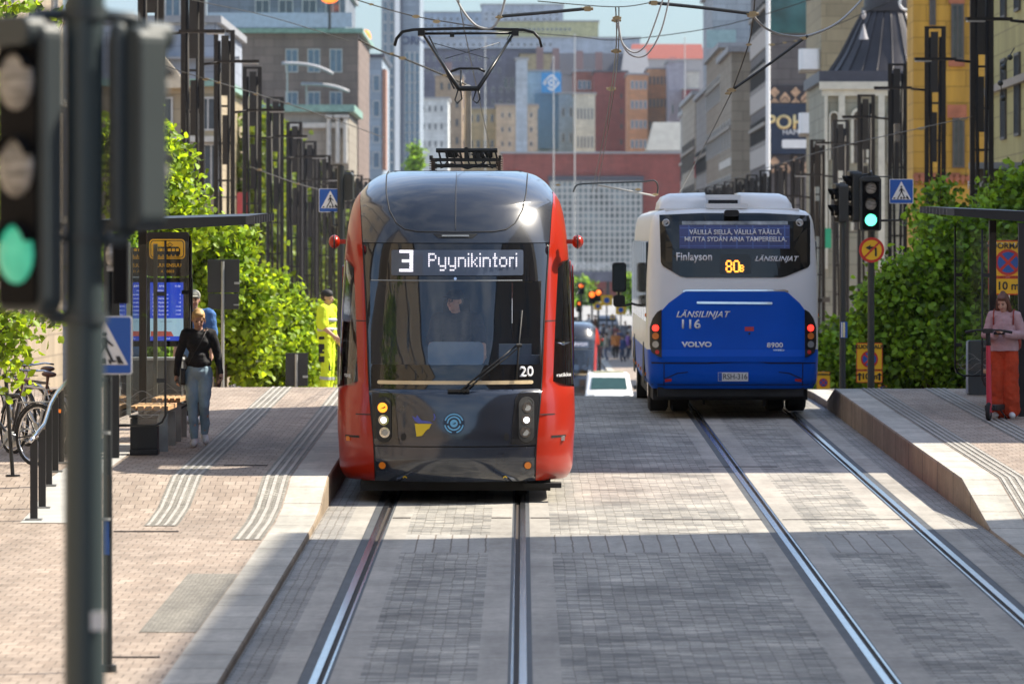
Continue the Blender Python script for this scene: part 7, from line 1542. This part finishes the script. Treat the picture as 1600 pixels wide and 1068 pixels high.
# lettered wall sign on the right
D = 150; t = thing('wall_sign', 'dark grey sign wall with white lettering above the right shelter', 'sign', (px(1548, D), D, pz(345, D)))
q = MB(t.location); q.box2((px(1520, D), D, pz(345, D)), (px(1584, D), D + .3, pz(264, D))); q.build('board', mat('sign_taupe', (.12, .105, .09), .7), t); q = MB(t.location); q.box2((px(1515, D), D - .4, pz(264, D)), (px(1600, D), D + .3, pz(254, D))); q.build('ledge', mat('ledge_grey', (.25, .27, .30), .6), t)
for i, tx in enumerate(('PITKÄ KUUMA', 'VÄHTO LA')):
    lettering(tx, .30, px(1553, D), pz(290 + i * 17, D), M['lettw'], t, lambda x, z: D - .01, origin=t.location, bold=.004, xs=.72)
q = MB(t.location); q.box2((px(1522, D), D + .02, zg(D)), (px(1528, D), D + .25, pz(345, D) - .004)); q.box2((px(1576, D), D + .02, zg(D)), (px(1582, D), D + .25, pz(345, D) - .004)); q.build('post', M['shel'], t)
# ================================================================== van, far cars, lights
D = 222; van = thing('van', 'white van facing the camera, its roof just over the road crest', 'van', (px(952, D), D, zg(D))); S = 1.0
q = MB(); hw = .92; prof = [(0, .35), (-.02, .75), (.15, .98), (.9, 1.08), (1.55, 1.72), (1.8, 1.84), (4.3, 1.86), (4.4, .4)]
rows = []
for y, z in prof:
    f_ = 1 if z < 1.1 else .90; rows.append([Vector((-hw * f_, y, .3)), Vector((-hw * f_ * (1 if z < 1.1 else .98), y, z - .06)), Vector((-hw * f_ * .92, y, z)), Vector((0, y, z + .02)), Vector((hw * f_ * .92, y, z)), Vector((hw * f_ * (1 if z < 1.1 else .98), y, z - .06)), Vector((hw * f_, y, .3))])
q.grid(rows, True); q.build('body', M['white'], van, fixn=True)
q = MB(); q.add([(-.72, .86, 1.12), (.72, .86, 1.12), (.66, 1.46, 1.68), (-.66, 1.46, 1.68)], [(0, 1, 2, 3)], False); q.build('windscreen', mat('van_glass', (.03, .07, .06), .05, spec=.9), van, solid=.02)
for s in (-1, 1):
    q = MB(); q.rbox((s * .70, -.01, .78), (.26, .06, .14), .04); q.build('headlight', M['lens'], van); q = MB(); q.rbox((s * 1.02, .95, 1.2), (.16, .08, .22), .04); q.build('mirror', M['rubberb'], van)
    for y in (.85, 3.5): q = MB(); q.cyl((s * .95, y, .32), (s * .75, y, .32), .32, n=18); q.build('wheel', M['tyre'], van)
q = MB(); q.box((0, 2.6, 1.92), (1.2, .3, .10)); q.build('roof_bar', mat('roof_cream', (.55, .52, .35), .5), van)
van.scale = (1, 1, .80)
lettering('PAKU', .16, .3, 1.75, mat('van_text', (.1, .1, .12), .5), van, lambda x, z: 1.78, off=.06)
def car(label, x, D, col, rz=0):
    t = thing('car', label, 'car', (px(x, D), D, zg(D)), R(rz)); q = MB(); rows = []
    for y, z, w_ in ((0, .5, .8), (.05, .72, .88), (.9, .86, .9), (1.6, 1.38, .72), (2.9, 1.42, .72), (3.7, .95, .88), (4.3, .85, .86), (4.35, .45, .8)): rows.append([Vector((-w_ if z < 1 else -.88, y, .28)), Vector((-.9, y, min(z, .82))), Vector((-w_, y, z - .04)), Vector((-w_ * .9, y, z)), Vector((w_ * .9, y, z)), Vector((w_, y, z - .04)), Vector((.9, y, min(z, .82))), Vector((w_ if z < 1 else .88, y, .28))])
    q.grid(rows, True); q.build('body', mat('car_' + label[:10], col, .3, coat=.6), t, fixn=True)
    q = MB(); q.add([(-.74, .98, .93), (.74, .98, .93), (.66, 1.5, 1.30), (-.66, 1.5, 1.30)], [(0, 1, 2, 3)], False); q.build('windscreen', M['bglass'], t, solid=.02)
    for s in (-1, 1):
        q = MB(); q.rbox((s * .62, -.01, .62), (.3, .05, .12), .04); q.build('headlight', M['lens'], t)
        for y in (.8, 3.5): q = MB(); q.cyl((s * .92, y, .31), (s * .72, y, .31), .31, n=16); q.build('wheel', M['tyre'], t)
    return t
car('white car glinting far down the street beside the tram', 897, 330, (.6, .6, .6)); car('dark car far down the street under the amber lights', 915, 430, (.04, .05, .07)); car('grey car far down the street beyond the walkers', 950, 470, (.25, .26, .28))
M['amb2'] = mat('lit_orange', (1, .3, .05), .3, emit=(1, .16, .015), estr=1.1)
for i, (x, y, D, r) in enumerate(((908, 446, 420, .16), (925, 460, 400, .20), (935, 457, 410, .18), (905, 474, 440, .10))):
    t = thing('street_signal', f'small glowing orange street light above the far crossing, {ORD[i]} of four', 'traffic light', (px(x, D), D, zg(D)))
    q = MB(); q.cyl((0, .05, 0), (0, .05, pz(y, D) - zg(D)), .07); q.build('pole', M['poleblk'], t); q = MB(); q.prism(rrect(.5, .9, .1), (0, .0, pz(y, D) - zg(D) - .2), .2); q.build('housing', M['sigblack'], t)
    q = MB(); q.ell((0, -.12, pz(y, D) - zg(D)), (r, .08, r)); q.build('lamp', M['amb2'], t)
for i, (x, y, D, w_) in enumerate(((948, 469, 395, .8), (934, 478, 410, .6), (957, 495, 360, .3), (970, 484, 390, .7))):
    t = thing('warning_sign', f'small orange yellow sign over the far crossing, {ORD[i]} of four', 'road sign', (px(x, D), D, zg(D)))
    q = MB(); q.cyl((0, .05, 0), (0, .05, pz(y, D) - zg(D) + .2), .05); q.build('pole', M['poleblk'], t); q = MB(); q.rbox((0, 0, pz(y, D) - zg(D)), (w_, .04, w_ * .9), .06); pp = q.build('panel', M['syel'], t); q = MB(); q.prism(ngon(w_ * .25, 14), (0, -.03, pz(y, D) - zg(D)), .02); q.build('symbol', M['sblue'], pp)
t = thing('lit_sign', 'glowing red orange sign on the narrow pale blue office front', 'sign', (px(571, 555), 555, pz(62, 555)))
q = MB(); q.ell((0, 0, .2), (.55, .2, .75)); q.ell((.05, 0, -.6), (.45, .2, .5)); q.build('lamp', M['amb2'], t); q = MB(); q.cyl((.3, .1, -2.2), (.3, .1, .6), .12); q.build('post', M['poleblk'], t)
t = thing('lit_sign', 'glowing orange sign at the top of the frame over the stone building', 'sign', (px(515, 415), 415, pz(-1, 415)))
q = MB(); q.ell((0, 0, 0), (.6, .2, .3)); q.build('lamp', M['amb2'], t); q = MB(); q.cyl((0, .1, -2.2), (0, .1, 0), .1); q.build('post', M['poleblk'], t)
# distant dark tree masses at the street end
for i, (x, D, w_) in enumerate(((865, 760, 26), (905, 820, 22), (1000, 700, 22), (990, 640, 16), (1048, 520, 26), (840, 560, 20))):
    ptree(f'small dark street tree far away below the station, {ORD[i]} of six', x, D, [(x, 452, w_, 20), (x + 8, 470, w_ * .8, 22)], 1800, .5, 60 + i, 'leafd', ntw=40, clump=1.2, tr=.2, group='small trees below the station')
# ================================================================== overhead wires
M['wire'] = mat('wire', (.07, .065, .055), .5, .5); M['wirel'] = mat('feeder_cable', (.38, .38, .37), .5); M['brass'] = mat('brass_fitting', (.40, .30, .16), .4, .5)
def wire(name, label, pts, r, m, fit=(), cat='wire'):
    """pts: (px, py, D)"""
    P3 = [W(*p) for p in pts]; q = MB(P3[0]); 
    if len(P3) > 2:
        out = []
        for i in range(len(P3) - 1):
            p0 = P3[max(i - 1, 0)]; p1, p2 = P3[i], P3[i + 1]; p3 = P3[min(i + 2, len(P3) - 1)]
            for k in range(6):
                t_ = k / 6; out.append(.5 * ((2 * p1) + (-p0 + p2) * t_ + (2 * p0 - 5 * p1 + 4 * p2 - p3) * t_**2 + (-p0 + 3 * p1 - 3 * p2 + p3) * t_**3))
        out.append(P3[-1])
    else: out = P3
    t = thing(name, label, cat, P3[0]); q.tube(out, r, 6); q.build('cable', m, t)
    for (x, y, D, s) in fit:
        q = MB(P3[0]); c = W(x, y, D); q.rbox(c, (s, .06, s * .7), s * .2); q.cyl(c - Vector((s * .8, 0, 0)), c + Vector((s * .8, 0, 0)), s * .22, n=8); q.build('clamp', M['brass'], t)
    return t
wire('contact_wire', 'contact wire running over the red tram to its pantograph', [(700, -90, 60), (725, 43, 75), (752, 170, 96), (772, 250, 120), (800, 330, 180), (812, 380, 300)], .007, M['wire'])
wire('hanging_cable', 'looped feeder cable hanging above the pantograph bow', [(709, -12, 70), (722, 15, 70), (744, 40, 70), (768, 44, 70), (782, 25, 70), (790, -5, 70)], .014, M['wirel'], [(780, 27, 70, .05)])
wire('registration_arm', 'dark steel tube reaching right from the pantograph at the top', [(778, 26, 72), (850, 20, 72), (925, 13, 72)], .022, M['poleblk'], [(780, 27, 72, .06), (918, 14, 72, .09)])
wire('registration_arm', 'dark steel tube in the sky right of the hanging cable loops', [(1015, 4, 76), (1095, 12, 76), (1178, 22, 76)], .024, M['poleblk'], [(1022, 5, 76, .09), (1176, 22, 76, .10)])
wire('registration_arm', 'slanting tube above the right pole row below the white curved cable', [(1262, 56, 80), (1205, 98, 80), (1145, 140, 80)], .020, M['poleblk'], [(1256, 60, 80, .06), (1143, 141, 80, .08)])
wire('span_wire', 'thin wire falling from the slanting tube to the bus roof', [(1145, 140, 80), (1105, 220, 84), (1062, 300, 90)], .008, M['wire'], [(1138, 146, 81, .06)])
wire('span_wire', 'thin wire from the top edge to the slanting tube end', [(1180, -10, 78), (1172, 60, 79), (1145, 140, 80)], .009, M['wire'], [(1174, 25, 78, .07), (1170, 70, 79, .05)])
wire('hanging_cable', 'white curved cable hanging at the upper right', [(1176, 24, 78), (1196, 44, 79), (1225, 55, 80), (1262, 56, 81), (1310, 35, 82), (1352, -6, 83)], .017, M['wirel'])
wire('hanging_cable', 'dark cable loop in the sky, left one of the pair', [(1038, -8, 74), (1022, 40, 74), (1008, 72, 74), (990, 82, 74), (972, 66, 74), (966, 30, 74)], .011, M['wirel'])
wire('hanging_cable', 'dark cable loop in the sky, right one of the pair', [(1047, -8, 74), (1033, 48, 74), (1012, 84, 74), (990, 88, 74), (974, 72, 74), (964, 36, 74)], .011, M['wirel'], [(964, 28, 74, .07)])
wire('contact_wire', 'left wire of the vertical looking pair over the far street', [(962, 12, 74), (963, 70, 80), (955, 140, 95), (940, 230, 120), (925, 300, 170)], .009, M['wire'], [(963, 32, 76, .08), (955, 139, 95, .10)])
wire('contact_wire', 'right wire of the vertical looking pair over the far street', [(967, 12, 74), (966, 80, 80), (959, 140, 95), (945, 230, 120), (932, 300, 170)], .008, M['wire'], [(963, 80, 80, .09)])
wire('span_wire', 'thin span wire across the sky under the tubes', [(840, 2, 90), (960, 11, 90), (1018, 4, 90)], .008, M['wire'])
wire('span_wire', 'long thin span wire over the red roof', [(780, 48, 130), (900, 57, 130), (975, 62, 130), (1140, 38, 130), (1310, -15, 130)], .010, M['wire'])
wire('span_wire', 'span wire with insulators sloping down from the top left to the pantograph', [(545, -4, 96), (600, 13, 96), (660, 28, 96), (760, 44, 96)], .010, M['wire'], [(580, 7, 96, .05), (650, 26, 96, .08), (682, 34, 96, .08)])
wire('span_wire', 'span wire with a red insulator behind the pantograph arms', [(560, 62, 110), (596, 80, 110), (629, 91, 110), (680, 112, 110), (730, 133, 110)], .018, M['wire'], [(629, 91, 110, .09), (612, 84, 110, .06), (695, 118, 110, .07)])
wire('span_wire', 'thin wire crossing the upper left lattice poles', [(225, -20, 120), (300, 0, 120), (420, 26, 125), (545, 64, 130)], .010, M['wire'])
wire('span_wire', 'wire with white insulators between the second and fourth left lattice poles', [(240, 98, 140), (316, 122, 140), (341, 129, 140), (408, 149, 145), (515, 184, 150), (600, 215, 160)], .013, M['wire'], [(322, 124, 140, .10), (341, 129, 140, .07), (400, 147, 145, .08), (450, 162, 148, .07)])
wire('span_wire', 'lower wire with insulators low on the left lattice poles', [(390, 260, 150), (403, 265, 150), (456, 284, 155), (498, 296, 160), (560, 312, 165)], .013, M['wire'], [(405, 265, 150, .09), (465, 287, 156, .07)])
wire('span_wire', 'thin wire over the right pole row towards the yellow building', [(1080, 300, 160), (1180, 268, 150), (1300, 232, 140), (1430, 202, 130), (1520, 182, 125)], .010, M['wire'], [(1440, 201, 130, .10), (1505, 186, 126, .10)])
wire('span_wire', 'wire with insulators over the grey banner building', [(1202, 70, 150), (1230, 66, 150), (1262, 58, 150), (1420, -10, 150)], .011, M['wire'], [(1206, 70, 150, .10), (1226, 67, 150, .07), (1243, 64, 150, .06)])
wire('registration_arm', 'curved dark bracket tube between the tram and the bus roof', [(896, 300, 92), (900, 291, 92), (915, 287, 92), (1000, 284, 92), (1022, 282, 92), (1028, 292, 92), (1026, 306, 92)], .013, M['poleblk'], [(1024, 304, 92, .06), (872, 289, 92, .05)])
wire('registration_arm', 'thin straight rod under the curved bracket beside the bus roof', [(935, 289, 93), (1024, 306, 93)], .014, M['wirel'], [(997, 296, 93, .06)])
t = thing('light_chain', 'short chain of dark round lamps at the upper right edge', 'lamps', W(1570, 105, 118)); q = MB(t.location)
q.tube([W(1585, 75, 118), W(1570, 100, 118), W(1563, 130, 118), W(1568, 155, 118)], .012, 5)
q.build('cord', M['poleblk'], t)
for (x, y) in ((1578, 90), (1568, 105), (1563, 130), (1567, 154)):
    q = MB(t.location); q.ell(W(x, y, 118), (.06, .06, .06)); q.build('lamp', M['poleblk'], t)
# ================================================================== air
hz = MB(); hz.box2((-950, -200, -8), (950, 1780, 70)); hm = bpy.data.materials.new('haze'); hm.use_nodes = True; nt = hm.node_tree; nt.nodes.clear()
o_ = nt.nodes.new('ShaderNodeOutputMaterial'); pv = nt.nodes.new('ShaderNodeVolumePrincipled'); pv.inputs['Color'].default_value = (.86, .92, 1, 1); pv.inputs['Density'].default_value = .00005; pv.inputs['Anisotropy'].default_value = .2
nt.links.new(pv.outputs[0], o_.inputs['Volume']); hzo = hz.build('haze', hm); hzo['kind'] = 'stuff'; hzo['label'] = 'thin pale blue summer haze over the whole street'; hzo['category'] = 'haze'

# drains and expansion joints
def slot(label, x0, x1, y, w, fz):
    t = thing('drain_slot', label, 'drain', ((x0 + x1) / 2, y, fz(y))); q = MB(t.location); q.box(((x0 + x1) / 2, y, fz(y) + .003), (x1 - x0, w, .012)); q.build('grate', mat('grate_dark', (.05, .04, .035), .7, .3), t)
slot('thin dark drain slot across the sunny band left of the right track', 1.25, 2.50, 59.6, .10, zg); slot('thin dark drain slot between the rails of the right track', 2.72, 3.96, 59.6, .06, zg)
slot('short drain slot just left of the right rail of the tram track', -.33, -.12, 59.9, .12, zg); slot('short drain slot right of the tram track in the sunny band', .08, .28, 59.9, .12, zg); slot('short drain slot right of the left rail before the tram', -1.37, -1.18, 59.9, .12, zg)
slot('dark drain slot beside the left rail of the right track in the shade', 2.30, 3.15, 70.5, .12, zg)
slot('long drain slot across the pink pavement in front of the shelter', px(178, 56.5), px(279, 56.5), 56.5, .10, zl); slot('drain slot across the pink pavement at the bottom left', px(172, 41.7), px(250, 41.7), 41.7, .07, zl)
slot('drain slot in the shaded pavement beside the tram nose', px(350, 64.2), px(418, 64.2), 64.2, .10, zl)

# shop signs along the far rows
for i, (x, y, D, w_, h_, c, nm) in enumerate(((1090, 262, 448, .5, 1.6, (.5, .04, .04), 'small red'), (1172, 300, 352, .6, 1.1, (.05, .25, .5), 'small blue'), (1290, 372, 258, .5, .9, (.02, .35, .18), 'small green'), (552, 300, 380, .5, 1.2, (.6, .45, .05), 'small yellow'), (380, 320, 228, .5, 1.0, (.5, .06, .05), 'small dark red'))):
    t = thing('shop_sign', f'{nm} shop sign sticking out from the buildings beside the {"right" if x > 800 else "left"} pole row', 'sign', (px(x, D), D, pz(y, D)))
    q = MB(); q.rbox((0, 0, 0), (w_, .12, h_), .06, 'y'); q.build('panel', mat('shop_' + nm.replace(' ', '_'), c, .5), t); q = MB(); q.cyl((0, 0, h_ * .3), ((1 if x > 800 else -1) * 1.6, 0, h_ * .3), .03); q.build('bracket', M['poleblk'], t)
